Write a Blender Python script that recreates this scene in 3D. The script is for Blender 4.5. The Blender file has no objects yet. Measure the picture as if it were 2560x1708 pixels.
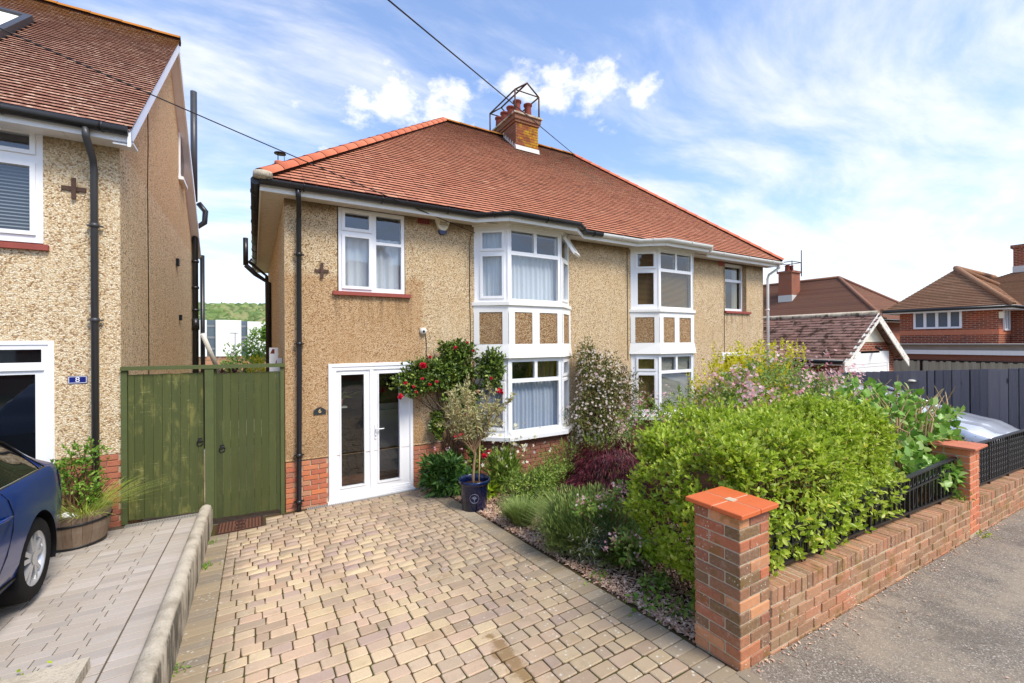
import bpy, math, random
import numpy as np
from mathutils import Vector, Matrix

sc = bpy.context.scene
COL = sc.collection
rad = math.radians

# ------------------------------------------------------------------ camera
cam_d = bpy.data.cameras.new('camera'); cam = bpy.data.objects.new('camera', cam_d); COL.objects.link(cam)
cam_d.sensor_width = 36.0; cam_d.lens = 1090.0 / 2560.0 * 36.0
cam_d.clip_start = 0.05; cam_d.clip_end = 5000.0
RIGHT = Vector((0.860125, -0.510048, -0.00603)); FWD = Vector((0.51006, 0.860138, 0.000694)); UP = Vector((0.004832, -0.003673, 0.999982))
CAM = Vector((0, 0, 2.43))
cam.matrix_world = Matrix(((RIGHT.x, UP.x, -FWD.x, CAM.x), (RIGHT.y, UP.y, -FWD.y, CAM.y), (RIGHT.z, UP.z, -FWD.z, CAM.z), (0, 0, 0, 1)))
sc.camera = cam
def project(p):
    d = Vector(p) - CAM; f = d.dot(FWD)
    if f < 0.2: return (-9999, -9999, 0.0)
    return (1280 + 1090 * d.dot(RIGHT) / f, 854 - 1090 * d.dot(UP) / f, f)

# ------------------------------------------------------------------ sky, sun, exposure
SUN_EL, SUN_AZ = 52.0, 162.0          # azimuth clockwise from +Y
wd = bpy.data.worlds.new('World'); sc.world = wd; wd.use_nodes = True
wd.cycles.sampling_method = 'MANUAL'; wd.cycles.sample_map_resolution = 256
sun_d = bpy.data.lights.new('sun', 'SUN'); sun = bpy.data.objects.new('sun', sun_d); COL.objects.link(sun)
sun_d.energy = 2.3; sun_d.angle = rad(20.0); sun_d.color = (1.0, 0.935, 0.83)
_sd = Vector((math.sin(rad(SUN_AZ)) * math.cos(rad(SUN_EL)), math.cos(rad(SUN_AZ)) * math.cos(rad(SUN_EL)), math.sin(rad(SUN_EL))))
sun.rotation_euler = (-_sd).to_track_quat('-Z', 'Y').to_euler()
sun.location = (5, -20, 30)
sc.view_settings.view_transform = 'Standard'; sc.view_settings.look = 'None'
sc.view_settings.exposure = 0.88; sc.view_settings.gamma = 1.0; sc.view_settings.use_curve_mapping = False
sc.cycles.max_bounces = 8; sc.cycles.diffuse_bounces = 4; sc.cycles.glossy_bounces = 4
sc.cycles.transparent_max_bounces = 16; sc.cycles.use_denoising = True
sc.cycles.caustics_reflective = False; sc.cycles.caustics_refractive = False

# ------------------------------------------------------------------ node helper
def S(r, g, b):
    f = lambda c: (c / 255 / 12.92) if c / 255 <= 0.04045 else ((c / 255 + 0.055) / 1.055) ** 2.4
    return (f(r), f(g), f(b), 1.0)
class NT:
    def __init__(s, tree):
        s.t = tree; s.t.nodes.clear()
    def n(s, typ, ins=None, **props):
        nd = s.t.nodes.new(typ)
        for k, v in props.items(): setattr(nd, k, v)
        for k, v in (ins or {}).items():
            sock = nd.inputs[k]
            if isinstance(v, bpy.types.NodeSocket): s.t.links.new(v, sock)
            else: sock.default_value = v
        return nd
    def co(s, kind='Object'):
        return s.n('ShaderNodeTexCoord').outputs[kind]
    def vmap(s, vec, scale=(1, 1, 1), loc=(0, 0, 0), rot=(0, 0, 0)):
        return s.n('ShaderNodeMapping', {'Vector': vec, 'Scale': scale, 'Location': loc, 'Rotation': rot}).outputs[0]
    def noise(s, vec, scale, detail=3, rough=0.55, dist=0.0):
        return s.n('ShaderNodeTexNoise', {'Vector': vec, 'Scale': scale, 'Detail': detail, 'Roughness': rough, 'Distortion': dist}).outputs['Fac']
    def vor(s, vec, scale, out='Color', feature='F1', rnd=1.0):
        return s.n('ShaderNodeTexVoronoi', {'Vector': vec, 'Scale': scale, 'Randomness': rnd}, feature=feature).outputs[out]
    def m(s, op, a, b=0.0, c=0.0, clamp=False):
        nd = s.n('ShaderNodeMath', operation=op, use_clamp=clamp)
        for i, v in enumerate((a, b, c)):
            if isinstance(v, bpy.types.NodeSocket): s.t.links.new(v, nd.inputs[i])
            else: nd.inputs[i].default_value = v
        return nd.outputs[0]
    def ss(s, v, lo, hi, a=0.0, b=1.0):
        return s.n('ShaderNodeMapRange', {'Value': v, 'From Min': lo, 'From Max': hi, 'To Min': a, 'To Max': b}, interpolation_type='SMOOTHSTEP').outputs[0]
    def ramp(s, fac, stops, interp='LINEAR'):
        nd = s.n('ShaderNodeValToRGB'); cr = nd.color_ramp; cr.interpolation = interp
        while len(cr.elements) > 1: cr.elements.remove(cr.elements[-1])
        cr.elements[0].position = stops[0][0]; cr.elements[0].color = stops[0][1]
        for p, c in stops[1:]:
            e = cr.elements.new(p); e.color = c
        if isinstance(fac, bpy.types.NodeSocket): s.t.links.new(fac, nd.inputs[0])
        return nd.outputs[0]
    def mix(s, fac, a, b, mode='MIX'):
        nd = s.n('ShaderNodeMix', data_type='RGBA', blend_type=mode)
        for k, v in ((0, fac), (6, a), (7, b)):
            if isinstance(v, bpy.types.NodeSocket): s.t.links.new(v, nd.inputs[k])
            else: nd.inputs[k].default_value = v
        return nd.outputs[2]
    def sep(s, v):
        return s.n('ShaderNodeSeparateXYZ', {0: v}).outputs
    def rnd(s):
        a = s.n('ShaderNodeObjectInfo').outputs['Random']; b = s.n('ShaderNodeNewGeometry').outputs['Random Per Island']
        return s.m('FRACT', s.m('ADD', a, b))
    def bsdf(s, col, rough=0.8, metal=0.0, spec=0.35, bump=None, trans=0.0, coat=0.0, out=True, bdist=0.01):
        ins = {'Base Color': col, 'Roughness': rough, 'Metallic': metal, 'Specular IOR Level': spec, 'Coat Weight': coat}
        nd = s.n('ShaderNodeBsdfPrincipled', ins)
        if bump is not None:
            bn = s.n('ShaderNodeBump', {'Height': bump[0], 'Strength': bump[1], 'Distance': bdist})
            s.t.links.new(bn.outputs[0], nd.inputs['Normal'])
        o = nd.outputs[0]
        if trans > 0:
            tr = s.n('ShaderNodeBsdfTranslucent', {'Color': col}).outputs[0]
            o = s.n('ShaderNodeMixShader', {0: trans, 1: o, 2: tr}).outputs[0]
        if out: s.out(o)
        return o
    def out(s, sh):
        o = s.n('ShaderNodeOutputMaterial'); s.t.links.new(sh, o.inputs['Surface'])
MATS = {}
def mat(name):
    def deco(fn):
        m = bpy.data.materials.new(name); m.use_nodes = True; fn(NT(m.node_tree)); MATS[name] = m; return fn
    return deco
def simple(name, col, rough=0.5, metal=0.0, spec=0.4, var=0.12, nscale=6.0, coat=0.0, bump=0.0):
    @mat(name)
    def _(t):
        c = t.co(); n = t.noise(c, nscale, 5, 0.6)
        f = t.m('MULTIPLY_ADD', n, 2 * var, 1 - var)
        colr = t.mix(1.0, col, t.n('ShaderNodeCombineXYZ', {0: f, 1: f, 2: f}).outputs[0], 'MULTIPLY')
        t.bsdf(colr, t.m('MULTIPLY_ADD', n, 0.2, rough - 0.1), metal, spec, bump=(t.noise(c, nscale * 14, 3), bump) if bump else None, coat=coat)

# ------------------------------------------------------------------ world
w = NT(wd.node_tree)
d = w.co('Generated')
nish = w.n('ShaderNodeTexSky', sky_type='NISHITA', sun_disc=False, sun_elevation=rad(SUN_EL), sun_rotation=rad(SUN_AZ), altitude=20.0, air_density=1.0, dust_density=0.6, ozone_density=2.0).outputs[0]
dx, dy, dz = w.sep(d)
zz = w.m('MAXIMUM', dz, 0.0)
den = w.m('ADD', zz, 0.16)
flat = w.n('ShaderNodeCombineXYZ', {0: w.m('DIVIDE', dx, den), 1: w.m('DIVIDE', dy, den), 2: 0.0}).outputs[0]
# cirrus streaks: stretched noise, warped
warp = w.n('ShaderNodeTexNoise', {'Vector': flat, 'Scale': 1.1, 'Detail': 1.0}).outputs['Color']
wv = w.n('ShaderNodeVectorMath', {0: warp, 1: (0.45, 0.45, 0.0)}, operation='MULTIPLY').outputs[0]
fl2 = w.n('ShaderNodeVectorMath', {0: flat, 1: wv}, operation='ADD').outputs[0]
cir = w.noise(w.vmap(fl2, (0.9, 2.3, 1), (0.35, 0.2, 0), (0, 0, rad(-38))), 1.25, 8, 0.60)
dn = w.n('ShaderNodeVectorMath', {0: d}, operation='NORMALIZE').outputs[0]
def lobe(v, k):
    dt = w.n('ShaderNodeVectorMath', {0: dn, 1: tuple(Vector(v).normalized())}, operation='DOT_PRODUCT').outputs['Value']
    return w.m('EXPONENT', w.m('MULTIPLY', w.m('SUBTRACT', dt, 1.0), k))
def pxdir(x, y):
    return (FWD + RIGHT * ((x - 1280) / 1090) - UP * ((y - 854) / 1090))
right_l = w.ss(dx, 0.25, 0.95)
low = w.ss(dz, 0.02, 0.36, 1.0, 0.0)
bias = w.m('ADD', w.m('MULTIPLY', right_l, 0.17), w.m('MULTIPLY', low, 0.12))
bias = w.m('ADD', bias, w.m('MULTIPLY', lobe(pxdir(600, 140), 9.0), 0.14))
bias = w.m('SUBTRACT', bias, w.m('MULTIPLY', lobe(pxdir(1300, -60), 9.0), 0.10))
cm = w.ss(w.m('ADD', cir, bias), 0.46, 0.84)
# cumulus: one noise field shaped by soft lobes where the photograph has its puffs
nn = w.noise(w.vmap(d, (7, 7, 11), (2.0, 0.3, 1.1)), 1.6, 7, 0.62)
lob = None
for x, y, k, a in ((880, 245, 420, .9), (990, 252, 300, 1), (1120, 268, 330, 1), (1210, 205, 500, .6), (1300, 190, 330, .95), (1400, 210, 280, .9), (1500, 235, 300, 1), (1600, 240, 500, .85), (750, 258, 1800, .75), (815, 385, 1800, .75), (610, 706, 6000, .9), (565, 745, 5000, .9), (640, 745, 5000, .8), (2350, 230, 160, .55), (2250, 330, 300, .55), (2180, 18, 1500, .6), (1545, 145, 4000, .6)):
    q = w.m('MULTIPLY', lobe(pxdir(x, y), k), a); lob = q if lob is None else w.m('MAXIMUM', lob, q)
cu = w.ss(w.m('ADD', w.m('MULTIPLY', lob, 0.62), nn), 0.83, 1.12)
cl = w.m('MAXIMUM', w.m('MULTIPLY', cm, 0.84), cu)
cl = w.m('MAXIMUM', cl, w.ss(dz, -0.02, 0.34, 0.72, 0.0))
gam = w.n('ShaderNodeGamma', {'Color': nish, 'Gamma': 0.80}).outputs[0]
blue = w.mix(1.0, gam, (1.76, 1.86, 2.14, 1), 'MULTIPLY')
shade = w.ramp(nn, [(0.30, (5.6, 5.8, 6.2, 1)), (0.62, (6.6, 6.6, 6.7, 1))])
skyc = w.mix(cl, blue, shade)
bg = w.n('ShaderNodeBackground', {'Color': skyc, 'Strength': 0.10})
wo = w.n('ShaderNodeOutputWorld'); w.t.links.new(bg.outputs[0], wo.inputs[0])

# ------------------------------------------------------------------ mesh helpers
class MB:
    def __init__(s, xf=None):
        s.v = []; s.f = []; s.mi = []; s.sm = []; s.xf = xf
    def add(s, vs, fs, mi=0, smooth=False):
        b = len(s.v)
        s.v += [s.xf(p) if s.xf else tuple(p) for p in vs]
        for f in fs:
            s.f.append([b + i for i in f]); s.mi.append(mi); s.sm.append(smooth)
        return s
    def box(s, x0, x1, y0, y1, z0, z1, mi=0):
        return s.add([(x0, y0, z0), (x1, y0, z0), (x1, y1, z0), (x0, y1, z0), (x0, y0, z1), (x1, y0, z1), (x1, y1, z1), (x0, y1, z1)],
                     [(0, 3, 2, 1), (4, 5, 6, 7), (0, 1, 5, 4), (1, 2, 6, 5), (2, 3, 7, 6), (3, 0, 4, 7)], mi)
    def quad(s, a, b, c, d, mi=0):
        return s.add([a, b, c, d], [(0, 1, 2, 3)], mi)
    def prism(s, poly, z0, z1, mi=0):          # polygon in xy (ccw) extruded in z
        n = len(poly)
        return s.add([(x, y, z0) for x, y in poly] + [(x, y, z1) for x, y in poly],
                     [tuple(range(n - 1, -1, -1)), tuple(range(n, 2 * n))] + [(i, (i + 1) % n, n + (i + 1) % n, n + i) for i in range(n)], mi)
    def extr(s, pts, vec, mi=0):               # planar polygon (3d) extruded by vec
        n = len(pts); q = [tuple(Vector(p) + Vector(vec)) for p in pts]
        return s.add(list(pts) + q, [tuple(range(n - 1, -1, -1)), tuple(range(n, 2 * n))] + [(i, (i + 1) % n, n + (i + 1) % n, n + i) for i in range(n)], mi)
    def tube(s, pts, r, n=8, mi=0, cap=True, smooth=True, flat=1.0):
        P = [Vector(p) for p in pts]; R = r if isinstance(r, (list, tuple)) else [r] * len(P)
        rings = []; ref = Vector((0.31, 0.17, 0.93))
        for i, p in enumerate(P):
            t = (P[min(i + 1, len(P) - 1)] - P[max(i - 1, 0)])
            t = t.normalized() if t.length > 1e-9 else Vector((0, 0, 1))
            if abs(t.dot(ref)) > 0.95: ref = Vector((1, 0.1, 0))
            a = t.cross(ref).normalized(); b = t.cross(a)
            rings += [tuple(p + a * R[i] * math.cos(2 * math.pi * k / n) + b * R[i] * flat * math.sin(2 * math.pi * k / n)) for k in range(n)]
        fs = [(i * n + k, i * n + (k + 1) % n, (i + 1) * n + (k + 1) % n, (i + 1) * n + k) for i in range(len(P) - 1) for k in range(n)]
        s.add(rings, fs, mi, smooth)
        if cap:
            b = len(s.v) - len(rings)
            s.f.append([b + k for k in range(n)][::-1]); s.mi.append(mi); s.sm.append(False)
            s.f.append([b + (len(P) - 1) * n + k for k in range(n)]); s.mi.append(mi); s.sm.append(False)
        return s
    def lathe(s, prof, c=(0, 0, 0), n=24, mi=0, smooth=True):
        vs = [(c[0] + r * math.cos(2 * math.pi * k / n), c[1] + r * math.sin(2 * math.pi * k / n), c[2] + z) for r, z in prof for k in range(n)]
        fs = [(i * n + k, i * n + (k + 1) % n, (i + 1) * n + (k + 1) % n, (i + 1) * n + k) for i in range(len(prof) - 1) for k in range(n)]
        return s.add(vs, fs, mi, smooth)
    def holes(s, u0, u1, w0, w1, holes, o, depth, mi=0, mir=None):   # plate in local (u,o,w) with rectangular holes and reveals going in by depth
        us = sorted({u0, u1} | {h[0] for h in holes} | {h[1] for h in holes}); ws = sorted({w0, w1} | {h[2] for h in holes} | {h[3] for h in holes})
        us = [u for u in us if u0 <= u <= u1]; ws = [v for v in ws if w0 <= v <= w1]
        inh = lambda a, b: any(h[0] < a < h[1] and h[2] < b < h[3] for h in holes)
        for i in range(len(us) - 1):
            for j in range(len(ws) - 1):
                if not inh((us[i] + us[i + 1]) / 2, (ws[j] + ws[j + 1]) / 2):
                    s.quad((us[i], o, ws[j]), (us[i + 1], o, ws[j]), (us[i + 1], o, ws[j + 1]), (us[i], o, ws[j + 1]), mi)
        r = mi if mir is None else mir
        for a, b, c, e in holes:
            q = o - depth
            s.quad((a, o, c), (b, o, c), (b, q, c), (a, q, c), r); s.quad((a, o, e), (a, q, e), (b, q, e), (b, o, e), r)
            s.quad((a, o, c), (a, q, c), (a, q, e), (a, o, e), r); s.quad((b, o, c), (b, o, e), (b, q, e), (b, q, c), r)
        return s
    def ring(s, u0, u1, w0, w1, bw, o0, o1, mi=0):   # rectangular frame bar width bw
        s.box(u0, u1, o0, o1, w0, w0 + bw, mi); s.box(u0, u1, o0, o1, w1 - bw, w1, mi)
        s.box(u0, u0 + bw, o0, o1, w0 + bw, w1 - bw, mi); s.box(u1 - bw, u1, o0, o1, w0 + bw, w1 - bw, mi)
        return s
    def mesh(s, name, mats):
        me = bpy.data.meshes.new(name); me.from_pydata(s.v, [], s.f)
        for m in (mats if isinstance(mats, (list, tuple)) else [mats]): me.materials.append(MATS[m])
        me.polygons.foreach_set('material_index', s.mi); me.polygons.foreach_set('use_smooth', s.sm); me.update()
        return me
    def build(s, name, mats, parent=None, kind=None):
        return link(name, s.mesh(name, mats), parent, kind)
def link(name, me, parent=None, kind=None, mw=None):
    o = bpy.data.objects.new(name, me); COL.objects.link(o)
    if parent is not None: o.parent = parent
    if mw is not None: o.matrix_local = mw
    if kind: o['kind'] = kind
    return o
def tag(o, label, cat, group=None):
    o['label'] = label; o['category'] = cat
    if group: o['group'] = group
    return o
def thing(name, label, cat, loc=(0, 0, 0), group=None):
    o = bpy.data.objects.new(name, None); COL.objects.link(o); o.location = loc; o.empty_display_size = 0.1
    return tag(o, label, cat, group)
def sub_bevel(me, amt, seg=1):
    import bmesh
    bm = bmesh.new(); bm.from_mesh(me); bmesh.ops.bevel(bm, geom=bm.edges[:], offset=amt, segments=seg, affect='EDGES', profile=0.6); bm.to_mesh(me); bm.free(); return me
def arr_mesh(name, V, F, mats, smooth=False):     # V (n,3) array, F (m,k) array
    me = bpy.data.meshes.new(name); V = np.asarray(V, np.float32); F = np.asarray(F, np.int32)
    me.vertices.add(len(V)); me.vertices.foreach_set('co', V.ravel())
    m, k = F.shape
    me.loops.add(m * k); me.loops.foreach_set('vertex_index', F.ravel())
    me.polygons.add(m); me.polygons.foreach_set('loop_start', np.arange(0, m * k, k, dtype=np.int32))
    try: me.polygons.foreach_set('loop_total', np.full(m, k, np.int32))
    except Exception: pass
    for x in (mats if isinstance(mats, (list, tuple)) else [mats]): me.materials.append(MATS[x])
    if smooth: me.polygons.foreach_set('use_smooth', np.ones(m, bool))
    me.update(calc_edges=True); me.validate()
    return me
# ground height of the plots and the pavement
def gz(x, y):
    z = 0.36 - 0.067 * (max(y, 1.62) - 1.62)
    if x > 2.6: z -= 0.045 * (x - 2.6)
    return z
def gl(x, y): return gz(x, y) + 0.20
# ------------------------------------------------------------------ materials
def pebble(name, light, tan, dark, patch=None, scale=46.0, streak=0.0):
    @mat(name)
    def _(t):
        c = t.co()
        v = t.n('ShaderNodeTexVoronoi', {'Vector': c, 'Scale': scale}); vc = v.outputs['Color']; vd = v.outputs['Distance']
        r = t.sep(vc)
        a = t.ramp(r[0], [(0.0, dark), (0.15, dark), (0.21, tan), (0.52, tan), (0.66, light), (1.0, light)])
        b = t.mix(t.m('MULTIPLY', r[1], 0.5), a, tan)
        g = t.noise(c, 1.3, 4, 0.6); h = t.noise(t.vmap(c, (2.2, 2.2, 0.5)), 1.8, 5, 0.62)
        col = t.mix(t.ss(g, 0.42, 0.72, 0.0, 0.45), b, tan)
        col = t.mix(t.ss(h, 0.5, 0.8, 0.0, 0.35), col, light)
        sk = t.noise(t.vmap(c, (5.5, 5.5, 0.35)), 1.3, 5, 0.65)
        col = t.mix(t.ss(sk, 0.52, 0.78, 0.0, 0.38), col, t.mix(0.6, col, dark))
        if patch: col = patch(t, c, col, t.noise(c, 2.6, 5, 0.65))
        gap = t.ss(vd, 0.45, 0.75, 1.0, 0.7)
        col = t.mix(1.0, col, t.n('ShaderNodeCombineXYZ', {0: gap, 1: gap, 2: gap}).outputs[0], 'MULTIPLY')
        # patch functions: ragged darker band below the soffit, staining near the base
        t.bsdf(col, 0.92, 0, 0.15, bump=(t.m('SUBTRACT', 1.0, vd), 0.75), bdist=0.012)
def patch_main(t, c, col, n):
    x, y, z = t.sep(c)
    wob = t.m('MULTIPLY_ADD', n, 0.34, -0.17)
    zz = t.m('ADD', z, wob); xx = t.m('ADD', x, wob)
    # older ochre render: below the window line on the left part, replaced paler strip to the right of x = 2.45
    left = t.ss(xx, 2.40, 2.48, 1.0, 0.0); low = t.ss(zz, 3.42, 3.50, 1.0, 0.0)
    edge = t.m('MULTIPLY', left, low)
    och = t.mix(0.62, col, S(196, 148, 92), 'MULTIPLY')
    och = t.mix(0.5, och, t.mix(0.75, col, S(182, 132, 78)))
    col = t.mix(t.m('MULTIPLY', edge, 0.62), col, och)
    stk = t.ss(t.noise(t.vmap(c, (9, 9, 0.5)), 1.6, 5, 0.7), 0.42, 0.66)
    for a_, b_ in ((1.04, 2.25), (10.8, 11.95)):
        ms = t.m('MULTIPLY', t.m('MULTIPLY', t.ss(x, a_ - 0.05, a_ + 0.05), t.ss(x, b_ - 0.05, b_ + 0.05, 1.0, 0.0)), t.m('MULTIPLY', t.ss(z, 2.5, 3.15), t.ss(z, 3.16, 3.2, 1.0, 0.0)))
        col = t.mix(t.m('MULTIPLY', t.m('MULTIPLY', ms, stk), 0.6), col, S(112, 88, 62))
    damp = t.m('MULTIPLY', t.ss(t.m('ADD', z, t.m('MULTIPLY', n, 0.9)), 1.15, 1.75, 1.0, 0.0), 0.30)
    col = t.mix(damp, col, S(138, 110, 78))
    dark_mix = t.m('MULTIPLY', t.ss(t.m('ADD', z, t.m('MULTIPLY', n, 0.35)), 4.45, 4.72), 0.75)  # ragged band, darker towards the soffit
    return t.mix(dark_mix, col, S(84, 66, 46))
def patch_left(t, c, col, n):
    x, y, z = t.sep(c)
    dark_mix = t.m('MULTIPLY', t.ss(t.m('ADD', z, t.m('MULTIPLY', n, 0.5)), 4.85, 5.2), 0.6)  # wall darker towards the top, uneven edge
    return t.mix(dark_mix, col, S(96, 82, 62))
def patch_side(t, c, col, n):
    x, y, z = t.sep(c)
    up = t.ss(t.m('ADD', z, t.m('MULTIPLY', n, 0.05)), 4.86, 4.90)
    return t.mix(t.m('MULTIPLY', up, 0.34), col, S(204, 158, 104))
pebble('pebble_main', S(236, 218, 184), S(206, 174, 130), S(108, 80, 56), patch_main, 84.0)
pebble('pebble_left', S(240, 226, 196), S(216, 188, 146), S(146, 112, 80), patch_left, 64.0)
pebble('pebble_side', S(246, 226, 190), S(220, 188, 144), S(108, 84, 60), patch_side, 50.0)
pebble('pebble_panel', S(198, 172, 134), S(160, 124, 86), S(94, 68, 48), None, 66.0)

def brickmat(name, stops, lichen=0.0, pale=0.25, seed=0.0):
    @mat(name)
    def _(t):
        c = t.n('ShaderNodeVectorMath', {0: t.n('ShaderNodeNewGeometry').outputs['Position'], 1: (seed, 0, 0)}, operation='ADD').outputs[0]
        r = t.rnd(); base = t.ramp(r, stops)
        n1 = t.noise(c, 9, 6, 0.65); n2 = t.noise(c, 60, 4, 0.7); n3 = t.noise(c, 22, 5, 0.65)
        col = t.mix(t.ss(n1, 0.35, 0.75, 0.0, 0.35), base, t.mix(0.5, base, S(110, 74, 58)))
        col = t.mix(t.ss(n2, 0.3, 0.7, 0.0, 0.35), col, t.mix(0.6, base, S(214, 160, 122)))
        if pale: col = t.mix(t.m('MULTIPLY', t.ss(n3, 0.56, 0.74), pale), col, S(206, 184, 160))
        if lichen:
            col = t.mix(t.m('MULTIPLY', t.ss(t.noise(c, 6.5, 4, 0.6), 0.52, 0.66), lichen), col, S(120, 98, 42))
            col = t.mix(t.m('MULTIPLY', t.ss(t.vor(c, 42, 'Distance'), 0.12, 0.24, 1.0, 0.0), t.ss(t.noise(c, 5, 3), 0.52, 0.60)), col, S(206, 200, 184))
        t.bsdf(col, 0.88, 0, 0.2, bump=(t.m('ADD', n2, t.m('MULTIPLY', n3, 1.2)), 0.55), bdist=0.006)
brickmat('brick_plinth', [(0, S(176, 98, 74)), (0.25, S(188, 108, 80)), (0.45, S(162, 110, 90)), (0.6, S(200, 118, 82)), (0.75, S(184, 138, 108)), (0.9, S(212, 120, 76)), (1, S(156, 96, 76))], 0.0, 0.3)
brickmat('brick_bay', [(0, S(126, 78, 66)), (0.4, S(140, 86, 70)), (0.7, S(120, 80, 70)), (1, S(148, 94, 78))], 0.0, 0.15, 4.0)
brickmat('brick_left', [(0, S(166, 98, 78)), (0.5, S(178, 106, 82)), (0.8, S(156, 96, 80)), (1, S(190, 118, 90))], 0.0, 0.15, 7.0)
brickmat('brick_old', [(0, S(116, 96, 66)), (0.13, S(126, 98, 78)), (0.26, S(190, 108, 74)), (0.38, S(134, 90, 74)), (0.48, S(214, 152, 106)), (0.58, S(160, 94, 74)), (0.7, S(120, 98, 76)), (0.82, S(204, 122, 82)), (0.92, S(104, 88, 72)), (1, S(148, 110, 80))], 0.55, 0.4, 2.0)
brickmat('brick_wall', [(0, S(150, 116, 88)), (0.2, S(166, 122, 92)), (0.4, S(138, 110, 86)), (0.55, S(186, 138, 104)), (0.7, S(146, 124, 94)), (0.85, S(184, 122, 92)), (1, S(166, 140, 110))], 0.55, 0.55, 3.0)
brickmat('brick_orange', [(0, S(204, 116, 80)), (0.3, S(216, 128, 88)), (0.6, S(196, 112, 82)), (0.85, S(220, 138, 98)), (1, S(134, 96, 80))], 0.1, 0.2, 5.0)
brickmat('brick_chimney', [(0, S(108, 74, 58)), (0.5, S(126, 82, 62)), (1, S(98, 70, 58))], 0.3, 0.1, 9.0)
simple('mortar', S(196, 180, 152), 0.95, 0, 0.1, 0.2, 20, bump=0.3)
simple('mortar_dark', S(120, 104, 88), 0.95, 0, 0.1, 0.2, 20)

def tilemat(name, stops, lichen_y=0.0, lichen_w=0.0, moss=0.0, seed=0.0, fade=None):
    @mat(name)
    def _(t):
        c = t.n('ShaderNodeVectorMath', {0: t.n('ShaderNodeNewGeometry').outputs['Position'], 1: (seed, 0, 0)}, operation='ADD').outputs[0]
        base = t.ramp(t.rnd(), stops)
        n1 = t.noise(c, 1.1, 5, 0.62); n2 = t.noise(c, 14, 5, 0.7); n3 = t.noise(c, 3.0, 6, 0.7)
        col = t.mix(t.ss(n1, 0.38, 0.72, 0.0, 0.5), base, t.mix(0.5, base, S(158, 96, 70)))
        col = t.mix(t.ss(n2, 0.4, 0.75, 0.0, 0.35), col, t.mix(0.5, base, S(124, 80, 64)))
        if fade: col = fade(t, c, col, n3)
        if lichen_w:
            col = t.mix(t.m('MULTIPLY', t.m('MULTIPLY', t.ss(t.noise(c, 11, 5, 0.75), 0.53, 0.60), lichen_w), t.ss(t.noise(c, 1.0, 3), 0.36, 0.5)), col, S(214, 176, 150))
        if moss: col = t.mix(t.m('MULTIPLY', t.ss(t.noise(c, 4.5, 6, 0.72), 0.58 - 0.06 * moss, 0.68 - 0.06 * moss), min(moss, 0.95)), col, S(70, 52, 40))
        t.bsdf(col, 0.86, 0, 0.2, bump=(n2, 0.35), bdist=0.01)
def fade_main(t, c, col, n):
    x, y, z = t.sep(c)
    up = t.ss(t.m('ADD', z, t.m('MULTIPLY', n, 1.6)), 7.6, 9.0)
    col = t.mix(t.m('MULTIPLY', up, 0.55), col, S(116, 66, 48))
    # yellow lichen by the ridge ends and chimney run-off to the right
    ly = t.m('MULTIPLY', t.ss(n, 0.56, 0.68), t.ss(t.m('ADD', z, t.m('MULTIPLY', n, 0.5)), 7.75, 8.35))
    col = t.mix(t.m('MULTIPLY', ly, 0.8), col, S(190, 126, 48))
    run = t.m('MULTIPLY', t.m('MULTIPLY', t.ss(x, 5.2, 6.6), t.ss(x, 8.6, 9.6, 1.0, 0.0)), t.ss(t.m('ADD', z, t.m('MULTIPLY', x, 0.35)), 8.9, 10.0))
    return t.mix(t.m('MULTIPLY', t.m('MULTIPLY', run, t.ss(n, 0.46, 0.62)), 0.55), col, S(150, 128, 104))
def fade_left(t, c, col, n):
    x, y, z = t.sep(c)
    up = t.ss(t.m('ADD', z, t.m('MULTIPLY', n, 0.7)), 8.05, 8.75)
    return t.mix(t.m('MULTIPLY', up, 0.85), col, S(172, 112, 34))
tilemat('tile_main', [(0, S(180, 114, 88)), (0.3, S(196, 128, 98)), (0.6, S(186, 118, 91)), (0.85, S(204, 136, 105)), (0.95, S(156, 100, 80)), (1, S(214, 152, 120))], fade=fade_main, moss=0.35, lichen_w=0.18)
tilemat('tile_left', [(0, S(150, 106, 88)), (0.4, S(162, 116, 96)), (0.7, S(142, 100, 84)), (1, S(178, 130, 108))], lichen_w=0.95, fade=fade_left, moss=0.2, seed=3.3)
simple('tile_edge', S(50, 29, 23), 0.95, 0, 0.1, 0.2, 5)  # dark edges: dirt and the shadow line between rows, both put into colour
tilemat('ridge_new', [(0, S(208, 118, 86)), (0.5, S(216, 128, 96)), (1, S(206, 114, 84))], seed=1.0)
tilemat('ridge_old', [(0, S(184, 104, 78)), (0.5, S(198, 116, 88)), (1, S(178, 100, 76))], fade=fade_left, seed=8.0)
tilemat('tile_brown', [(0, S(150, 112, 82)), (0.5, S(164, 124, 92)), (1, S(136, 102, 76))], seed=11.0, lichen_w=0.2)
tilemat('tile_redbrown', [(0, S(136, 98, 78)), (0.5, S(148, 108, 86)), (1, S(126, 90, 74))], seed=13.0)
tilemat('tile_moss', [(0, S(146, 116, 104)), (0.5, S(160, 128, 114)), (1, S(132, 104, 94))], seed=17.0, moss=1.4)

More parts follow.
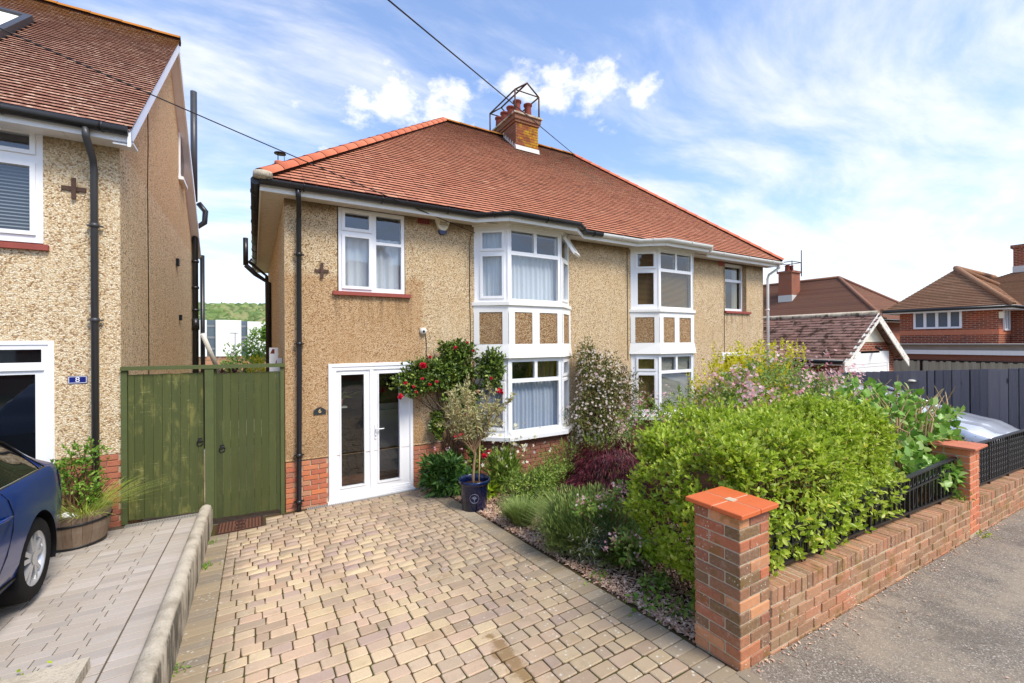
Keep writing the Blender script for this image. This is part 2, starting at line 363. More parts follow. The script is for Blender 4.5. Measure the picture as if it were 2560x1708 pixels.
@mat('upvc')
def _(t):
    c = t.co(); t.bsdf(t.mix(t.ss(t.noise(c, 3, 4), 0.45, 0.8, 0, 0.12), S(240, 240, 240), S(214, 210, 200)), 0.28, 0, 0.5)
@mat('white_paint')
def _(t):
    c = t.n('ShaderNodeNewGeometry').outputs['Position']; n = t.noise(c, 7, 6, 0.7); s2 = t.noise(t.vmap(c, (9, 9, 1.2)), 2, 5, 0.7)
    col = t.mix(t.ss(s2, 0.5, 0.8, 0, 0.22), S(238, 236, 230), S(190, 180, 160))
    col = t.mix(t.ss(t.noise(c, 26, 5, 0.8), 0.70, 0.76, 0, 0.6), col, S(120, 108, 92))
    t.bsdf(col, 0.55, 0, 0.35, bump=(n, 0.15))
@mat('cream_paint')
def _(t):
    c = t.n('ShaderNodeNewGeometry').outputs['Position']; s2 = t.noise(t.vmap(c, (6, 6, 2)), 2, 5, 0.7)
    t.bsdf(t.mix(t.ss(s2, 0.4, 0.8, 0, 0.5), S(218, 208, 192), S(168, 152, 130)), 0.6, 0, 0.3)
@mat('peeling_paint')
def _(t):
    c = t.n('ShaderNodeNewGeometry').outputs['Position']
    f = t.ss(t.noise(c, 9, 6, 0.75), 0.56, 0.62)
    t.bsdf(t.mix(f, S(226, 222, 210), S(140, 122, 100)), 0.7, 0, 0.3)
@mat('glass')
def _(t):
    fc = t.n('ShaderNodeLayerWeight', {'Blend': 0.5}).outputs['Facing']
    fr = t.m('MULTIPLY_ADD', t.m('POWER', fc, 4.0), 0.86, 0.10, clamp=True)
    n = t.noise(t.n('ShaderNodeNewGeometry').outputs['Position'], 1.7, 2)
    bn = t.n('ShaderNodeBump', {'Height': n, 'Strength': 0.06, 'Distance': 0.05})
    gl_ = t.n('ShaderNodeBsdfGlossy', {'Color': (0.95, 0.97, 1, 1), 'Roughness': 0.015, 'Normal': bn.outputs[0]}).outputs[0]
    tr = t.n('ShaderNodeBsdfTransparent', {'Color': (0.86, 0.90, 0.89, 1)}).outputs[0]
    t.out(t.n('ShaderNodeMixShader', {0: fr, 1: tr, 2: gl_}).outputs[0])
@mat('glass_dark')
def _(t):
    c = t.co(); t.bsdf(t.mix(t.noise(c, 2), S(10, 12, 14), S(22, 25, 28)), 0.03, 0, 0.7)
def cloth(name, a, b, tr=0.35):
    @mat(name)
    def _(t):
        c = t.n('ShaderNodeNewGeometry').outputs['Position']
        n = t.noise(t.vmap(c, (22, 22, 0.6)), 1.5, 4)
        t.bsdf(t.mix(n, a, b), 0.9, 0, 0.1, trans=tr)
cloth('net_white', S(246, 247, 252), S(222, 226, 238), 0.2)
cloth('curtain_grey', S(216, 222, 238), S(186, 194, 216), 0.15)
cloth('drape', S(196, 186, 160), S(150, 138, 112), 0.1)
simple('blind_slat', S(150, 120, 74), 0.5, 0, 0.4, 0.1)
simple('blind_pale', S(186, 180, 166), 0.5, 0, 0.4, 0.1)
simple('room_dark', S(66, 60, 54), 0.95, 0, 0.1, 0.3, 2)
simple('room_wall', S(196, 192, 184), 0.8, 0, 0.2, 0.05, 2)
simple('black_plastic', S(30, 30, 32), 0.35, 0, 0.5, 0.15, 8)
simple('grey_plastic', S(62, 62, 64), 0.4, 0, 0.5, 0.12, 8)
simple('white_plastic', S(226, 224, 216), 0.4, 0, 0.5, 0.1, 4)
simple('cap_tile', S(208, 104, 56), 0.55, 0, 0.4, 0.12, 9, bump=0.1)
simple('terracotta', S(196, 118, 88), 0.75, 0, 0.3, 0.2, 9, bump=0.15)
simple('pot_clay', S(132, 66, 52), 0.8, 0, 0.25, 0.3, 9)
simple('sill_tile', S(150, 74, 62), 0.6, 0, 0.35, 0.25, 12)
simple('iron_black', S(26, 25, 26), 0.42, 0.0, 0.55, 0.3, 30, bump=0.1)
simple('iron_rust', S(84, 62, 50), 0.7, 0.2, 0.4, 0.5, 18, bump=0.2)
simple('rusty_cover', S(118, 80, 62), 0.75, 0.15, 0.3, 0.3, 14, bump=0.2)
simple('rusty_dark', S(70, 46, 38), 0.8, 0.1, 0.3, 0.3, 14)
simple('lead', S(206, 202, 192), 0.6, 0.0, 0.4, 0.15, 10)
simple('steel', S(170, 172, 174), 0.35, 0.8, 0.5, 0.1, 10)
simple('cable', S(24, 24, 26), 0.6)
simple('grey_wood', S(132, 112, 92), 0.9, 0, 0.15, 0.25, 12)
simple('soil', S(70, 50, 38), 0.98, 0, 0.05, 0.35, 8, bump=0.6)
simple('navy_plate', S(22, 34, 110), 0.25, 0, 0.6, 0.05)
simple('white_ink', S(240, 240, 240), 0.4)
simple('slate_plate', S(48, 52, 54), 0.6, 0, 0.3, 0.2, 20)
simple('gold_ink', S(226, 196, 140), 0.4)
simple('alarm_cream', S(234, 226, 202), 0.4, 0, 0.5, 0.05)
simple('alarm_blue', S(16, 22, 74), 0.3, 0, 0.6, 0.1)
simple('ink_grey', S(84, 78, 90), 0.6)
simple('ink_blue', S(120, 160, 190), 0.6)

@mat('gate_wood')
def _(t):
    c = t.co(); r = t.rnd()
    base = t.ramp(r, [(0, S(74, 80, 42)), (0.5, S(82, 88, 48)), (1, S(68, 76, 44))])
    g = t.noise(t.vmap(c, (26, 26, 1.2)), 2.2, 6, 0.7); n = t.noise(t.vmap(c, (5, 5, 1.6)), 1.3, 5, 0.7)
    col = t.mix(t.ss(g, 0.4, 0.75, 0, 0.5), base, S(66, 70, 38))
    x, y, z = t.sep(c)
    worn = t.m('MULTIPLY', t.ss(n, 0.50, 0.66), t.ss(x, -0.7, -0.3, 1.0, 0.15))
    col = t.mix(t.m('MULTIPLY', worn, 0.55), col, S(138, 134, 72))
    sc_ = t.noise(t.vmap(c, (3, 3, 40)), 1.5, 5, 0.75)
    col = t.mix(t.m('MULTIPLY', t.m('MULTIPLY', t.ss(sc_, 0.60, 0.68), t.ss(n, 0.44, 0.55)), t.ss(x, -0.7, -0.3, 0.7, 0.12)), col, S(176, 176, 128))
    t.bsdf(col, 0.75, 0, 0.25, bump=(g, 0.25), bdist=0.005)
simple('gate_frame_wood', S(84, 92, 54), 0.75, 0, 0.25, 0.22, 10, bump=0.1)
@mat('fence_wood')
def _(t):
    c = t.n('ShaderNodeNewGeometry').outputs['Position']; r = t.rnd()
    base = t.ramp(r, [(0, S(108, 105, 110)), (0.5, S(124, 120, 124)), (1, S(142, 136, 138))])
    g = t.noise(t.vmap(c, (20, 20, 1.0)), 2.5, 6, 0.7); k = t.vor(t.vmap(c, (2, 7, 1.6)), 1.0, 'Distance')
    col = t.mix(t.ss(g, 0.45, 0.8, 0, 0.5), base, S(160, 152, 150))
    col = t.mix(t.ss(k, 0.05, 0.14, 0.8, 0.0), col, S(40, 38, 44))
    t.bsdf(col, 0.85, 0, 0.2, bump=(g, 0.3), bdist=0.005)
@mat('barrel_wood')
def _(t):
    c = t.co(); r = t.rnd(); g = t.noise(t.vmap(c, (20, 20, 1.5)), 2.5, 6, 0.7)
    col = t.mix(g, t.ramp(r, [(0, S(150, 128, 106)), (1, S(178, 158, 136))]), S(104, 86, 70))
    t.bsdf(col, 0.9, 0, 0.15, bump=(g, 0.3), bdist=0.005)

@mat('paver')
def _(t):
    c = t.n('ShaderNodeNewGeometry').outputs['Position']; r = t.rnd(); x, y, z = t.sep(c)
    base = t.ramp(r, [(0, S(194, 164, 132)), (0.14, S(212, 188, 148)), (0.28, S(204, 172, 144)), (0.42, S(220, 196, 156)), (0.54, S(178, 152, 138)), (0.66, S(196, 174, 142)), (0.78, S(210, 180, 152)), (0.9, S(170, 150, 126)), (1, S(188, 158, 130))])
    n1 = t.noise(c, 90, 4, 0.75); n2 = t.noise(c, 5, 6, 0.65); n3 = t.noise(c, 0.9, 3, 0.5)
    col = t.mix(t.ss(n1, 0.35, 0.75, 0, 0.35), base, t.mix(0.5, base, S(110, 88, 68)))
    # grey, lichened toward the right edge, the house and the left border
    edge = t.m('MAXIMUM', t.ss(t.m('ADD', x, t.m('MULTIPLY', n2, 1.2)), 1.35, 2.75), t.ss(t.m('ADD', x, t.m('MULTIPLY', n2, 0.5)), 0.02, 0.30, 1.0, 0.0))
    edge = t.m('MAXIMUM', edge, t.m('MULTIPLY', t.ss(t.m('ADD', y, t.m('MULTIPLY', n2, 1.6)), 5.9, 7.6), 0.85))
    col = t.mix(t.m('MULTIPLY', edge, 0.85), col, t.mix(0.35, S(136, 122, 102), base))
    col = t.mix(t.m('MULTIPLY', t.ss(n2, 0.52, 0.72), 0.25), col, S(138, 118, 80))
    sp = t.m('MULTIPLY', t.ss(t.vor(c, 26, 'Distance'), 0.10, 0.34, 1.0, 0.0), t.ss(t.noise(c, 8, 4, 0.7), 0.50, 0.58))
    col = t.mix(t.m('MULTIPLY', sp, t.m('MULTIPLY_ADD', edge, 0.85, 0.03)), col, S(210, 206, 194))
    dark_mix = t.ss(t.noise(t.vmap(c, (1.6, 0.5, 1)), 1.4, 5, 0.6), 0.48, 0.72, 0.0, 0.35)  # scattered dirt on the setts
    col = t.mix(dark_mix, col, S(150, 126, 100))
    # damp oily stain running down the drive
    sx = t.m("SUBTRACT", t.m("ADD", x, t.m("MULTIPLY", y, 0.02)), 1.52); sy = t.m('SUBTRACT', y, 2.55)
    rr = t.m('ADD', t.m('POWER', t.m('MULTIPLY', sx, 9.0), 2.0), t.m('POWER', t.m('MULTIPLY', sy, 2.2), 2.0))
    st = t.ss(t.m('ADD', rr, t.m('MULTIPLY', t.noise(c, 11, 5, 0.7), 2.4)), 1.3, 1.8, 1.0, 0.0)
    col = t.mix(t.m('MULTIPLY', st, 0.75), col, S(128, 98, 54))
    t.bsdf(col, 0.82, 0, 0.3, bump=(t.m('ADD', n1, t.m('MULTIPLY', n2, 1.0)), 0.4), bdist=0.006)
@mat('paver_border')
def _(t):
    c = t.n('ShaderNodeNewGeometry').outputs['Position']; r = t.rnd()
    base = t.ramp(r, [(0, S(150, 134, 110)), (0.4, S(164, 146, 118)), (0.7, S(138, 126, 108)), (1, S(170, 154, 130))])
    n1 = t.noise(c, 90, 4, 0.75); n2 = t.noise(c, 6, 6, 0.65)
    col = t.mix(t.ss(n1, 0.35, 0.75, 0, 0.4), base, t.mix(0.5, base, S(70, 62, 50)))
    sp = t.m('MULTIPLY', t.ss(t.vor(c, 24, 'Distance'), 0.10, 0.34, 1.0, 0.0), t.ss(t.noise(c, 8, 4, 0.7), 0.48, 0.57))
    col = t.mix(t.m('MULTIPLY', sp, 0.75), col, S(200, 196, 182))
    t.bsdf(col, 0.85, 0, 0.25, bump=(n1, 0.4), bdist=0.006)
@mat('paver_grey')
def _(t):
    c = t.n('ShaderNodeNewGeometry').outputs['Position']; r = t.rnd()
    base = t.ramp(r, [(0, S(172, 162, 152)), (0.35, S(188, 178, 166)), (0.7, S(180, 168, 154)), (1, S(196, 186, 176))])
    n1 = t.noise(c, 110, 3, 0.75); n2 = t.noise(c, 3, 5, 0.6)
    col = t.mix(t.ss(n1, 0.35, 0.75, 0, 0.3), base, t.mix(0.5, base, S(120, 110, 100)))
    col = t.mix(t.ss(n2, 0.45, 0.75, 0, 0.3), col, S(168, 150, 126))
    t.bsdf(col, 0.85, 0, 0.3, bump=(n1, 0.3), bdist=0.004)
@mat('joint_sand')
def _(t):
    c = t.n('ShaderNodeNewGeometry').outputs['Position']; n = t.noise(c, 6, 5, 0.7)
    t.bsdf(t.mix(t.ss(n, 0.45, 0.65), S(84, 68, 48), S(72, 76, 38)), 0.98, 0, 0.05)
simple('joint_grey', S(104, 92, 76), 0.95, 0, 0.1, 0.3, 6)
@mat('concrete_old')
def _(t):
    c = t.n('ShaderNodeNewGeometry').outputs['Position']
    n1 = t.noise(c, 5, 7, 0.7); n2 = t.noise(c, 55, 4, 0.75); nz = t.sep(t.n('ShaderNodeNewGeometry').outputs['Normal'])
    col = t.mix(t.ss(n1, 0.40, 0.76), S(206, 194, 172), S(150, 138, 118))
    col = t.mix(t.ss(n2, 0.54, 0.74, 0, 0.6), col, S(104, 92, 74))
    col = t.mix(t.ss(t.noise(c, 20, 5, 0.7), 0.55, 0.7, 0, 0.5), col, S(222, 212, 194))
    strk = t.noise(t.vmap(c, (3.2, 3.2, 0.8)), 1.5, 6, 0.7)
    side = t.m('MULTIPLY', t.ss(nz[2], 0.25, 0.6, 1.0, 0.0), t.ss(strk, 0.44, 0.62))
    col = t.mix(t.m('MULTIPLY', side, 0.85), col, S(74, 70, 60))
    t.bsdf(col, 0.95, 0, 0.15, bump=(t.m('ADD', n2, n1), 0.8), bdist=0.012)
@mat('asphalt')
def _(t):
    c = t.n('ShaderNodeNewGeometry').outputs['Position']
    v = t.sep(t.vor(c, 130, 'Color')); n1 = t.noise(c, 1.6, 6, 0.65); n2 = t.noise(c, 10, 5, 0.7)
    col = t.ramp(v[0], [(0, S(100, 92, 82)), (0.6, S(128, 118, 106)), (0.9, S(146, 136, 122)), (1, S(188, 178, 164))])
    col = t.mix(t.ss(n1, 0.40, 0.68, 0, 0.6), col, S(166, 150, 128))
    col = t.mix(t.ss(t.noise(c, 0.7, 5, 0.7), 0.52, 0.6, 0, 0.4), col, S(92, 84, 76))
    col = t.mix(t.ss(n2, 0.60, 0.76, 0, 0.4), col, S(166, 152, 132))
    t.bsdf(col, 0.92, 0, 0.25, bump=(t.m('ADD', v[1], n2), 0.5), bdist=0.006)
@mat('mulch')
def _(t):
    r = t.rnd(); c = t.n('ShaderNodeNewGeometry').outputs['Position']
    t.bsdf(t.ramp(r, [(0, S(224, 192, 164)), (0.3, S(204, 164, 136)), (0.5, S(160, 116, 92)), (0.7, S(236, 212, 186)), (0.85, S(124, 88, 70)), (1, S(216, 180, 150))]), 0.9, 0, 0.2)
simple('lawn', S(122, 122, 84), 0.95, 0, 0.1, 0.3, 4)

def leafmat(name, stops, rough=0.45, trans=0.28, spec=0.4, cl=3.0, dark=0.35):
    @mat(name)
    def _(t):
        c = t.n('ShaderNodeNewGeometry').outputs['Position']
        r = t.rnd(); base = t.ramp(r, stops)
        n = t.noise(c, cl, 3, 0.6)
        col = t.mix(t.ss(n, 0.35, 0.7, 0, dark), base, t.mix(0.55, base, stops[0][1]))
        t.bsdf(col, rough, 0, spec, trans=trans)
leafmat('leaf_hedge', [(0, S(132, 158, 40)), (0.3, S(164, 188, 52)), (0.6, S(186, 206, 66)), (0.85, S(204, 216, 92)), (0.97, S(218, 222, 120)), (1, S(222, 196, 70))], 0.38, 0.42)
leafmat('leaf_hedge_in', [(0, S(84, 104, 28)), (0.5, S(140, 154, 48)), (0.9, S(200, 194, 70)), (1, S(206, 180, 60))], 0.45, 0.3)  # inner leaves darker: shade inside the hedge put into their colour
leafmat('leaf_lilac', [(0, S(104, 146, 54)), (0.4, S(138, 180, 76)), (0.8, S(164, 200, 96)), (1, S(200, 218, 140))], 0.35, 0.35)
leafmat('leaf_rose', [(0, S(54, 74, 28)), (0.4, S(88, 112, 42)), (0.8, S(122, 146, 58)), (1, S(176, 186, 86))], 0.35, 0.22)
leafmat('leaf_peony', [(0, S(50, 84, 32)), (0.5, S(82, 122, 48)), (1, S(120, 158, 68))], 0.35, 0.2)
leafmat('leaf_olive', [(0, S(150, 148, 96)), (0.5, S(184, 176, 120)), (1, S(214, 206, 156))], 0.55, 0.2)
leafmat('leaf_lav', [(0, S(100, 122, 58)), (0.5, S(132, 152, 76)), (1, S(166, 178, 106))], 0.7, 0.2)
leafmat('leaf_lav_grey', [(0, S(120, 122, 104)), (1, S(172, 172, 152))], 0.8, 0.1)
leafmat('leaf_shrub', [(0, S(84, 110, 38)), (0.5, S(126, 152, 58)), (1, S(172, 186, 88))], 0.45, 0.25)
leafmat('leaf_weed', [(0, S(84, 124, 36)), (0.5, S(120, 160, 52)), (1, S(160, 186, 80))], 0.5, 0.3)
leafmat('leaf_acer', [(0, S(60, 18, 26)), (0.5, S(92, 30, 40)), (1, S(128, 50, 56))], 0.45, 0.25)
leafmat('leaf_gold', [(0, S(190, 184, 30)), (0.4, S(228, 218, 44)), (0.8, S(240, 230, 80)), (1, S(166, 172, 44))], 0.4, 0.35)
leafmat('leaf_weig', [(0, S(104, 138, 54)), (0.5, S(142, 170, 74)), (0.85, S(172, 184, 98)), (1, S(170, 130, 88))], 0.45, 0.3)
leafmat('leaf_clem', [(0, S(66, 78, 34)), (0.5, S(106, 116, 54)), (0.85, S(146, 140, 76)), (1, S(140, 100, 68))], 0.45, 0.2)
leafmat('leaf_lime', [(0, S(120, 150, 24)), (0.5, S(160, 186, 36)), (1, S(190, 208, 60))], 0.4, 0.35)
leafmat('leaf_heuch', [(0, S(58, 40, 44)), (0.6, S(96, 70, 66)), (1, S(140, 130, 70))], 0.5, 0.2)
leafmat('leaf_grass', [(0, S(130, 154, 50)), (0.5, S(176, 192, 84)), (1, S(206, 208, 130))], 0.5, 0.3)
leafmat('petal_pink', [(0, S(214, 128, 142)), (0.3, S(236, 170, 178)), (0.7, S(246, 206, 208)), (1, S(250, 232, 228))], 0.6, 0.3)
leafmat('petal_white', [(0, S(214, 196, 182)), (0.6, S(240, 228, 216)), (1, S(228, 196, 190))], 0.6, 0.3)
leafmat('petal_cream', [(0, S(250, 244, 214)), (0.6, S(252, 248, 232)), (1, S(238, 222, 140))], 0.6, 0.3)
leafmat('petal_red', [(0, S(176, 8, 34)), (0.5, S(208, 18, 52)), (1, S(224, 48, 82))], 0.5, 0.2, dark=0.1)
leafmat('hill_leaf', [(0, S(84, 104, 60)), (0.4, S(108, 128, 74)), (0.75, S(130, 144, 88)), (1, S(146, 138, 100))], 0.9, 0.0, 0.1, 0.05)
simple('twig', S(112, 88, 62), 0.9, 0, 0.15, 0.3, 14)
simple('twig_pale', S(176, 150, 112), 0.9, 0, 0.15, 0.25, 14)
simple('twig_dark', S(64, 50, 38), 0.9, 0, 0.15, 0.3, 14)
simple('bark_olive', S(150, 122, 92), 0.9, 0, 0.15, 0.3, 25, bump=0.4)
simple('bamboo', S(196, 168, 112), 0.6, 0, 0.3, 0.2, 10)
@mat('glaze_blue')
def _(t):
    c = t.co(); t.bsdf(t.mix(t.ss(t.noise(c, 5, 4), 0.35, 0.7), S(3, 14, 46), S(6, 28, 70)), 0.2, 0, 0.5, coat=0.3)
simple('glaze_mark', S(120, 124, 150), 0.35, 0, 0.5, 0.2, 30)
@mat('car_blue')
def _(t):
    t.bsdf(t.mix(t.noise(t.co(), 1.2), S(0, 40, 104), S(1, 50, 122)), 0.28, 0.0, 0.5, coat=0.5)
@mat('car_silver')
def _(t):
    t.bsdf(t.mix(t.noise(t.co(), 1.2), S(196, 198, 202), S(208, 210, 214)), 0.32, 0.45, 0.5, coat=1.0)
@mat('rubber')
def _(t):
    t.bsdf(t.mix(t.noise(t.co(), 8, 4), S(20, 20, 21), S(40, 38, 36)), 0.85, 0, 0.2)
simple('alloy', S(206, 206, 206), 0.3, 0.5, 0.5, 0.04)
simple('chrome', S(214, 216, 220), 0.12, 1.0, 0.5, 0.03)
simple('tail_red', S(120, 8, 10), 0.15, 0, 0.6, 0.1)
simple('seam', S(8, 10, 16), 0.6, 0, 0.2)
simple('car_black', S(14, 14, 15), 0.3, 0, 0.5)
@mat('far_brick')
def _(t):
    c = t.n('ShaderNodeNewGeometry').outputs['Position']; x, y, z = t.sep(c)
    uv = t.n('ShaderNodeCombineXYZ', {0: t.m('ADD', x, y), 1: z, 2: 0.0}).outputs[0]
    b = t.n('ShaderNodeTexBrick', {'Vector': uv, 'Color1': S(150, 74, 52), 'Color2': S(112, 58, 46), 'Mortar': S(176, 150, 124), 'Scale': 1.0, 'Mortar Size': 0.008, 'Bias': 0.0, 'Brick Width': 0.225, 'Row Height': 0.075}).outputs[0]
    t.bsdf(t.mix(t.ss(t.noise(c, 2.4, 5), 0.4, 0.75, 0, 0.4), b, S(176, 92, 62)), 0.9, 0, 0.2)
simple('far_render', S(236, 234, 228), 0.9, 0, 0.2, 0.04, 0.5)
simple('far_brown', S(176, 128, 100), 0.9, 0, 0.2, 0.1, 0.5)
simple('far_glass', S(86, 100, 112), 0.15, 0, 0.6, 0.3, 0.6)
simple('far_grey', S(128, 132, 138), 0.6, 0, 0.3, 0.1, 0.5)
simple('drain_grey', S(150, 146, 138), 0.6, 0, 0.3, 0.15, 10)
simple('felt_grey', S(158, 150, 140), 0.9, 0, 0.2, 0.2, 3)
simple('birdhouse_white', S(232, 226, 218), 0.7, 0, 0.3, 0.1, 10)
simple('birdhouse_brown', S(120, 52, 36), 0.7, 0, 0.3, 0.2, 10)
# ------------------------------------------------------------------ setting: terrain, pavement, drives, bed
def sheet(name, xs, ys, zf, m, kind='structure'):
    V = [(x, y, zf(x, y)) for y in ys for x in xs]; n = len(xs)
    F = [(j * n + i, j * n + i + 1, (j + 1) * n + i + 1, (j + 1) * n + i) for j in range(len(ys) - 1) for i in range(n - 1)]
    o = link(name, arr_mesh(name, V, F, m), None, kind); return o
def tz(x, y):
    if y < 16: return (gz(max(min(x, 60), -30), min(y, 16)) - 0.5) if y > -8 else gz(x if x < 60 else 60, 0) - 0.5
    z = -1.2 - 0.045 * (min(y, 95) - 16)
    if y > 230: z += 47 * (1 - math.exp(-((y - 230) / 190.0) ** 1.6)) * (0.82 + 0.18 * math.sin(x * 0.012 + 1.2)) * max(0.25, 1 - (abs(x + 20) / 900) ** 2)
    return z
ax = [-2500, -1400, -800, -500, -300, -200, -120, -80, -50, -30, -20, -12, -6, 0, 6, 12, 20, 30, 45, 60, 90, 140, 220, 340, 600, 1200, 2500]
ay = [-2500, -800, -200, -60, -8, -2, 2, 8, 16, 30, 60, 95, 130, 180, 230, 260, 290, 320, 360, 400, 450, 520, 620, 800, 1400, 2500]
sheet('ground', ax, ay, tz, 'lawn')
sheet('pavement', [-8, 0, 2.6, 4, 6, 8, 12, 20, 40], [-2.2, 0.5, 1.61], lambda x, y: gz(x, 1.0) - 0.004, 'asphalt')
sheet('road', [-30, 2.6, 60], [-9.0, -2.2], lambda x, y: gz(x, 1.0) - 0.12, 'asphalt')
sheet('garden_bed', [2.63] + [3 + 0.5 * i for i in range(23)], [1.8 + 0.53 * i for i in range(11)], lambda x, y: gz(x, y) - 0.015 + 0.02 * math.sin(3 * x + 1) * math.cos(2.3 * y) * (x > 2.8), 'soil')
sheet('neighbour_forecourt', [13.2, 20, 40], [1.61, 7, 30], lambda x, y: gz(x, y) - 0.02, 'asphalt')
drive = sheet('driveway', [-0.52, 0.5, 1.5, 2.64], [1.40, 1.62, 3, 5, 7.12], lambda x, y: gz(min(x, 2.6), y) - 0.0095, 'joint_sand')
ldrive = sheet('side_driveway', [-7.0, -3, -0.56], [1.62, 3, 5, 7.12], lambda x, y: gl(min(x, 2.6), y) - 0.005, 'joint_grey')
sheet('side_passage', [-1.38, 0.36], [7.14, 10, 15.9], lambda x, y: gz(0, y) - 0.02, 'concrete_old')

rng = random.Random(5)
def paver_mesh(name, sx, sy, h, m, bev=0.005, wob=0.003, rc=0.17, drop=0.004):
    r = random.Random(name)
    x, y = sx / 2, sy / 2; j = lambda: r.uniform(-wob, wob)
    c = min(x, y) * rc
    ring = [(-x + c, -y), (x - c, -y), (x, -y + c), (x, y - c), (x - c, y), (-x + c, y), (-x, y - c), (-x, -y + c)]
    ring = [(a + j(), b + j()) for a, b in ring]
    top = [(a * (1 - bev / x), b * (1 - bev / y)) for a, b in ring]
    mb = MB(); mb.add([(a, b, -h) for a, b in ring] + [(a, b, -drop) for a, b in ring] + [(a, b, r.uniform(-0.001, 0.001)) for a, b in top],
        [tuple(range(16, 24))] + [(i, (i + 1) % 8, 8 + (i + 1) % 8, 8 + i) for i in range(8)] + [(8 + i, 8 + (i + 1) % 8, 16 + (i + 1) % 8, 16 + i) for i in range(8)])
    return mb.mesh(name, m)
SLOPE = Matrix.Rotation(math.atan(-0.067), 4, 'X')
def lay(parent, items, nmax, stuffname, m):
    """items: (mesh, x, y, z, rot). The nmax that show largest become objects, the rest one stuff part."""
    sc_ = []
    for it in items:
        px, py, dd = project((it[1], it[2], it[3]))
        vis = -40 < px < 2600 and -40 < py < 1760
        sc_.append((0 if not vis else 1.0 / max(dd, 0.3) ** 2, it))
    sc_.sort(key=lambda a: -a[0])
    V = []; F = []
    for k, (s_, it) in enumerate(sc_):
        mw = Matrix.Translation((it[1], it[2], it[3])) @ (it[5] if len(it) > 5 else SLOPE) @ Matrix.Rotation(it[4], 4, 'Z')
        if k < nmax and s_ > 0: link('paver', it[0], parent, None, mw)
        else:
            me = it[0]; b = len(V); V += [tuple(mw @ v.co) for v in me.vertices]
            for p in me.polygons:
                vs = list(p.vertices)
                if len(vs) == 8: F += [[b + vs[0], b + vs[1], b + vs[2], b + vs[3]], [b + vs[0], b + vs[3], b + vs[4], b + vs[7]], [b + vs[4], b + vs[5], b + vs[6], b + vs[7]]]
                else: F.append([b + q for q in vs])
    if V: link(stuffname, arr_mesh(stuffname, V, F, m), parent, 'stuff')
# warm tumbled setts in courses along X
DEP = 0.120
szs = [0.095, 0.140, 0.140, 0.165, 0.215]
PM = {(w_, k): paver_mesh('paver_%d_%d' % (w_ * 1000, k), w_ - 0.008, DEP - 0.0125, 0.05, 'paver') for w_ in set(szs) for k in range(3)}
items = []; y = 6.98; row = 0
while y > 1.62:
    yc = y - DEP / 2; x = -0.279; xe = 2.385
    man = yc > 6.62
    if man: x = 0.13
    while x < xe - 0.06:
        w_ = rng.choice(szs)
        fit = w_
        if x + w_ > xe - 0.06: w_ = min(szs, key=lambda q: abs(q - (xe - x))); fit = xe - x
        items.append((PM[(w_, rng.randrange(3))], x + fit / 2, yc, gz(0, yc) + rng.uniform(-0.003, 0.003), rng.choice((0, math.pi)) + rng.uniform(-0.009, 0.009), SLOPE @ Matrix.Rotation(rng.uniform(-.006, .006), 4, 'Y') @ Matrix.Diagonal((fit / w_, 1, 1, 1))))
        x += fit
    y -= DEP; row += 1
lay(drive, items, 300, 'small_paving', 'paver')
# border courses
BM = [paver_mesh('border_%d' % k, 0.205, 0.102, 0.05, 'paver_border', 0.004, 0.002, 0.08, 0.003) for k in range(3)]
items = []
y = 6.55
while y > 1.62:
    items.append((BM[rng.randrange(3)], -0.385, y, gz(0, y) + rng.uniform(-0.002, 0.002), 0.0)); y -= 0.108
y = 6.95
while y > 1.62:
    items.append((BM[rng.randrange(3)], 2.49, y, gz(0, y) + rng.uniform(-0.002, 0.002), 0.0)); y -= 0.108
x = 0.18
while x < 2.4:
    items.append((BM[rng.randrange(3)], x, 7.02, gz(0, 7.02) - 0.004, math.pi / 2)) if False else None; x += 0.108
x = -0.30
while x < 2.62:
    items.append((BM[rng.randrange(3)], x, 1.53, gz(0, 1.6) + 0.002, math.pi / 2, Matrix.Identity(4))); x += 0.108
lay(drive, items, 110, 'small_border_paving', 'paver_border')
# grey block paving of the neighbouring drive
GM = [paver_mesh('greyblock_%d' % k, w_ - 0.006, 0.0965, 0.04, 'paver_grey', 0.002, 0.0006, 0.03, 0.0015) for k, w_ in enumerate((0.205, 0.205, 0.165))]
GW = (0.205, 0.205, 0.165)
items = []; y = 6.88; row = 0
while y > 2.5:
    x = -0.60
    items.append((GM[0], x - 0.105, y, gl(0, y), 0.0)); x -= 0.213
    if row % 2: items.append((GM[2], x - 0.0825, y, gl(0, y), 0.0)); x -= 0.165
    k0 = 1
    while x > -3.4:
        k = rng.choice((0, 1, 1, 1, 1, 2))
        items.append((GM[k], x - GW[k] / 2, y, gl(0, y) + rng.uniform(-0.0015, 0.0015), 0.0)); x -= GW[k]
    y -= 0.105; row += 1
lay(ldrive, items, 300, 'small_block_paving', 'paver_grey')

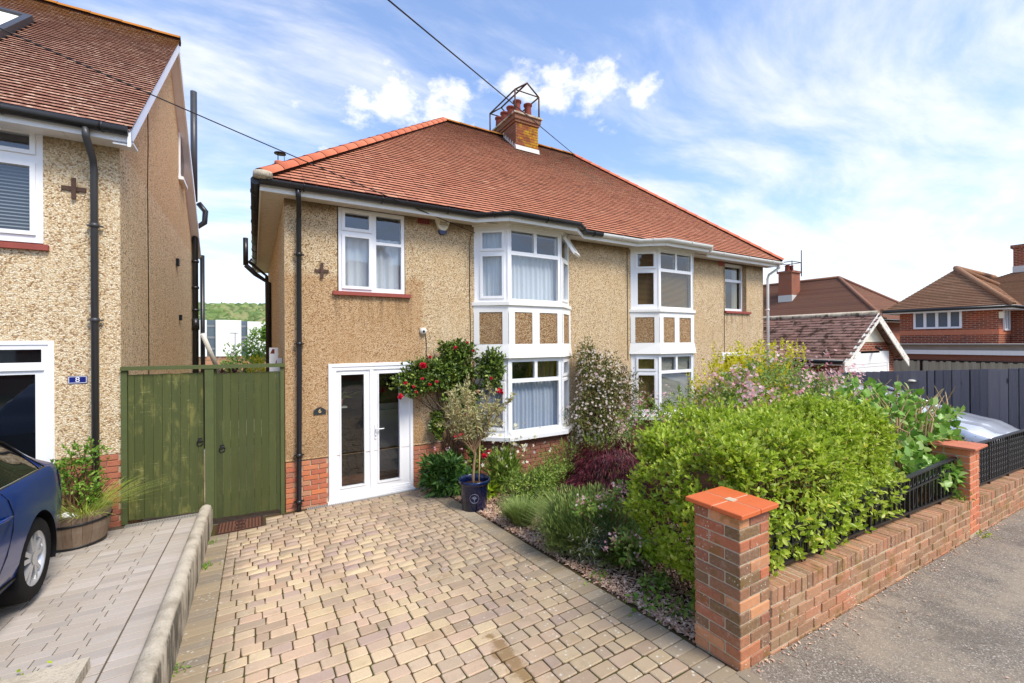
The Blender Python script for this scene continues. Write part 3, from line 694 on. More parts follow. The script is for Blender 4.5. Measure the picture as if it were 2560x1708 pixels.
# low concrete wall between the drives
lw = MB(); ys = [7.02, 6.9, 6.4, 5.6, 4.8, 4.0, 3.2, 2.4, 1.7]; prof = []
r = random.Random(3); N = 9; ring = []
for i, y in enumerate(np.linspace(7.02, 1.68, 60)):
    zb = gz(0, y); top = zb + 0.355 - (0.10 * max(0, (y - 6.75) / 0.27) ** 2)
    xr, xl_ = -0.475, -0.600
    jj = lambda: r.uniform(-0.0035, 0.0035)
    ring += [(xr + 0.0, y, zb - 0.1), (xr + jj() * .4, y, zb + 0.18), (xr + jj() * .4, y, top - 0.05), (xr - 0.012 + jj(), y, top - 0.016 + jj()), (xr - 0.035, y, top + jj()), ((xr + xl_) / 2, y, top + 0.006 + jj()), (xl_ + 0.03, y, top - 0.004 + jj()), (xl_ + 0.006, y, top - 0.03), (xl_, y, zb)]
nr = 60
lw.add(ring, [(i * N + k, i * N + k + 1, (i + 1) * N + k + 1, (i + 1) * N + k) for i in range(nr - 1) for k in range(N - 1)], 0, True); lw.add(ring[:N], [tuple(range(N))])
o = lw.build('low_wall', 'concrete_old'); tag(o, 'low weathered concrete wall running between the grey and the tan driveways', 'wall')
sl = MB(); zt = gl(0, 3.5) + 0.07
sl.add([(-4, 3.66, zt), (-0.88, 3.66, zt - 0.005), (-0.90, 2.2, zt + 0.05), (-4, 2.2, zt + 0.05), (-4, 3.67, zt - 0.3), (-0.875, 3.67, zt - 0.3), (-0.895, 2.2, zt - 0.3), (-4, 2.2, zt - 0.3)], [(0, 3, 2, 1), (0, 1, 5, 4), (1, 2, 6, 5), (3, 0, 4, 7)][::-1])
tag(sl.build('concrete_slab', 'concrete_old'), 'raised weathered concrete slab at the bottom left corner beside the grey drive', 'slab')

# drains along the facades
def drain(name, x0, x1, y, zf, label, m='drain_grey'):
    t = thing(name, label, 'drain')
    mb = MB(); n = int((x1 - x0) / 0.028)
    for i in range(n):
        a = x0 + (x1 - x0) * i / n; z = zf(a)
        mb.box(a, a + 0.012, y - 0.03, y + 0.03, z - 0.02, z + 0.004)
    z = zf((x0 + x1) / 2)
    mb.box(x0, x1, y - 0.045, y - 0.03, z - 0.02, z + 0.004); mb.box(x0, x1, y + 0.03, y + 0.045, z - 0.02, z + 0.004)
    mb.build('grating', m, t)
    MB().box(x0, x1, y - 0.03, y + 0.03, z - 0.03, z - 0.015).build('channel', 'seam', t)
drain('drain_channel', 0.66, 2.62, 7.035, lambda x: -0.002, 'grey slotted drain channel at the foot of the white double doors')
drain('drain_channel', -1.36, -0.62, 6.99, lambda x: gl(0, 6.99) + 0.004, 'slotted drain channel in front of the left green gate')
# inspection cover
mh = thing('inspection_cover', 'rusty brown patterned metal inspection cover before the right gate', 'manhole cover')
mw = Matrix.Translation((-0.16, 6.86, gz(0, 6.86) + 0.004)) @ SLOPE
xf = lambda p: tuple(mw @ Vector(p))
mb = MB(xf); mb.box(-0.235, 0.235, -0.22, 0.22, -0.03, 0.002); mb.build('plate', 'rusty_cover', mh)
mb = MB(xf); mb.ring(-0.255, 0.255, -0.03, 0.0, 0.0, 0, 0) if False else None
for a in ((-0.262, -0.24, -0.245, 0.245), (0.24, 0.262, -0.245, 0.245), (-0.24, 0.24, -0.245, -0.224), (-0.24, 0.24, 0.224, 0.245)): mb.box(a[0], a[1], a[2], a[3], -0.03, 0.004)
mb.build('rim', 'rusty_dark', mh)
mb = MB(xf)
for i in range(12):
    for j in range(11):
        u, v = -0.21 + i * 0.038, -0.19 + j * 0.038
        if abs(u) < 0.07 and abs(v) < 0.07: continue
        mb.box(u - 0.009, u + 0.009, v - 0.009, v + 0.009, 0.002, 0.006)
mb.build('studs', 'rusty_dark', mh)
mb = MB(xf)
for k in range(4): mb.box(-0.055, 0.055, -0.05 + k * 0.028, -0.036 + k * 0.028, 0.002, 0.006)
mb.lathe([(0.0, 0.003), (0.045, 0.003), (0.045, 0.007), (0.0, 0.007)], (0, 0.15, 0), 14); mb.lathe([(0.0, 0.003), (0.045, 0.003), (0.045, 0.007), (0.0, 0.007)], (0, -0.15, 0), 14)
mb.build('lifting_keyholes', 'rusty_dark', mh)

# ------------------------------------------------------------------ brick helpers
def brick_mesh(name, l, h, d, m, bev=0.004):
    me = MB().box(-l / 2, l / 2, -d / 2, d / 2, -h / 2, h / 2).mesh(name, m); return sub_bevel(me, bev)
_bc = {}
def brick(parent, l, h, d, m, mw, name='brick'):
    k = (round(l, 3), round(h, 3), round(d, 3), m)
    if k not in _bc: _bc[k] = brick_mesh('brick_shape', l, h, d, m)
    return link(name, _bc[k], parent, None, mw)
def brick_face(parent, xf4, u0, u1, z0, ncourse, m, h=0.065, gap=0.010, L=0.215, d=0.05, seed=0, zslope=0.0, flem=False, ztop=None):
    """bricks on a vertical face; xf4 maps (u, outward, z) with outward=0 at the brick face"""
    r = random.Random(seed)
    for c in range(ncourse):
        z = z0 + c * (h + gap) + h / 2; u = u0 - (L + gap) / 2 * (c % 2); k = 0
        while u < u1 - 0.02:
            a, b = max(u, u0), min(u + L, u1)
            if b - a > 0.03:
                mid = (a + b) / 2
                mw = xf4 @ Matrix.Translation((mid, -d / 2 + r.uniform(-0.002, 0.002), z)) @ Matrix.Rotation(r.uniform(-0.006, 0.006), 4, 'Y')
                brick(parent, round(b - a, 2), h, d, m, mw)
            u += L + gap
def face_xf(px, py, ex, ey):      # local (u, outward, z)
    l = math.hypot(ex, ey); ex /= l; ey /= l
    return Matrix(((ex, ey, 0, px), (ey, -ex, 0, py), (0, 0, 1, 0), (0, 0, 0, 1)))
# ------------------------------------------------------------------ the semi-detached pair
house = thing('semi_detached_house', 'pebble-dashed pair of houses with red tiled hipped roof and two white bay windows', 'house', (0.39, 7.1, 0))
HP = Matrix.Translation((-0.39, -7.1, 0))
def hb(mb, name, mats, parent=None, kind=None):      # build in world coordinates under the house
    o = mb.build(name, mats, parent or house, kind)
    if (parent or house) is house: o.matrix_local = HP.copy()
    return o
YF = 7.1; XL, XR = 0.39, 12.62; SOF = 4.53
BAYS = (3.415, 7.325)
bay_holes = [(b + 0.06, b + 2.125, 0.72, 4.50) for b in BAYS]
W1 = (1.11, 2.165, 3.22, 4.525); W2 = (10.83, 11.80, 3.22, 4.525)
D1 = (0.97, 2.28, -0.3, 2.11); D2 = (10.66, 11.97, -0.3, 2.11)
fx = lambda p: (p[0], YF - p[1], p[2])       # local (u, outward, z) on the facade
wall = MB(fx)
wall.holes(XL, XR, 0.71, SOF + 0.02, [W1, W2, (D1[0], D1[1], 0.71, D1[3]), (D2[0], D2[1], 0.71, D2[3])] + bay_holes, 0.0, 0.16)
wall = hb(wall, 'front_wall', 'pebble_main')
core = MB(fx); core.holes(XL, XR, -0.6, 0.71, [(D1[0], D1[1], -0.6, 0.71), (D2[0], D2[1], -0.6, 0.71), (BAYS[0] + .06, BAYS[0] + 2.1, -.6, .71), (BAYS[1] + .06, BAYS[1] + 2.1, -.6, .71)], -0.012, 0.15)
hb(core, 'plinth_mortar', 'mortar', wall)
bell = MB(fx)
for a, b in ((XL, D1[0]), (D1[1], BAYS[0]), (BAYS[0] + 2.185, BAYS[1]), (BAYS[1] + 2.185, D2[0]), (D2[1], XR)): bell.extr([(a, 0.0, 0.735), (a, 0.014, 0.715), (a, 0.0, 0.70)], (b - a, 0, 0))
hb(bell, 'drip_edge', 'pebble_main', wall)
FX4 = Matrix.Translation((0, YF - 0.004, 0)) @ Matrix(((1, 0, 0, 0), (0, -1, 0, 0), (0, 0, 1, 0), (0, 0, 0, 1)))
def wbrick(*a, **k): brick_face(wall, *a, **k)
wbrick(FX4, XL, D1[0] - 0.005, -0.05, 10, 'brick_plinth', seed=1)
wbrick(FX4, D1[1] + 0.005, BAYS[0] + 0.02, -0.05, 10, 'brick_plinth', seed=2)
side = MB()
side.quad((XL, YF, 0.6), (XL, YF, SOF + .05), (XL, 15.0, SOF + .05), (XL, 15.0, -0.9)); side.quad((XR, YF, -1), (XR, 15, -1), (XR, 15, SOF + .05), (XR, YF, SOF + .05)); side.quad((XL, 15, -1), (XL, 15, SOF), (XR, 15, SOF), (XR, 15, -1))
side.quad((XL, YF, -0.6), (XL, YF, 0.6), (XL, 15.0, -0.9), (XL, 15.0, -1.6))
hb(side, 'side_wall', 'pebble_side')
mb = MB(); mb.box(XL - .001, XL + 0.2, YF + 0.02, YF + 0.3, -0.6, 0.6) if False else None

# ---- rooms behind the glass
def room(parent, x0, x1, y0, y1, z0, z1, m='room_dark'):
    mb = MB()
    mb.quad((x0, y1, z0), (x1, y1, z0), (x1, y1, z1), (x0, y1, z1)); mb.quad((x0, y0, z0), (x0, y1, z0), (x0, y1, z1), (x0, y0, z1)); mb.quad((x1, y0, z0), (x1, y0, z1), (x1, y1, z1), (x1, y1, z0))
    mb.quad((x0, y0, z0), (x1, y0, z0), (x1, y1, z0), (x0, y1, z0)); mb.quad((x0, y0, z1), (x0, y1, z1), (x1, y1, z1), (x1, y0, z1))
    return hb(mb, 'room', m, parent)
# ---- windows
def drape(xf, u0, u1, w0, w1, o, amp=0.018, per=0.09, seed=0, flare=0.0):
    r = random.Random(seed); n = max(12, int((u1 - u0) / 0.012)); mb = MB(xf); P = []
    ph = [r.uniform(0, 6) for _ in range(3)]
    rows = 4
    for j in range(rows):
        w_ = w0 + (w1 - w0) * j / (rows - 1); am = amp * (1.15 - 0.45 * j / (rows - 1))
        for i in range(n + 1):
            u = u0 + (u1 - u0) * i / n
            P.append((u, o + am * (math.sin(u * 6.283 / per + ph[0] + 0.5 * math.sin(u * 9 + ph[1])) + 0.5 * math.sin(u * 6.283 / per * 0.37 + ph[2])), w_))
    mb.add(P, [(j * (n + 1) + i, j * (n + 1) + i + 1, (j + 1) * (n + 1) + i + 1, (j + 1) * (n + 1) + i) for j in range(rows - 1) for i in range(n)], 0, True)
    return mb
def blind(xf, u0, u1, w0, w1, o, pitch=0.028):
    mb = MB(xf); z = w0
    while z < w1:
        mb.add([(u0, o + 0.010, z), (u1, o + 0.010, z), (u1, o - 0.012, z + 0.020), (u0, o - 0.012, z + 0.020)], [(0, 1, 2, 3)]); z += pitch
    return mb
def pane(xf, u0, u1, w0, w1, o, parent, build, m='glass'):
    return build(MB(xf).quad((u0, o, w0), (u1, o, w0), (u1, o, w1), (u0, o, w1)), 'pane', m, parent)
def window(xf, u0, u1, w0, w1, panes, parent, build, name='window', fw=0.05, o=-0.03, m='upvc', subs=None):
    """frame with a hole per pane; panes = (u0,u1,w0,w1,sash). Returns the frame object."""
    fr = MB(xf); fr.holes(u0, u1, w0, w1, [(a - (0.0), b, c, e) for a, b, c, e, s_ in panes], o, 0.06)
    for a, b, c, e in ((u0, u1, w0, w0 + 0.001), ): pass
    # outer edge faces
    fr.quad((u0, o, w0), (u0, o, w1), (u0, o - 0.07, w1), (u0, o - 0.07, w0)); fr.quad((u1, o, w0), (u1, o - 0.07, w0), (u1, o - 0.07, w1), (u1, o, w1))
    fr.quad((u0, o, w0), (u0, o - 0.07, w0), (u1, o - 0.07, w0), (u1, o, w0)); fr.quad((u0, o, w1), (u1, o, w1), (u1, o - 0.07, w1), (u0, o - 0.07, w1))
    f = build(fr, name, m, parent)
    tgt = f if subs is None else subs
    for a, b, c, e, s_ in panes:
        if s_:
            sr = MB(xf); q = 0.045
            for (x0, x1, z0, z1) in ((a - q, b + q, c - q, c), (a - q, b + q, e, e + q), (a - q, a, c, e), (b, b + q, c, e)):
                sr.box(x0, x1, o + 0.0005, o + 0.022, z0, z1)
            build(sr, 'sash', m, tgt)
        pane(xf, a, b, c, e, o - 0.022, tgt, build)
    return f
win1 = window(fx, W1[0] + .02, W1[1] - .005, 3.225, 4.52, [(1.225, 1.585, 4.215, 4.445, True), (1.225, 1.585, 3.315, 4.075, True), (1.70, 2.105, 4.045, 4.46, False), (1.70, 2.105, 3.30, 4.00, False)], house, hb, o=-0.02)
hb(MB(fx).box(1.04, 2.245, -0.10, 0.055, 3.165, 3.222), 'sill', 'sill_tile', win1)
hb(drape(fx, 1.15, 2.14, 3.26, 4.12, -0.16, 0.02, 0.13, 3), 'net_curtain', 'net_white', win1)
room(win1, 1.05, 2.25, YF + 0.17, YF + 1.6, 3.0, 4.6)
win2 = window(fx, W2[0], W2[1], 3.225, 4.52, [(10.89, 11.74, 4.10, 4.44, False), (10.89, 11.74, 3.30, 4.03, False)], house, hb, o=-0.12)
hb(MB(fx).box(10.80, 11.95, -0.12, 0.05, 3.165, 3.222), 'sill', 'sill_tile', win2)
room(win2, 10.7, 11.95, YF + 0.19, YF + 1.6, 3.0, 4.6)
hb(drape(fx, 11.55, 11.78, 3.24, 4.5, -0.25, 0.02, 0.1, 8), 'curtain', 'drape', win2)

# ---- bays
def bayf(a, b):
    l = math.hypot(b[0] - a[0], b[1] - a[1]); ex, ey = (b[0] - a[0]) / l, (b[1] - a[1]) / l
    return (lambda p: (a[0] + ex * p[0] + ey * p[1], a[1] + ey * p[0] - ex * p[1], p[2])), l, face_xf(a[0], a[1], ex, ey)
for bi, bx_ in enumerate(BAYS):
    A, B, C_, D_ = (bx_, YF), (bx_ + 0.5, 6.716), (bx_ + 1.685, 6.716), (bx_ + 2.185, YF)
    def loop(off):      # bay outline pushed outward
        k = off
        return [(A[0] - k * 0.9, YF + 0.02), (A[0] - k * 0.9, YF - 0.001), (B[0] - k * 0.42, B[1] - k), (C_[0] + k * 0.42, C_[1] - k), (D_[0] + k * 0.9, YF - 0.001), (D_[0] + k * 0.9, YF + 0.02)]
    bay = MB()
    bay.prism(loop(0.045), 3.085, 3.145); bay.prism(loop(0.012), 2.965, 3.085)          # sill moulding, top board
    cor = MB(); cor.prism(loop(0.030), 4.50, 4.58); cor.prism(loop(0.075), 4.58, 4.66) if bi == 1 else cor.prism(loop(0.02), 4.58, 4.66)
    lo, hi = loop(0.055), loop(0.012); n = 6                                         # flared skirt
    bay.add([(x, y_, 2.14) for x, y_ in lo] + [(x, y_, 2.39) for x, y_ in hi], [tuple(range(n - 1, -1, -1)), tuple(range(n, 2 * n))] + [(i, i + 1, n + i + 1, n + i) for i in range(n - 1)])
    bay.prism(loop(0.0), 2.115, 2.141)
    fac = [bayf(A, B), bayf(B, C_), bayf(C_, D_)]
    # uprights between the panels
    xf, l, _ = fac[1]
    pan = []
    for fi, (xf, l, _) in enumerate(fac):
        segs = [(0.10, l - 0.11)] if fi != 1 else [(0.125, 0.50), (0.66, l - 0.115)]
        m2 = MB(xf); m2.holes(0, l, 2.39, 2.965, [(a, b, 2.39, 2.965) for a, b in segs], 0.012, 0.02)
        off = len(bay.v); bay.v += m2.v; bay.f += [[off + i for i in f] for f in m2.f]; bay.mi += m2.mi; bay.sm += m2.sm
        for a, b in segs: pan.append((xf, a, b))
    bay = hb(bay, 'bay_window', 'white_paint')
    cor.build('cornice', 'white_paint', bay)
    bb = lambda m_, nme, mt, par=None: m_.build(nme, mt, bay)
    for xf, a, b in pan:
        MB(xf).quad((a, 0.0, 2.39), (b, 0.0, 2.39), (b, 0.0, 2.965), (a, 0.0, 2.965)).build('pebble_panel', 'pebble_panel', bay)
    # windows on each facet, upper then lower
    for lev, (z0, z1, gb, tb, tt, gt) in enumerate(((3.145, 4.51, 3.205, 3.995, 4.065, 4.43), (0.745, 2.115, 0.835, 1.69, 1.76, 2.065))):
        for fi, (xf, l, _) in enumerate(fac):
            if fi == 1:
                mid = l / 2
                ps = [(0.075, l - 0.075, gb, tb, False), (0.075, mid - 0.032, tt, gt, False), (mid + 0.032, l - 0.075, tt, gt, False)]
            else:
                a, b = (0.165, l - 0.115) if fi == 0 else (0.115, l - 0.165)
                ps = [(a, b, gb + 0.05, tb - 0.03, bi == 0 or lev == 1), (a, b, tt + 0.04, gt - 0.04, True)]
                if bi == 0 and lev == 0 and fi == 2: ps = ps[:1] + [(a - 0.04, b + 0.04, tt + 0.0, gt, False)]
            window(xf, 0.0, l, z0, z1, ps, bay, lambda m_, nme, mt, par: m_.build('window_frame' if nme == 'window' else nme, mt, bay), subs=bay, o=-0.015)
            mb = MB(xf); mb.box(-0.012, 0.035, -0.04, -0.006, z0, z1); mb.build('corner_post', 'upvc', bay)
            if bi == 0:
                if lev == 0: drape(xf, 0.04, l - 0.04, z0 + 0.02, (4.5 if fi != 1 else 4.02), -0.16, 0.018, 0.10, 20 + fi).build('net_curtain', 'net_white', bay)
                else: drape(xf, 0.04, l - 0.04, z0 + 0.02, 1.70, -0.15, 0.02, 0.085, 30 + fi).build('net_curtain', 'curtain_grey', bay)
            else:
                zt = 4.5 if lev == 0 else 2.1
                if lev == 0 and fi == 1: zt = 4.0
                if fi != 2: blind(xf, 0.06, l - 0.06, z0 + 0.04, zt, -0.11).build('venetian_blind', 'blind_slat' if (lev == 0 or fi == 0) else 'blind_pale', bay)
    if bi == 0:      # right-hand top light stands open, hung from its top edge
        xf, l, _ = fac[2]; a, b, c, e = 0.08, l - 0.13, 4.05, 4.44
        q = Matrix.Translation((0, 0.01, e)) @ Matrix.Rotation(rad(32), 4, 'X') @ Matrix.Translation((0, 0, -e))
        xo = lambda p: xf(tuple(q @ Vector(p)))
        sr = MB(xo); sr.ring(a, b, c, e, 0.05, 0.0, 0.05); sr.build('open_sash', 'upvc', bay)
        pane(xo, a + .05, b - .05, c + .05, e - .05, 0.025, bay, lambda m_, nme, mt, par: m_.build(nme, mt, bay))
    sl_ = MB(); sl_.prism(loop(0.115), 0.675, 0.742); sl_.build('sill', 'upvc', bay)
    MB().prism(loop(-0.014), -0.6, 0.68).build('plinth_core', 'mortar_dark', bay)
    nb = 9
    for fi in ((0, 1, 2) if bi == 0 else (0,)):
        _, l, f4 = fac[fi]
        brick_face(bay, f4, 0.0, l, -0.01, nb, 'brick_bay', seed=40 + fi)
    room(bay, bx_ + 0.02, bx_ + 2.165, YF + 0.01, YF + 1.5, 0.2, 2.13); room(bay, bx_ + 0.02, bx_ + 2.165, YF + 0.01, YF + 1.5, 3.0, 4.49)
    mb = MB(); mb.prism([(x, y_) for x, y_ in loop(-0.03)], 2.2, 2.3); mb.build('ceiling', 'room_wall', bay)
    MB().prism(loop(-0.04), 4.47, 4.499).build('ceiling', 'room_wall', bay)
mb = MB(lambda p: p); drape(lambda p: (p[0], 7.5 - p[1], p[2]), 5.0, 5.45, 0.8, 2.1, 0, 0.03, 0.12, 77).build('side_curtain', 'drape', [o for o in house.children if o.name.startswith('bay_window')][0])

# ---- front doors
for di, (x0, x1, _z, z1) in enumerate((D1, D2)):
    w_ = x1 - x0
    dfr = MB(fx); dfr.holes(x0, x1, 0.0, z1, [(x0 + 0.115, x1 - 0.055, 0.105, z1 - 0.105)], 0.012, 0.10)
    dfr.quad((x0, 0.012, 0), (x0, 0.012, z1), (x0, -0.02, z1), (x0, -0.02, 0)); dfr.quad((x1, 0.012, 0), (x1, -0.02, 0), (x1, -0.02, z1), (x1, 0.012, z1)); dfr.quad((x0, .012, z1), (x1, .012, z1), (x1, -.02, z1), (x0, -.02, z1))
    dfr.ring(x0 + .004, x1 - .004, 0.03, z1 - .004, 0.045, 0.0125, 0.024)
    dfr.box(x0 - 0.02, x1 + 0.02, -0.02, 0.06, -0.02, 0.022)
    door = hb(dfr, 'front_door', 'upvc')
    if di == 1:
        room(door, x0 - .1, x1 + .1, YF + 0.1, YF + 1.4, -0.4, 2.3)
        hb(MB(fx).quad((x0 + .1, -.05, .1), (x1 - .1, -.05, .1), (x1 - .1, -.05, 2), (x0 + .1, -.05, 2)), 'pane', 'glass', door); continue
    for k, (a, b, pa, pb) in enumerate(((1.090, 1.585, 1.155, 1.495), (1.640, 2.225, 1.725, 2.055))):
        lf = MB(fx); lf.holes(a, b, 0.105, 2.005, [(pa, pb, 0.205, 1.935)], -0.012 + 0.006 * k, 0.05)
        lf.ring(pa - .022, pb + .022, 0.183, 1.957, 0.022, -0.012 + .006 * k, 0.000 + .006 * k)
        hb(lf, 'door_leaf', 'upvc', door); pane(fx, pa, pb, 0.205, 1.935, -0.04, door, hb)
    hb(MB(fx).box(1.585, 1.64, -0.03, 0.008, 0.105, 2.005), 'meeting_stile', 'upvc', door)
    hd = MB(fx); hd.box(1.655, 1.685, -0.006, 0.010, 0.90, 1.13); hd.tube([(1.67, 0.0, 1.055), (1.67, 0.05, 1.055), (1.79, 0.055, 1.057)], 0.010, 8)
    hb(hd, 'handle', 'upvc', door); hb(MB(fx).box(1.665, 1.675, 0.010, 0.012, 0.93, 0.955), 'keyhole', 'seam', door)
    pr = room(door, 0.92, 2.5, YF + 0.11, YF + 1.25, -0.05, 2.4)
    mb = MB(); mb.box(1.86, 1.95, 8.15, 8.25, 0, 2.4); mb.box(1.95, 2.46, 8.2, 8.25, 0.0, 1.12); mb.box(1.90, 2.46, 8.10, 8.28, 1.12, 1.19); mb.box(1.95, 2.46, 8.2, 8.21, 1.19, 1.30)
    hb(mb, 'inner_door', 'room_wall', door)
    mb = MB()
    for k in range(4): mb.box(0.95, 2.45, YF + 0.15 + 0.25 * k, YF + 0.385 + 0.25 * k, -0.04, 0.015 + 0.01 * k)
    hb(mb, 'floor_tiles', 'brick_bay', door)
# ---- eaves: soffit, fascia, gutters following the bays
def eave_pts(b): return [(b - 0.10, 6.80), (b + 0.36, 6.42), (b + 1.825, 6.42), (b + 2.285, 6.80)]
path = [(0.10, 6.80)] + eave_pts(BAYS[0]) + eave_pts(BAYS[1]) + [(12.86, 6.80)]
so = MB()
inner = [(12.86, YF + .03), (0.10, YF + .03)]
so.quad((0.10, 6.80, SOF), (12.86, 6.80, SOF), (12.86, 7.13, SOF), (0.10, 7.13, SOF))
for b in BAYS: so.add([(x, y_, SOF + 0.012) for x, y_ in eave_pts(b)], [(3, 2, 1, 0)])
so.quad((0.10, 7.131, SOF), (0.10, 15, SOF), (0.42, 15, SOF), (0.42, 7.131, SOF))
hb(so, 'soffit', 'cream_paint')
fa = MB()
for p, q in zip(path, path[1:]):
    nx, ny = (q[1] - p[1]), -(q[0] - p[0]); l = math.hypot(nx, ny); nx *= 0.018 / l; ny *= 0.018 / l
    fa.prism([p, (p[0] + nx, p[1] + ny), (q[0] + nx, q[1] + ny), q][::-1], 4.495, 4.645)
fa.prism([(0.082, 6.782), (0.10, 6.782), (0.10, 15), (0.082, 15)], 4.495, 4.645)
hb(fa, 'fascia', 'white_paint')
def gut(pts, m, name='gutter', z=4.615, r=0.056):
    g = MB(); n = 7
    off = [(x, y_ - 0.075) for x, y_ in pts]
    prof = [(-r, 0.02), (-r, 0), (-r * .75, -r * .7), (0, -r), (r * .75, -r * .7), (r, 0), (r, 0.02)]
    rings = []
    for i, p in enumerate(off):
        a = off[max(i - 1, 0)]; b = off[min(i + 1, len(off) - 1)]
        t = Vector((b[0] - a[0], b[1] - a[1])).normalized(); nn = Vector((t.y, -t.x))
        rings += [(p[0] + nn.x * q[0], p[1] + nn.y * q[0], z + q[1]) for q in prof]
    g.add(rings, [(i * n + k, i * n + k + 1, (i + 1) * n + k + 1, (i + 1) * n + k) for i in range(len(off) - 1) for k in range(n - 1)], 0, True)
    for p, q in zip(off, off[1:]):
        L = math.hypot(q[0] - p[0], q[1] - p[1]); kk = max(1, int(L / 0.9))
        for j in range(kk):
            f = (j + 0.5) / kk; c = (p[0] + (q[0] - p[0]) * f, p[1] + (q[1] - p[1]) * f); t = Vector((q[0] - p[0], q[1] - p[1])).normalized(); nn = Vector((t.y, -t.x))
            g.tube([(c[0] + nn.x * v[0] * 1.12, c[1] + nn.y * v[0] * 1.12, z + v[1] * 1.12) for v in prof], 0.010, 4)
    return hb(g, name, m)
gut([(0.08, 6.80)] + path[1:5] + [(6.15, 6.80)], 'black_plastic'); gut([(6.15, 6.80)] + path[5:9] + [(12.90, 6.80)], 'white_plastic')
g2 = MB()
g2.tube([(0.03, 6.72, 4.60), (0.03, 15.0, 4.60)], 0.056, 10)
for k in range(9): g2.tube([(0.03, 7.2 + 0.9 * k, 4.60), (0.03, 7.22 + 0.9 * k, 4.60)], 0.064, 10)
hb(g2, 'gutter', 'black_plastic')
# ---- roof
PITCH = 3.67 / 4.24; EY, EZ = 6.70, 4.655; RY = 10.99; RZ = EZ + (RY - EY) * PITCH
EXL, EXR = 0.10, 12.90; RXL, RXR = 4.41, 8.85
rf = MB()
dz_ = 0.03
rf.add([(EXL, EY, EZ - dz_), (EXR, EY, EZ - dz_), (RXR, RY, RZ - dz_), (RXL, RY, RZ - dz_), (EXL, 15.25, EZ - dz_), (EXR, 15.25, EZ - dz_)], [(0, 1, 2, 3), (1, 5, 2), (5, 4, 3, 2), (4, 0, 3)])
for b in BAYS:
    e = eave_pts(b); z = 4.60
    rf.add([(e[0][0], 6.74, z + .02), (e[1][0] - .02, 6.36, z), (e[2][0] + .02, 6.36, z), (e[3][0], 6.74, z + .02), (e[3][0] - .1, 7.1, z - .02), (e[0][0] + .1, 7.1, z - .02)], [(0, 1, 2, 3, 4, 5)])
roof = hb(rf, 'roof', 'tile_main')
def tile_shape(name, w_, l, th, m):
    mb = MB(); x = w_ / 2
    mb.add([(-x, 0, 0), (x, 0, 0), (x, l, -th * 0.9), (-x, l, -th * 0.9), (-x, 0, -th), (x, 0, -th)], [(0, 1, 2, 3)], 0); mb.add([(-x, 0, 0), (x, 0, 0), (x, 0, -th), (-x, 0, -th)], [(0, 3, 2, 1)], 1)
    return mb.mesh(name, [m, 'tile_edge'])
def tiling(parent, x_lo, x_hi, nrow, gauge, ey, ez, pitch, m, wt=0.165, skip=None, nobj=300, seed=0, th=0.023):
    """x_lo(f), x_hi(f): extent at fraction f up the slope (f = row)"""
    r = random.Random(seed); ang = math.atan(pitch); c, s_ = math.cos(ang), math.sin(ang); L = []
    for k in range(nrow):
        y_ = ey + k * gauge * c; z = ez + k * gauge * s_ + 0.016
        a, b = x_lo(k * gauge * c), x_hi(k * gauge * c); x = a + (wt / 2 if k % 2 else 0) - wt
        while x < b:
            p, q = max(x, a), min(x + wt - 0.003, b)
            if q - p > 0.03 and not (skip and skip((p + q) / 2, y_)): L.append(((p + q) / 2, y_, z + r.uniform(-0.002, 0.002), q - p, r.uniform(-0.008, 0.008)))
            x += wt
    pr = []
    for t in L:
        px, py, dd = project(t[:3]); pr.append((-1.0 / dd if -5 < px < 2565 and -5 < py < 1713 else 1e9 / max(dd, .1) * 0 + 1, t))
    pr.sort(key=lambda a: a[0])
    shp = tile_shape('tile_shape', wt - 0.003, gauge * 1.25, th, m)
    V = []; F = []; MI = []
    for i, (s0, t) in enumerate(pr):
        if i < nobj and abs(t[3] - (wt - 0.003)) < 0.001:
            mw = Matrix.Translation(t[:3]) @ Matrix.Rotation(ang, 4, 'X') @ Matrix.Rotation(t[4], 4, 'Y')
            o = link('roof_tile', shp, parent, None, mw); continue
        b = len(V); x0, x1 = t[0] - t[3] / 2, t[0] + t[3] / 2; ln = gauge * 1.25; tw = t[4] * t[3] / 2
        f = lambda x, l, n_: (x, t[1] + l * c - n_ * s_, t[2] + l * s_ + n_ * c)
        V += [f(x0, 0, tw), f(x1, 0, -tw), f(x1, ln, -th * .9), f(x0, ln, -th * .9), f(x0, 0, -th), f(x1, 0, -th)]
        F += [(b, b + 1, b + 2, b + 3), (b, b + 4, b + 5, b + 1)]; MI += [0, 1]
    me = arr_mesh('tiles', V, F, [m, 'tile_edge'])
    me.polygons.foreach_set('material_index', MI)
    link('further_roof_tiles', me, parent, 'stuff')
fl = (RXL - EXL) / (RY - EY); fr_ = (EXR - RXR) / (RY - EY)
CHX, CHY0, CHY1 = (6.24, 6.98), 10.25, 11.75
tiling(roof, lambda d_: EXL + 0.03 + d_ * fl, lambda d_: EXR - 0.03 - d_ * fr_, 56, 0.1005, EY - 0.01, EZ, PITCH, 'tile_main', skip=lambda x, y_: CHX[0] < x < CHX[1] and y_ > CHY0, seed=4)
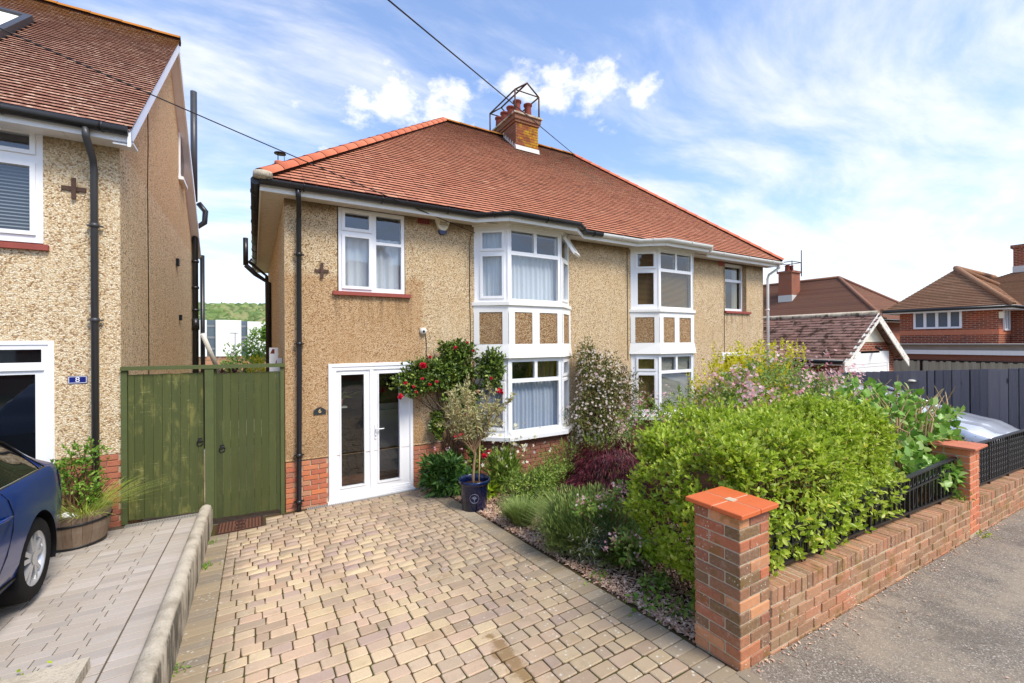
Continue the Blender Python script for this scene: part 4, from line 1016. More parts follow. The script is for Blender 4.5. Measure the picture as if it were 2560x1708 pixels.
def ridge_run(parent, a, b, m, step=0.33, r=0.105, name='ridge_tile', arc=2.6, lift=0.0):
    a, b = Vector(a), Vector(b); L = (b - a).length; n = max(1, round(L / step)); t = (b - a).normalized()
    sd = t.cross(Vector((0, 0, 1))).normalized(); up = sd.cross(t)
    mb = MB(); K = 9; ln = L / n
    for j, (l, rr) in enumerate(((0, r * 1.03), (ln * 1.0, r * 0.97))):
        mb.v += [(rr * math.sin(arc * (k / (K - 1) - 0.5)), l, rr * math.cos(arc * (k / (K - 1) - 0.5)) - r * 0.45) for k in range(K)]
        mb.v += [((rr - 0.02) * math.sin(arc * (k / (K - 1) - 0.5)), l, (rr - 0.02) * math.cos(arc * (k / (K - 1) - 0.5)) - r * 0.45) for k in range(K)]
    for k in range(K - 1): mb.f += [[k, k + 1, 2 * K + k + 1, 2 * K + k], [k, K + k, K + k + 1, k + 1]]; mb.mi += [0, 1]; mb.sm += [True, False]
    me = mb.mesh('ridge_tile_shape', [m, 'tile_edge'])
    R = Matrix(((sd.x, t.x, up.x, 0), (sd.y, t.y, up.y, 0), (sd.z, t.z, up.z, 0), (0, 0, 0, 1)))
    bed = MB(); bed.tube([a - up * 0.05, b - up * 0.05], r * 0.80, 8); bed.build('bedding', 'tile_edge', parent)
    for i in range(n):
        p = a + t * (ln * i) + up * (lift - 0.02)
        link(name, me, parent, None, Matrix.Translation(p) @ R)
ridge_run(roof, (EXL - 0.02, EY - 0.02, EZ + 0.05), (RXL, RY, RZ + 0.055), 'ridge_new', 0.34, 0.125)
ridge_run(roof, (RXL, RY, RZ + 0.05), (CHX[0], RY, RZ + 0.05), 'ridge_old', 0.42, 0.10); ridge_run(roof, (CHX[1], RY, RZ + 0.05), (RXR, RY, RZ + 0.05), 'ridge_old', 0.42, 0.10)
ridge_run(roof, (EXR, EY, EZ + 0.05), (RXR, RY, RZ + 0.05), 'ridge_new', 0.34, 0.115)
mb = MB(); mb.lathe([(0.0, 0.0), (0.115, -0.02), (0.12, -0.10), (0, -0.12)], (EXL + 0.02, EY + 0.0, EZ + 0.08), 12); mb.build('hip_mortar', 'concrete_old', roof)
# ---- chimney
ch = MB()
cx0, cx1 = CHX; zb, zt = 7.0, 8.50
ch.box(cx0 + .006, cx1 - .006, CHY0 + .006, CHY1 - .006, zb, zt); ch.box(cx0 - 0.03, cx1 + 0.03, CHY0 - 0.03, CHY1 + 0.03, zt, zt + 0.07); ch.box(cx0 - 0.06, cx1 + 0.06, CHY0 - 0.06, CHY1 + 0.06, zt + 0.07, zt + 0.20)
chim = hb(ch, 'chimney', 'mortar_dark'); chim.data.materials[0] = MATS['brick_chimney']
@mat('brick_chim_front')
def _(t):
    c = t.n('ShaderNodeNewGeometry').outputs['Position']; base = t.ramp(t.rnd(), [(0, S(120, 68, 46)), (0.5, S(140, 80, 54)), (1, S(104, 62, 46))]); x, y, z = t.sep(c)
    n = t.noise(c, 5.0, 6, 0.68)
    f = t.m('MULTIPLY', t.ss(t.m('ADD', t.m('MULTIPLY', x, 0.35), n), 2.72, 2.92), t.ss(z, 7.7, 7.95))
    col = t.mix(t.m('MULTIPLY', f, 0.9), base, t.ramp(t.noise(c, 14, 3), [(0.35, S(176, 100, 30)), (0.65, S(178, 150, 40))]))
    t.bsdf(col, 0.9, 0, 0.15, bump=(t.noise(c, 40, 4), 0.4))
f4 = face_xf(cx0, CHY0, 1, 0)
brick_face(chim, f4, 0.0, cx1 - cx0, 7.52, 13, 'brick_chim_front', d=0.03, seed=60)
f4 = face_xf(cx0, CHY1, 0, -1)
brick_face(chim, f4, 0.0, CHY1 - CHY0, 7.82, 9, 'brick_chimney', d=0.03, seed=61)
mb = MB()
mb.prism([(cx0 - .10, CHY0 - .10), (cx1 + .1, CHY0 - .1), (cx1 + .1, CHY1 + .1), (cx0 - .1, CHY1 + .1)], zt + 0.20, zt + 0.245); mb.build('chimney_capping', 'concrete_old', chim)
mb = MB()
mb.extr([(cx0 - .02, CHY0 - .045, EZ + (CHY0 - .045 - EY) * PITCH + .04), (cx1 + .02, CHY0 - .045, EZ + (CHY0 - .045 - EY) * PITCH + .04), (cx1 + .02, CHY0 - .02, EZ + (CHY0 - EY) * PITCH + .13), (cx0 - .02, CHY0 - .02, EZ + (CHY0 - EY) * PITCH + .13)], (0, 0.012, 0.0))
for k in range(6):
    y0 = CHY0 + k * 0.125; z0 = EZ + (y0 - EY) * PITCH
    mb.extr([(cx0 - .012, y0 - .03, z0 - 0.01), (cx0 - .012, y0 + 0.12, z0 + 0.12), (cx0 - .012, y0 + 0.03, z0 + 0.19)], (0.008, 0, 0))
    mb.extr([(cx1 + .004, y0 - .03, z0 - 0.01), (cx1 + .004, y0 + 0.12, z0 + 0.12), (cx1 + .004, y0 + 0.03, z0 + 0.19)], (0.008, 0, 0))
mb.build('lead_flashing', 'lead', chim)
for i, (x, y_) in enumerate(((6.42, 10.47), (6.78, 10.47), (6.42, 10.83), (6.42, 11.19), (6.42, 11.52), (6.78, 10.95))):
    mb = MB(); mb.lathe([(0.115, 0), (0.11, 0.10), (0.095, 0.36), (0.10, 0.40), (0.125, 0.42), (0.125, 0.46), (0.105, 0.47), (0.085, 0.46), (0.08, 0.2)], (x, y_, zt + 0.24), 16); mb.build('chimney_pot', 'pot_clay', chim)
mb = MB(); c0, c1, d0, d1 = cx0 - .03, cx1 + .02, CHY0 - .02, CHY1 - .05; zz0, zz1, za = zt + .2, zt + 0.86, zt + 1.15; cm_ = (c0 + c1) / 2
for x in (c0, c1):
    for y_ in (d0, d1): mb.tube([(x, y_, zz0), (x, y_, zz1)], 0.026, 4)
    mb.tube([(x, d0, zz1), (x, d1, zz1)], 0.023, 4)
for y_ in (d0, d1):
    mb.tube([(c0, y_, zz1), (c1, y_, zz1)], 0.023, 4); mb.tube([(c0, y_, zz1), (cm_, y_, za), (c1, y_, zz1)], 0.026, 4)
mb.tube([(cm_, d0, za), (cm_, d1, za)], 0.026, 4)
mb.build('chimney_frame', 'iron_rust', chim)
# flue with a rain cowl standing behind the hip
fl_ = thing('flue_pot', 'orange clay flue with black conical rain cap behind the left hip', 'chimney pot', (0.58, 12.0, 5.82))
mb = MB(); mb.lathe([(0.115, 0), (0.11, 0.95), (0.125, 0.97), (0.125, 1.02), (0.1, 1.02)], (0, 0, 0), 16); mb.build('flue_pipe', 'terracotta', fl_)
mb = MB(); mb.lathe([(0.0, 1.27), (0.13, 1.235), (0.135, 1.22), (0.0, 1.225)], (0, 0, 0), 18)
for k in range(3): mb.tube([(0.09 * math.cos(2.1 * k), 0.09 * math.sin(2.1 * k), 1.0), (0.09 * math.cos(2.1 * k), 0.09 * math.sin(2.1 * k), 1.23)], 0.008, 4)
mb.build('rain_cap', 'iron_black', fl_)
MB().box(-0.2, 0.25, -0.2, 0.2, -1.2, 0.02).build('stack', 'brick_chimney', fl_)

# ---- pipes and small fittings on the front
def pipe(pts, m, name, r=0.034, brk=(), parent=house, build=hb):
    g = MB(); g.tube(pts, r, 12)
    for p in brk: g.tube([(p[0], p[1], p[2] - .025), (p[0], p[1], p[2] + .025)], r * 1.25, 12); g.box(p[0] - r * 2.0, p[0] + r * 2.0, p[1] + r * 0.2, p[1] + r * 1.5, p[2] - .008, p[2] + .008)
    return build(g, name, m, parent)
pipe([(0.545, 6.735, 4.59), (0.545, 6.735, 4.50), (0.553, 6.76, 4.45), (0.572, 6.98, 4.30), (0.575, 7.02, 4.22), (0.573, 7.02, 2.0), (0.556, 7.02, 0.10), (0.556, 6.97, 0.0)], 'black_plastic', 'downpipe', brk=[(0.575, 7.02, 3.72), (0.573, 7.02, 2.42), (0.562, 7.02, 0.80), (0.557, 7.01, 0.13)])
pipe([(12.80, 6.735, 4.60), (12.80, 6.74, 4.48), (12.70, 6.98, 4.30), (12.68, 7.0, 4.2), (12.68, 7.0, 0.0)], 'white_plastic', 'downpipe', brk=[(12.68, 7.0, 3.3), (12.68, 7.0, 2.3)])
g = MB(); g.tube([(-0.02, 12.8, 4.55), (-0.1, 12.8, 4.5), (0.30, 12.8, 4.15), (0.32, 12.8, 0)], 0.04, 10); g.tube([(-0.15, 12.2, 4.3), (-0.15, 12.2, 4.95)], 0.055, 10); g.tube([(-0.15, 12.2, 4.3), (0.05, 12.2, 4.1), (0.33, 12.2, 3.9), (0.33, 12.2, 0)], 0.055, 10)
hb(g, 'soil_pipe', 'black_plastic')
hb(MB(fx).box(2.375, 2.595, 0.0, 0.006, 4.43, 4.525), 'air_brick', 'sill_tile')
ab = MB(fx)
for i in range(7):
    for j in range(3): ab.box(2.392 + i * .029, 2.41 + i * .029, 0.006, 0.0075, 4.442 + j * .027, 4.46 + j * .027)
hb(ab, 'air_brick_grille', 'seam')
hb(MB(fx).box(10.55, 10.77, 0.0, 0.006, 4.40, 4.52), 'air_brick', 'sill_tile')
tp = MB(fx); tp.box(0.79, 0.985, 0.0, 0.02, 3.49, 3.535); tp.box(0.868, 0.91, 0.0205, 0.034, 3.40, 3.63)
hb(tp, 'tie_plate', 'iron_rust')
al = MB(fx); al.extr([(2.70, 0, 4.545), (2.685, 0, 4.52), (2.735, 0, 4.39), (2.775, 0, 4.355), (2.855, 0, 4.355), (2.895, 0, 4.39), (2.945, 0, 4.52), (2.93, 0, 4.545)], (0, 0.055, 0))
alarm = hb(al, 'alarm_box', 'alarm_cream')
al = MB(fx); al.extr([(2.742, 0, 4.3545), (2.752, 0, 4.31), (2.78, 0, 4.285), (2.85, 0, 4.285), (2.878, 0, 4.31), (2.888, 0, 4.3545)], (0, 0.05, 0)); hb(al, 'alarm_lamp', 'alarm_blue', alarm)
def text(s_, size, mw, m, parent, name='lettering', ext=0.0008, align='CENTER'):
    cu_ = bpy.data.curves.new('txt', 'FONT'); cu_.body = s_; cu_.size = size; cu_.align_x = align; cu_.align_y = 'CENTER'; cu_.extrude = ext
    o = bpy.data.objects.new('txt', cu_); COL.objects.link(o)
    bpy.context.view_layer.update()
    me = bpy.data.meshes.new_from_object(o.evaluated_get(bpy.context.evaluated_depsgraph_get())); bpy.data.objects.remove(o)
    me.materials.clear(); me.materials.append(MATS[m]); me.transform(mw)
    q = link(name, me, parent); return q
def on_front(x, y_, z): return Matrix.Translation((x, y_, z)) @ Matrix.Rotation(math.pi / 2, 4, 'X')
text('Ewell', 0.058, on_front(2.825, 7.043, 4.49), 'ink_grey', alarm); text('secured', 0.05, on_front(2.825, 7.043, 4.455), 'ink_grey', alarm); text('01323', 0.026, on_front(2.82, 7.043, 4.415), 'ink_blue', alarm)
sccam = MB(); sccam.lathe([(0.0, 0.075), (0.03, 0.072), (0.052, 0.05), (0.058, 0.02), (0.058, 0), (0, 0)], (0, 0, 0), 18); me = sccam.mesh('sec', 'white_plastic'); me.transform(Matrix.Translation((2.46, YF, 2.62)) @ Matrix.Rotation(math.pi / 2, 4, 'X'))
sc_cam = link('security_camera', me, house, None, HP.copy())
lens = MB(); lens.lathe([(0.0, 0.022), (0.018, 0.018), (0.028, 0.0)], (0, 0, 0), 14); me = lens.mesh('lens', 'glass_dark'); me.transform(Matrix.Translation((2.455, YF - .062, 2.615)) @ Matrix.Rotation(math.pi / 2, 4, 'X')); link('camera_lens', me, sc_cam)
nb_ = MB(fx); nb_.extr([(0.765, 0, 1.36), (0.765, 0, 1.425), (0.785, 0, 1.435), (0.82, 0, 1.462), (0.85, 0, 1.468), (0.88, 0, 1.462), (0.915, 0, 1.435), (0.935, 0, 1.425), (0.935, 0, 1.36)], (0, 0.015, 0)); nplate = hb(nb_, 'number_plaque', 'slate_plate')
text('6', 0.085, on_front(0.85, 7.083, 1.41), 'gold_ink', nplate)
wr = MB(); wr.tube([(3.36, 7.06, 4.36), (3.34, 7.085, 4.25), (3.33, 7.09, 3.4), (3.345, 7.09, 2.6), (3.335, 7.09, 1.6)], 0.006, 5); wr.tube([(2.50, 7.09, 2.6), (2.52, 7.09, 2.4), (2.51, 7.09, 2.1)], 0.006, 5)
hb(wr, 'wall_cable', 'cable')
wr = MB(); wr.tube([(7.22, 7.09, 4.45), (7.23, 7.09, 2.0)], 0.006, 5); wr.tube([(10.78, 7.09, 4.4), (10.77, 7.09, 2.0)], 0.006, 5); wr.tube([(10.5, 7.09, 2.02), (10.5, 6.85, 1.95), (10.66, 6.85, 1.9)], 0.01, 5); hb(wr, 'wall_cable', 'cable')
# ------------------------------------------------------------------ neighbouring house on the left
lh = thing('gabled_house', 'cream pebble-dashed house with lichened tiled gable roof beside the green gates', 'house', (-1.41, 7.1, 0.25))
LP = Matrix.Translation((1.41, -7.1, -0.25))
def lb(mb, name, mats, parent=None, kind=None):
    o = mb.build(name, mats, parent or lh, kind)
    if (parent or lh) is lh: o.matrix_local = LP.copy()
    return o
LX = -1.41
LW = (-3.7, -2.085, 3.56, 4.95); LD = (-3.5, -2.0, 0.1, 2.475)
mb = MB(fx); mb.holes(-8, LX, 1.085, 5.02, [LW, (LD[0], LD[1], 1.085, LD[3])], 0.0, 0.12); lwall = lb(mb, 'front_wall', 'pebble_left')
mb = MB(fx); mb.holes(-8, LX, -0.3, 1.085, [(LD[0], LD[1], -.3, 1.085)], -0.012, 0.1); lb(mb, 'plinth_mortar', 'mortar', lwall)
brick_face(lwall, FX4, LD[1] + 0.005, LX, 0.185, 12, 'brick_left', seed=11)
mb = MB(); mb.add([(LX, 7.1, -.3), (LX, 7.1, 5.05), (LX, 10.8, 8.40), (LX, 14.75, 4.95), (LX, 14.75, -.8)], [(0, 1, 2, 3, 4)]); mb.quad((LX, 14.75, -1), (LX, 14.75, 5), (-8, 14.75, 5), (-8, 14.75, -1)); mb.quad((-8, 7.1, -1), (-8, 14.75, -1), (-8, 14.75, 5), (-8, 7.1, 5))
lside = lb(mb, 'side_wall', 'pebble_side')
mb = MB(); mb.tube([(LX + .004, 8.75, 6.2), (LX + .004, 8.78, 5.6), (LX + .004, 8.72, 4.9), (LX + .004, 8.75, 3.0), (LX + .004, 8.73, 1.2)], 0.007, 5); mb.build('crack', 'seam', lside)
MB().box(LX, LX + .05, 11.6, 11.75, 4.1, 4.25).build('vent', 'seam', lside); MB().box(LX, LX + .05, 12.0, 12.12, 2.95, 3.07).build('vent', 'seam', lside)
lwin = window(fx, LW[0], LW[1] - .0, 3.60, 4.94, [(-3.6, -2.19, 4.655, 4.83, True), (-3.6, -2.19, 3.73, 4.47, True)], lh, lb, o=-0.005)
lb(MB(fx).box(-3.8, -2.035, -0.08, 0.05, 3.515, 3.58), 'sill', 'sill_tile', lwin)
lb(blind(fx, -3.62, -2.15, 3.66, 4.5, -0.10, 0.04), 'venetian_blind', 'blind_pale', lwin).data.materials[0] = MATS['far_grey']
mb = MB(); 
lb(MB().quad((-3.8, 7.28, 3.4), (-2.0, 7.28, 3.4), (-2.0, 7.28, 5.0), (-3.8, 7.28, 5.0)), 'room', 'room_dark', lwin)
ldoor = MB(fx); ldoor.holes(LD[0], LD[1], 0.2, LD[3], [(-3.4, -2.105, 2.225, 2.375), (-3.4, -2.155, 0.4, 2.09)], 0.006, 0.06); ldoor.quad((LD[1], .006, .2), (LD[1], -.02, .2), (LD[1], -.02, LD[3]), (LD[1], .006, LD[3]))
ldoor.box(-3.4, -2.08, 0.0065, 0.03, 2.135, 2.185); ldoor.ring(LD[0], LD[1] - .006, .2, LD[3] - .006, 0.04, 0.0065, 0.018)
ldoor = lb(ldoor, 'glazed_door', 'upvc')
for z0, z1, b in ((2.225, 2.375, -2.105), (0.4, 2.09, -2.155)): lb(MB(fx).quad((-3.4, -.03, z0), (b, -.03, z0), (b, -.03, z1), (-3.4, -.03, z1)), 'pane', 'glass_dark', ldoor)
# roof
lEY, lEZ, lRY, lRZ, VX = 6.72, 4.985, 10.80, 8.46, -1.24
lp = (lRZ - lEZ) / (lRY - lEY)
mb = MB(); mb.add([(VX, lEY, lEZ - .03), (-8, lEY, lEZ - .03), (-8, lRY, lRZ - .03), (VX, lRY, lRZ - .03), (-8, 14.9, lEZ - .03), (VX, 14.9, lEZ - .03)], [(0, 1, 2, 3), (3, 2, 4, 5)])
lroof = lb(mb, 'roof', 'tile_left')
SKX, SKY = (-3.75, -2.90), (8.44, 9.58)
tiling(lroof, lambda d_: -4.6, lambda d_: VX + 0.02, 54, 0.099, lEY - .01, lEZ, lp, 'tile_left', seed=9, nobj=300, skip=lambda x, y_: SKX[0] < x < SKX[1] and SKY[0] < y_ < SKY[1])
ridge_run(lroof, (VX + .02, lRY, lRZ + .03), (-6.0, lRY, lRZ + .03), 'ridge_old', 0.42, 0.11)
rp = lambda y_: lEZ + (y_ - lEY) * lp
sk = MB(); skz = lambda y_, h: (y_ - h * math.sin(math.atan(lp)), rp(y_) + h * math.cos(math.atan(lp)))
def skq(m_, x0, x1, y0, y1, h0, h1):
    pts = []
    for h in (h0, h1):
        for x, y_ in ((x0, y0), (x1, y0), (x1, y1), (x0, y1)):
            a, b = skz(y_, h); pts.append((x, a, b))
    m_.add(pts, [(0, 3, 2, 1), (4, 5, 6, 7), (0, 1, 5, 4), (1, 2, 6, 5), (2, 3, 7, 6), (3, 0, 4, 7)])
for a in ((SKX[0], SKX[0] + .08, SKY[0], SKY[1]), (SKX[1] - .08, SKX[1], SKY[0], SKY[1]), (SKX[0] + .08, SKX[1] - .08, SKY[0], SKY[0] + .09), (SKX[0] + .08, SKX[1] - .08, SKY[1] - .07, SKY[1])): skq(sk, *a, 0.0, 0.10)
skl = sk.build('skylight', 'grey_plastic', lroof)
sk = MB(); skq(sk, SKX[0] + .08, SKX[1] - .08, SKY[0] + .09, SKY[1] - .07, 0.05, 0.06); sk.build('skylight_glass', 'far_render', lroof)
# barge boards, fascia, soffit, gutter
mb = MB()
for (ya, za, yb, zb_) in ((lEY + .02, lEZ - .02, lRY, lRZ - .0), (14.9, lEZ - .0, lRY, lRZ - .0)):
    mb.extr([(VX - .03, ya, za - .03), (VX - .03, yb, zb_ - .03), (VX - .03, yb, zb_ - .24), (VX - .03, ya, za - .20)], (0.03, 0, 0))
mb.add([(VX - .03, lEY + .05, lEZ - .2), (LX, lEY + .05, lEZ - .2), (LX, lRY, lRZ - .2), (VX - .03, lRY, lRZ - .2), (LX, 14.9, lEZ - .2), (VX - .03, 14.9, lEZ - .2)], [(0, 1, 2, 3), (3, 2, 4, 5)])
mb.extr([(VX - .04, lEY + .02, lEZ - .02), (VX - .04, lEY + .02, lEZ - .30), (VX - .04, lEY + .40, lEZ - .12)], (0.045, 0, 0)) if False else None
lb(mb, 'bargeboard', 'upvc')
mb = MB(); mb.box(-8, VX, 6.79, 6.81, 4.83, 4.97); mb.box(-8, VX, 6.81, 7.12, 4.85, 4.87); lb(mb, 'fascia', 'upvc')
g = MB(); g.tube([(-8, 6.735, 4.945), (VX - .02, 6.735, 4.945)], 0.056, 10)
for x in (-1.5, -2.3, -3.1): g.tube([(x, 6.735, 4.945), (x + .02, 6.735, 4.945)], 0.064, 10)
lb(g, 'gutter', 'black_plastic')
pipe([(-1.63, 6.735, 4.9), (-1.63, 6.74, 4.80), (-1.628, 6.98, 4.62), (-1.628, 7.02, 4.52), (-1.628, 7.02, 0.35)], 'grey_plastic', 'downpipe', 0.036, [(-1.628, 7.02, 3.85), (-1.628, 7.02, 2.72)], lh, lb)
tp = MB(fx); tp.box(-1.93, -1.715, 0.0, 0.02, 4.25, 4.30); tp.box(-1.84, -1.80, 0.0205, 0.035, 4.15, 4.40); lb(tp, 'tie_plate', 'iron_rust')
npl = MB(fx); npl.extr([(-1.885, 0, 1.965), (-1.885, 0, 2.055), (-1.715, 0, 2.055), (-1.715, 0, 1.965)], (0, 0.008, 0)); npl = lb(npl, 'number_plate', 'navy_plate')
nb2 = MB(fx); nb2.ring(-1.879, -1.721, 1.971, 2.049, 0.005, 0.008, 0.009); nb2.build('plate_border', 'white_ink', npl)
text('8', 0.085, on_front(-1.80, 7.091, 2.01), 'white_ink', npl)
mb = MB(); mb.tube([(-1.86, 6.98, 4.93), (-1.86, 6.90, 4.89)], 0.05, 12); mb.tube([(-1.86, 6.90, 4.89), (-1.85, 6.85, 4.88)], [0.045, 0.03], 12); mb.tube([(-1.86, 6.98, 4.84), (-1.86, 6.98, 5.0)], 0.03, 8); sc2 = lb(mb, 'security_camera', 'white_plastic')
mb = MB(); mb.tube([(-1.852, 6.852, 4.88), (-1.85, 6.846, 4.879)], 0.02, 10); mb.build('camera_lens', 'glass_dark', sc2)
gw = MB(); gw.box(LX - .02, LX + .03, 12.1, 12.75, 6.15, 7.15); gw = lb(gw, 'gable_window', 'upvc'); MB().box(LX, LX + .035, 12.18, 12.67, 6.23, 7.07).build('pane', 'glass_dark', gw); MB().box(LX, LX + .09, 12.05, 12.8, 6.08, 6.148).build('sill', 'upvc', gw)
g = MB(); g.tube([(-1.33, 14.2, 9.1), (-1.33, 14.2, 6.2)], 0.075, 10); lb(g, 'flue_pipe', 'grey_plastic')
g = MB(); g.tube([(-1.25, 14.35, 6.2), (-1.10, 14.35, 6.0), (-1.12, 14.35, 5.7), (-1.33, 14.35, 5.5), (-1.33, 14.35, -0.5)], 0.07, 10); g.tube([(-1.22, 14.9, 4.9), (-1.22, 14.9, -0.5)], 0.055, 10); g.tube([(-1.33, 14.35, 2.8), (-1.33, 14.35, 3.1)], 0.09, 10)
for z in (4.6, 3.9, 3.3): g.tube([(-1.33, 14.35, z), (-1.33, 14.35, z + .06)], 0.085, 10)
lb(g, 'soil_pipe', 'black_plastic')
g = MB(); g.tube([(-1.2, 14.6, 2.7), (-0.85, 15.0, 1.6)], 0.06, 8); lb(g, 'waste_pipe', 'white_plastic')

# ------------------------------------------------------------------ green gates
gt = thing('gateway', 'green painted timber gate posts and top rail between the two houses', 'gateway', (-0.5, 7.1, 0.1))
def gb(mb, name, par): o = mb.build(name, 'gate_frame_wood', par); o.matrix_local = Matrix.Translation((0.5, -7.1, -0.1)); return o
gb(MB().box(-1.405, -1.347, 7.06, 7.15, 0.2, 2.10), 'post', gt); gb(MB().box(-0.558, -0.46, 7.04, 7.14, 0.1, 2.10), 'post', gt); gb(MB().box(-0.459, -0.43, 7.09, 7.14, 0.08, 2.09), 'gate_stop', gt); gb(MB().box(0.328, 0.376, 7.06, 7.14, -0.02, 2.09), 'post', gt)
gb(MB().add([(-1.405, 7.03, 2.105), (0.384, 7.03, 2.09), (0.384, 7.15, 2.09), (-1.405, 7.15, 2.105), (-1.405, 7.03, 2.15), (0.384, 7.03, 2.14), (0.384, 7.15, 2.14), (-1.405, 7.15, 2.15)], [(0, 3, 2, 1), (4, 5, 6, 7), (0, 1, 5, 4), (1, 2, 6, 5), (2, 3, 7, 6), (3, 0, 4, 7)]), 'top_rail', gt)
rg = random.Random(21)
def gate(edges, zb0, zb1, ztop, label, ringx, ringz):
    t = thing('gate', label, 'gate', (edges[0], 7.1, zb0), 'green gates between the houses')
    off = Matrix.Translation((-edges[0], -7.1, -zb0)); n = len(edges) - 1
    for i in range(n):
        f = i / n; zb = zb0 + (zb1 - zb0) * f; dy = rg.uniform(-0.004, 0.004)
        mb = MB(); mb.box(edges[i] + 0.0015, edges[i + 1] - 0.0015, 7.085 + dy, 7.107 + dy, zb + rg.uniform(0, .008), ztop + rg.uniform(-.004, .004)); o = mb.build('board', 'gate_wood', t); o.matrix_local = off.copy()
    mb = MB()
    for z in (ztop - 0.22, (zb0 + ztop) / 2, zb0 + 0.25): mb.box(edges[0] + .01, edges[-1] - .01, 7.108, 7.15, z - .05, z + .05)
    o = mb.build('ledge', 'gate_frame_wood', t); o.matrix_local = off.copy()
    mb = MB(); K = 14
    mb.tube([(ringx + 0.032 * math.cos(6.283 * k / K), 7.072, ringz - 0.02 + 0.036 * math.sin(6.283 * k / K)) for k in range(K + 1)], 0.006, 6); mb.lathe([(0, 0.03), (.02, .022), (.028, 0)], (0, 0, 0), 10) if False else None
    mb.box(ringx - .022, ringx + .022, 7.070, 7.0848, ringz - .01, ringz + .04)
    o = mb.build('ring_handle', 'iron_black', t); o.matrix_local = off.copy()
gate([-1.343, -1.281, -1.19, -1.097, -1.007, -0.914, -0.821, -0.728, -0.636, -0.575], 0.235, 0.195, 2.045, 'worn yellowish green plank gate on the left beside the planter', -0.615, 1.14)
gate([-0.435, -0.363, -0.275, -0.18, -0.089, 0.002, 0.091, 0.183, 0.273, 0.325], 0.075, 0.045, 2.025, 'darker green plank gate on the right above the rusty inspection cover', -0.37, 1.02)
# bird house on the side wall behind the gate
bh = thing('bird_house', 'tall white stepped nesting box with brown openings behind the right gate', 'bird house', (0.28, 7.75, 1.9))
MB().box(-0.07, 0.05, -.06, .06, 0.0, 0.46).build('box', 'birdhouse_white', bh); MB().box(-0.02, 0.10, -.05, .05, 0.0, 0.30).build('annex', 'birdhouse_white', bh)
mb = MB(); mb.add([(-.06, -.062, .37), (0.0, -.062, .37), (0.0, -.062, .44), (-.03, -.062, .44)], [(0, 1, 2, 3)]); mb.add([(-.03, -.064, .18), (.03, -.064, .17), (.03, -.064, .28), (0.01, -.064, .22)], [(0, 1, 2, 3)]); mb.build('opening', 'birdhouse_brown', bh)
MB().box(0.0, 0.02, -.062, -.055, .05, .07).build('opening', 'seam', bh)

# ------------------------------------------------------------------ street wall, pillars, railings
YW = 1.62
def gzs(x): return gz(x, 1.0)
def pillar(name, label, x0, ncourse, zb, m, cap, lean=0.0, w_=0.33):
    t = thing(name, label, 'pillar', (x0 + w_ / 2, YW + w_ / 2, zb)); h, g_ = 0.0645, 0.0105
    tot = ncourse * (h + g_)
    MB().box(-w_ / 2 + .007, w_ / 2 - .007, -w_ / 2 + .007, w_ / 2 - .007, -0.1, tot - .004).build('mortar_core', 'mortar', t)
    L, B = 0.2165, 0.103; r = random.Random(name + label)
    for c in range(ncourse):
        z = c * (h + g_) + h / 2; e = w_ / 2
        for k in range(4):
            s_ = 1 if c % 2 else -1
            u = (-e + L / 2) * s_                        # stretcher hard against one end of its face
            mw = Matrix.Rotation(k * math.pi / 2, 4, 'Z') @ Matrix.Translation((u, -e + B / 2 + r.uniform(-.002, .002), z)) @ Matrix.Rotation(r.uniform(-.006, .006), 4, 'Y')
            brick(t, L, h, B, m, mw)
    return t, tot
near, th_ = pillar('brick_pillar', 'near mottled brick pillar with red tiled cap beside the driveway', 2.607, 13, 0.345, 'brick_old', 'tile')
a = 0.205
for sx in (-1, 1):
    for sy in (-1, 1):
        me = sub_bevel(MB().box(min(sx * .003, sx * a), max(sx * .003, sx * a), min(sy * .003, sy * a), max(sy * .003, sy * a), th_ + .004, th_ + .034).mesh('cap', 'terracotta'), .004)
        o = link('cap_tile', me, near); me.materials[0] = MATS['cap_tile'] if 'cap_tile' in MATS else me.materials[0]
MB().box(-.03, .03, -.03, .03, th_ + .02, th_ + .037).build('cap_mortar', 'mortar', near)
MB().box(-a + .01, a - .01, -a + .01, a - .01, th_ + .006, th_ + .031).build('cap_joint', 'mortar', near)
far_, th2 = pillar('brick_pillar', 'far orange brick pillar with flat tile cap between the two railings', 7.04, 13, gzs(7.2) + 0.03, 'brick_orange', 'tile', w_=0.335)
a = 0.225
for sx in (-1, 1):
    me = sub_bevel(MB().box(min(sx * .002, sx * a), max(sx * .002, sx * a), -a, a, th2 + .004, th2 + .032).mesh('cap', 'terracotta'), .004); link('cap_tile', me, far_)
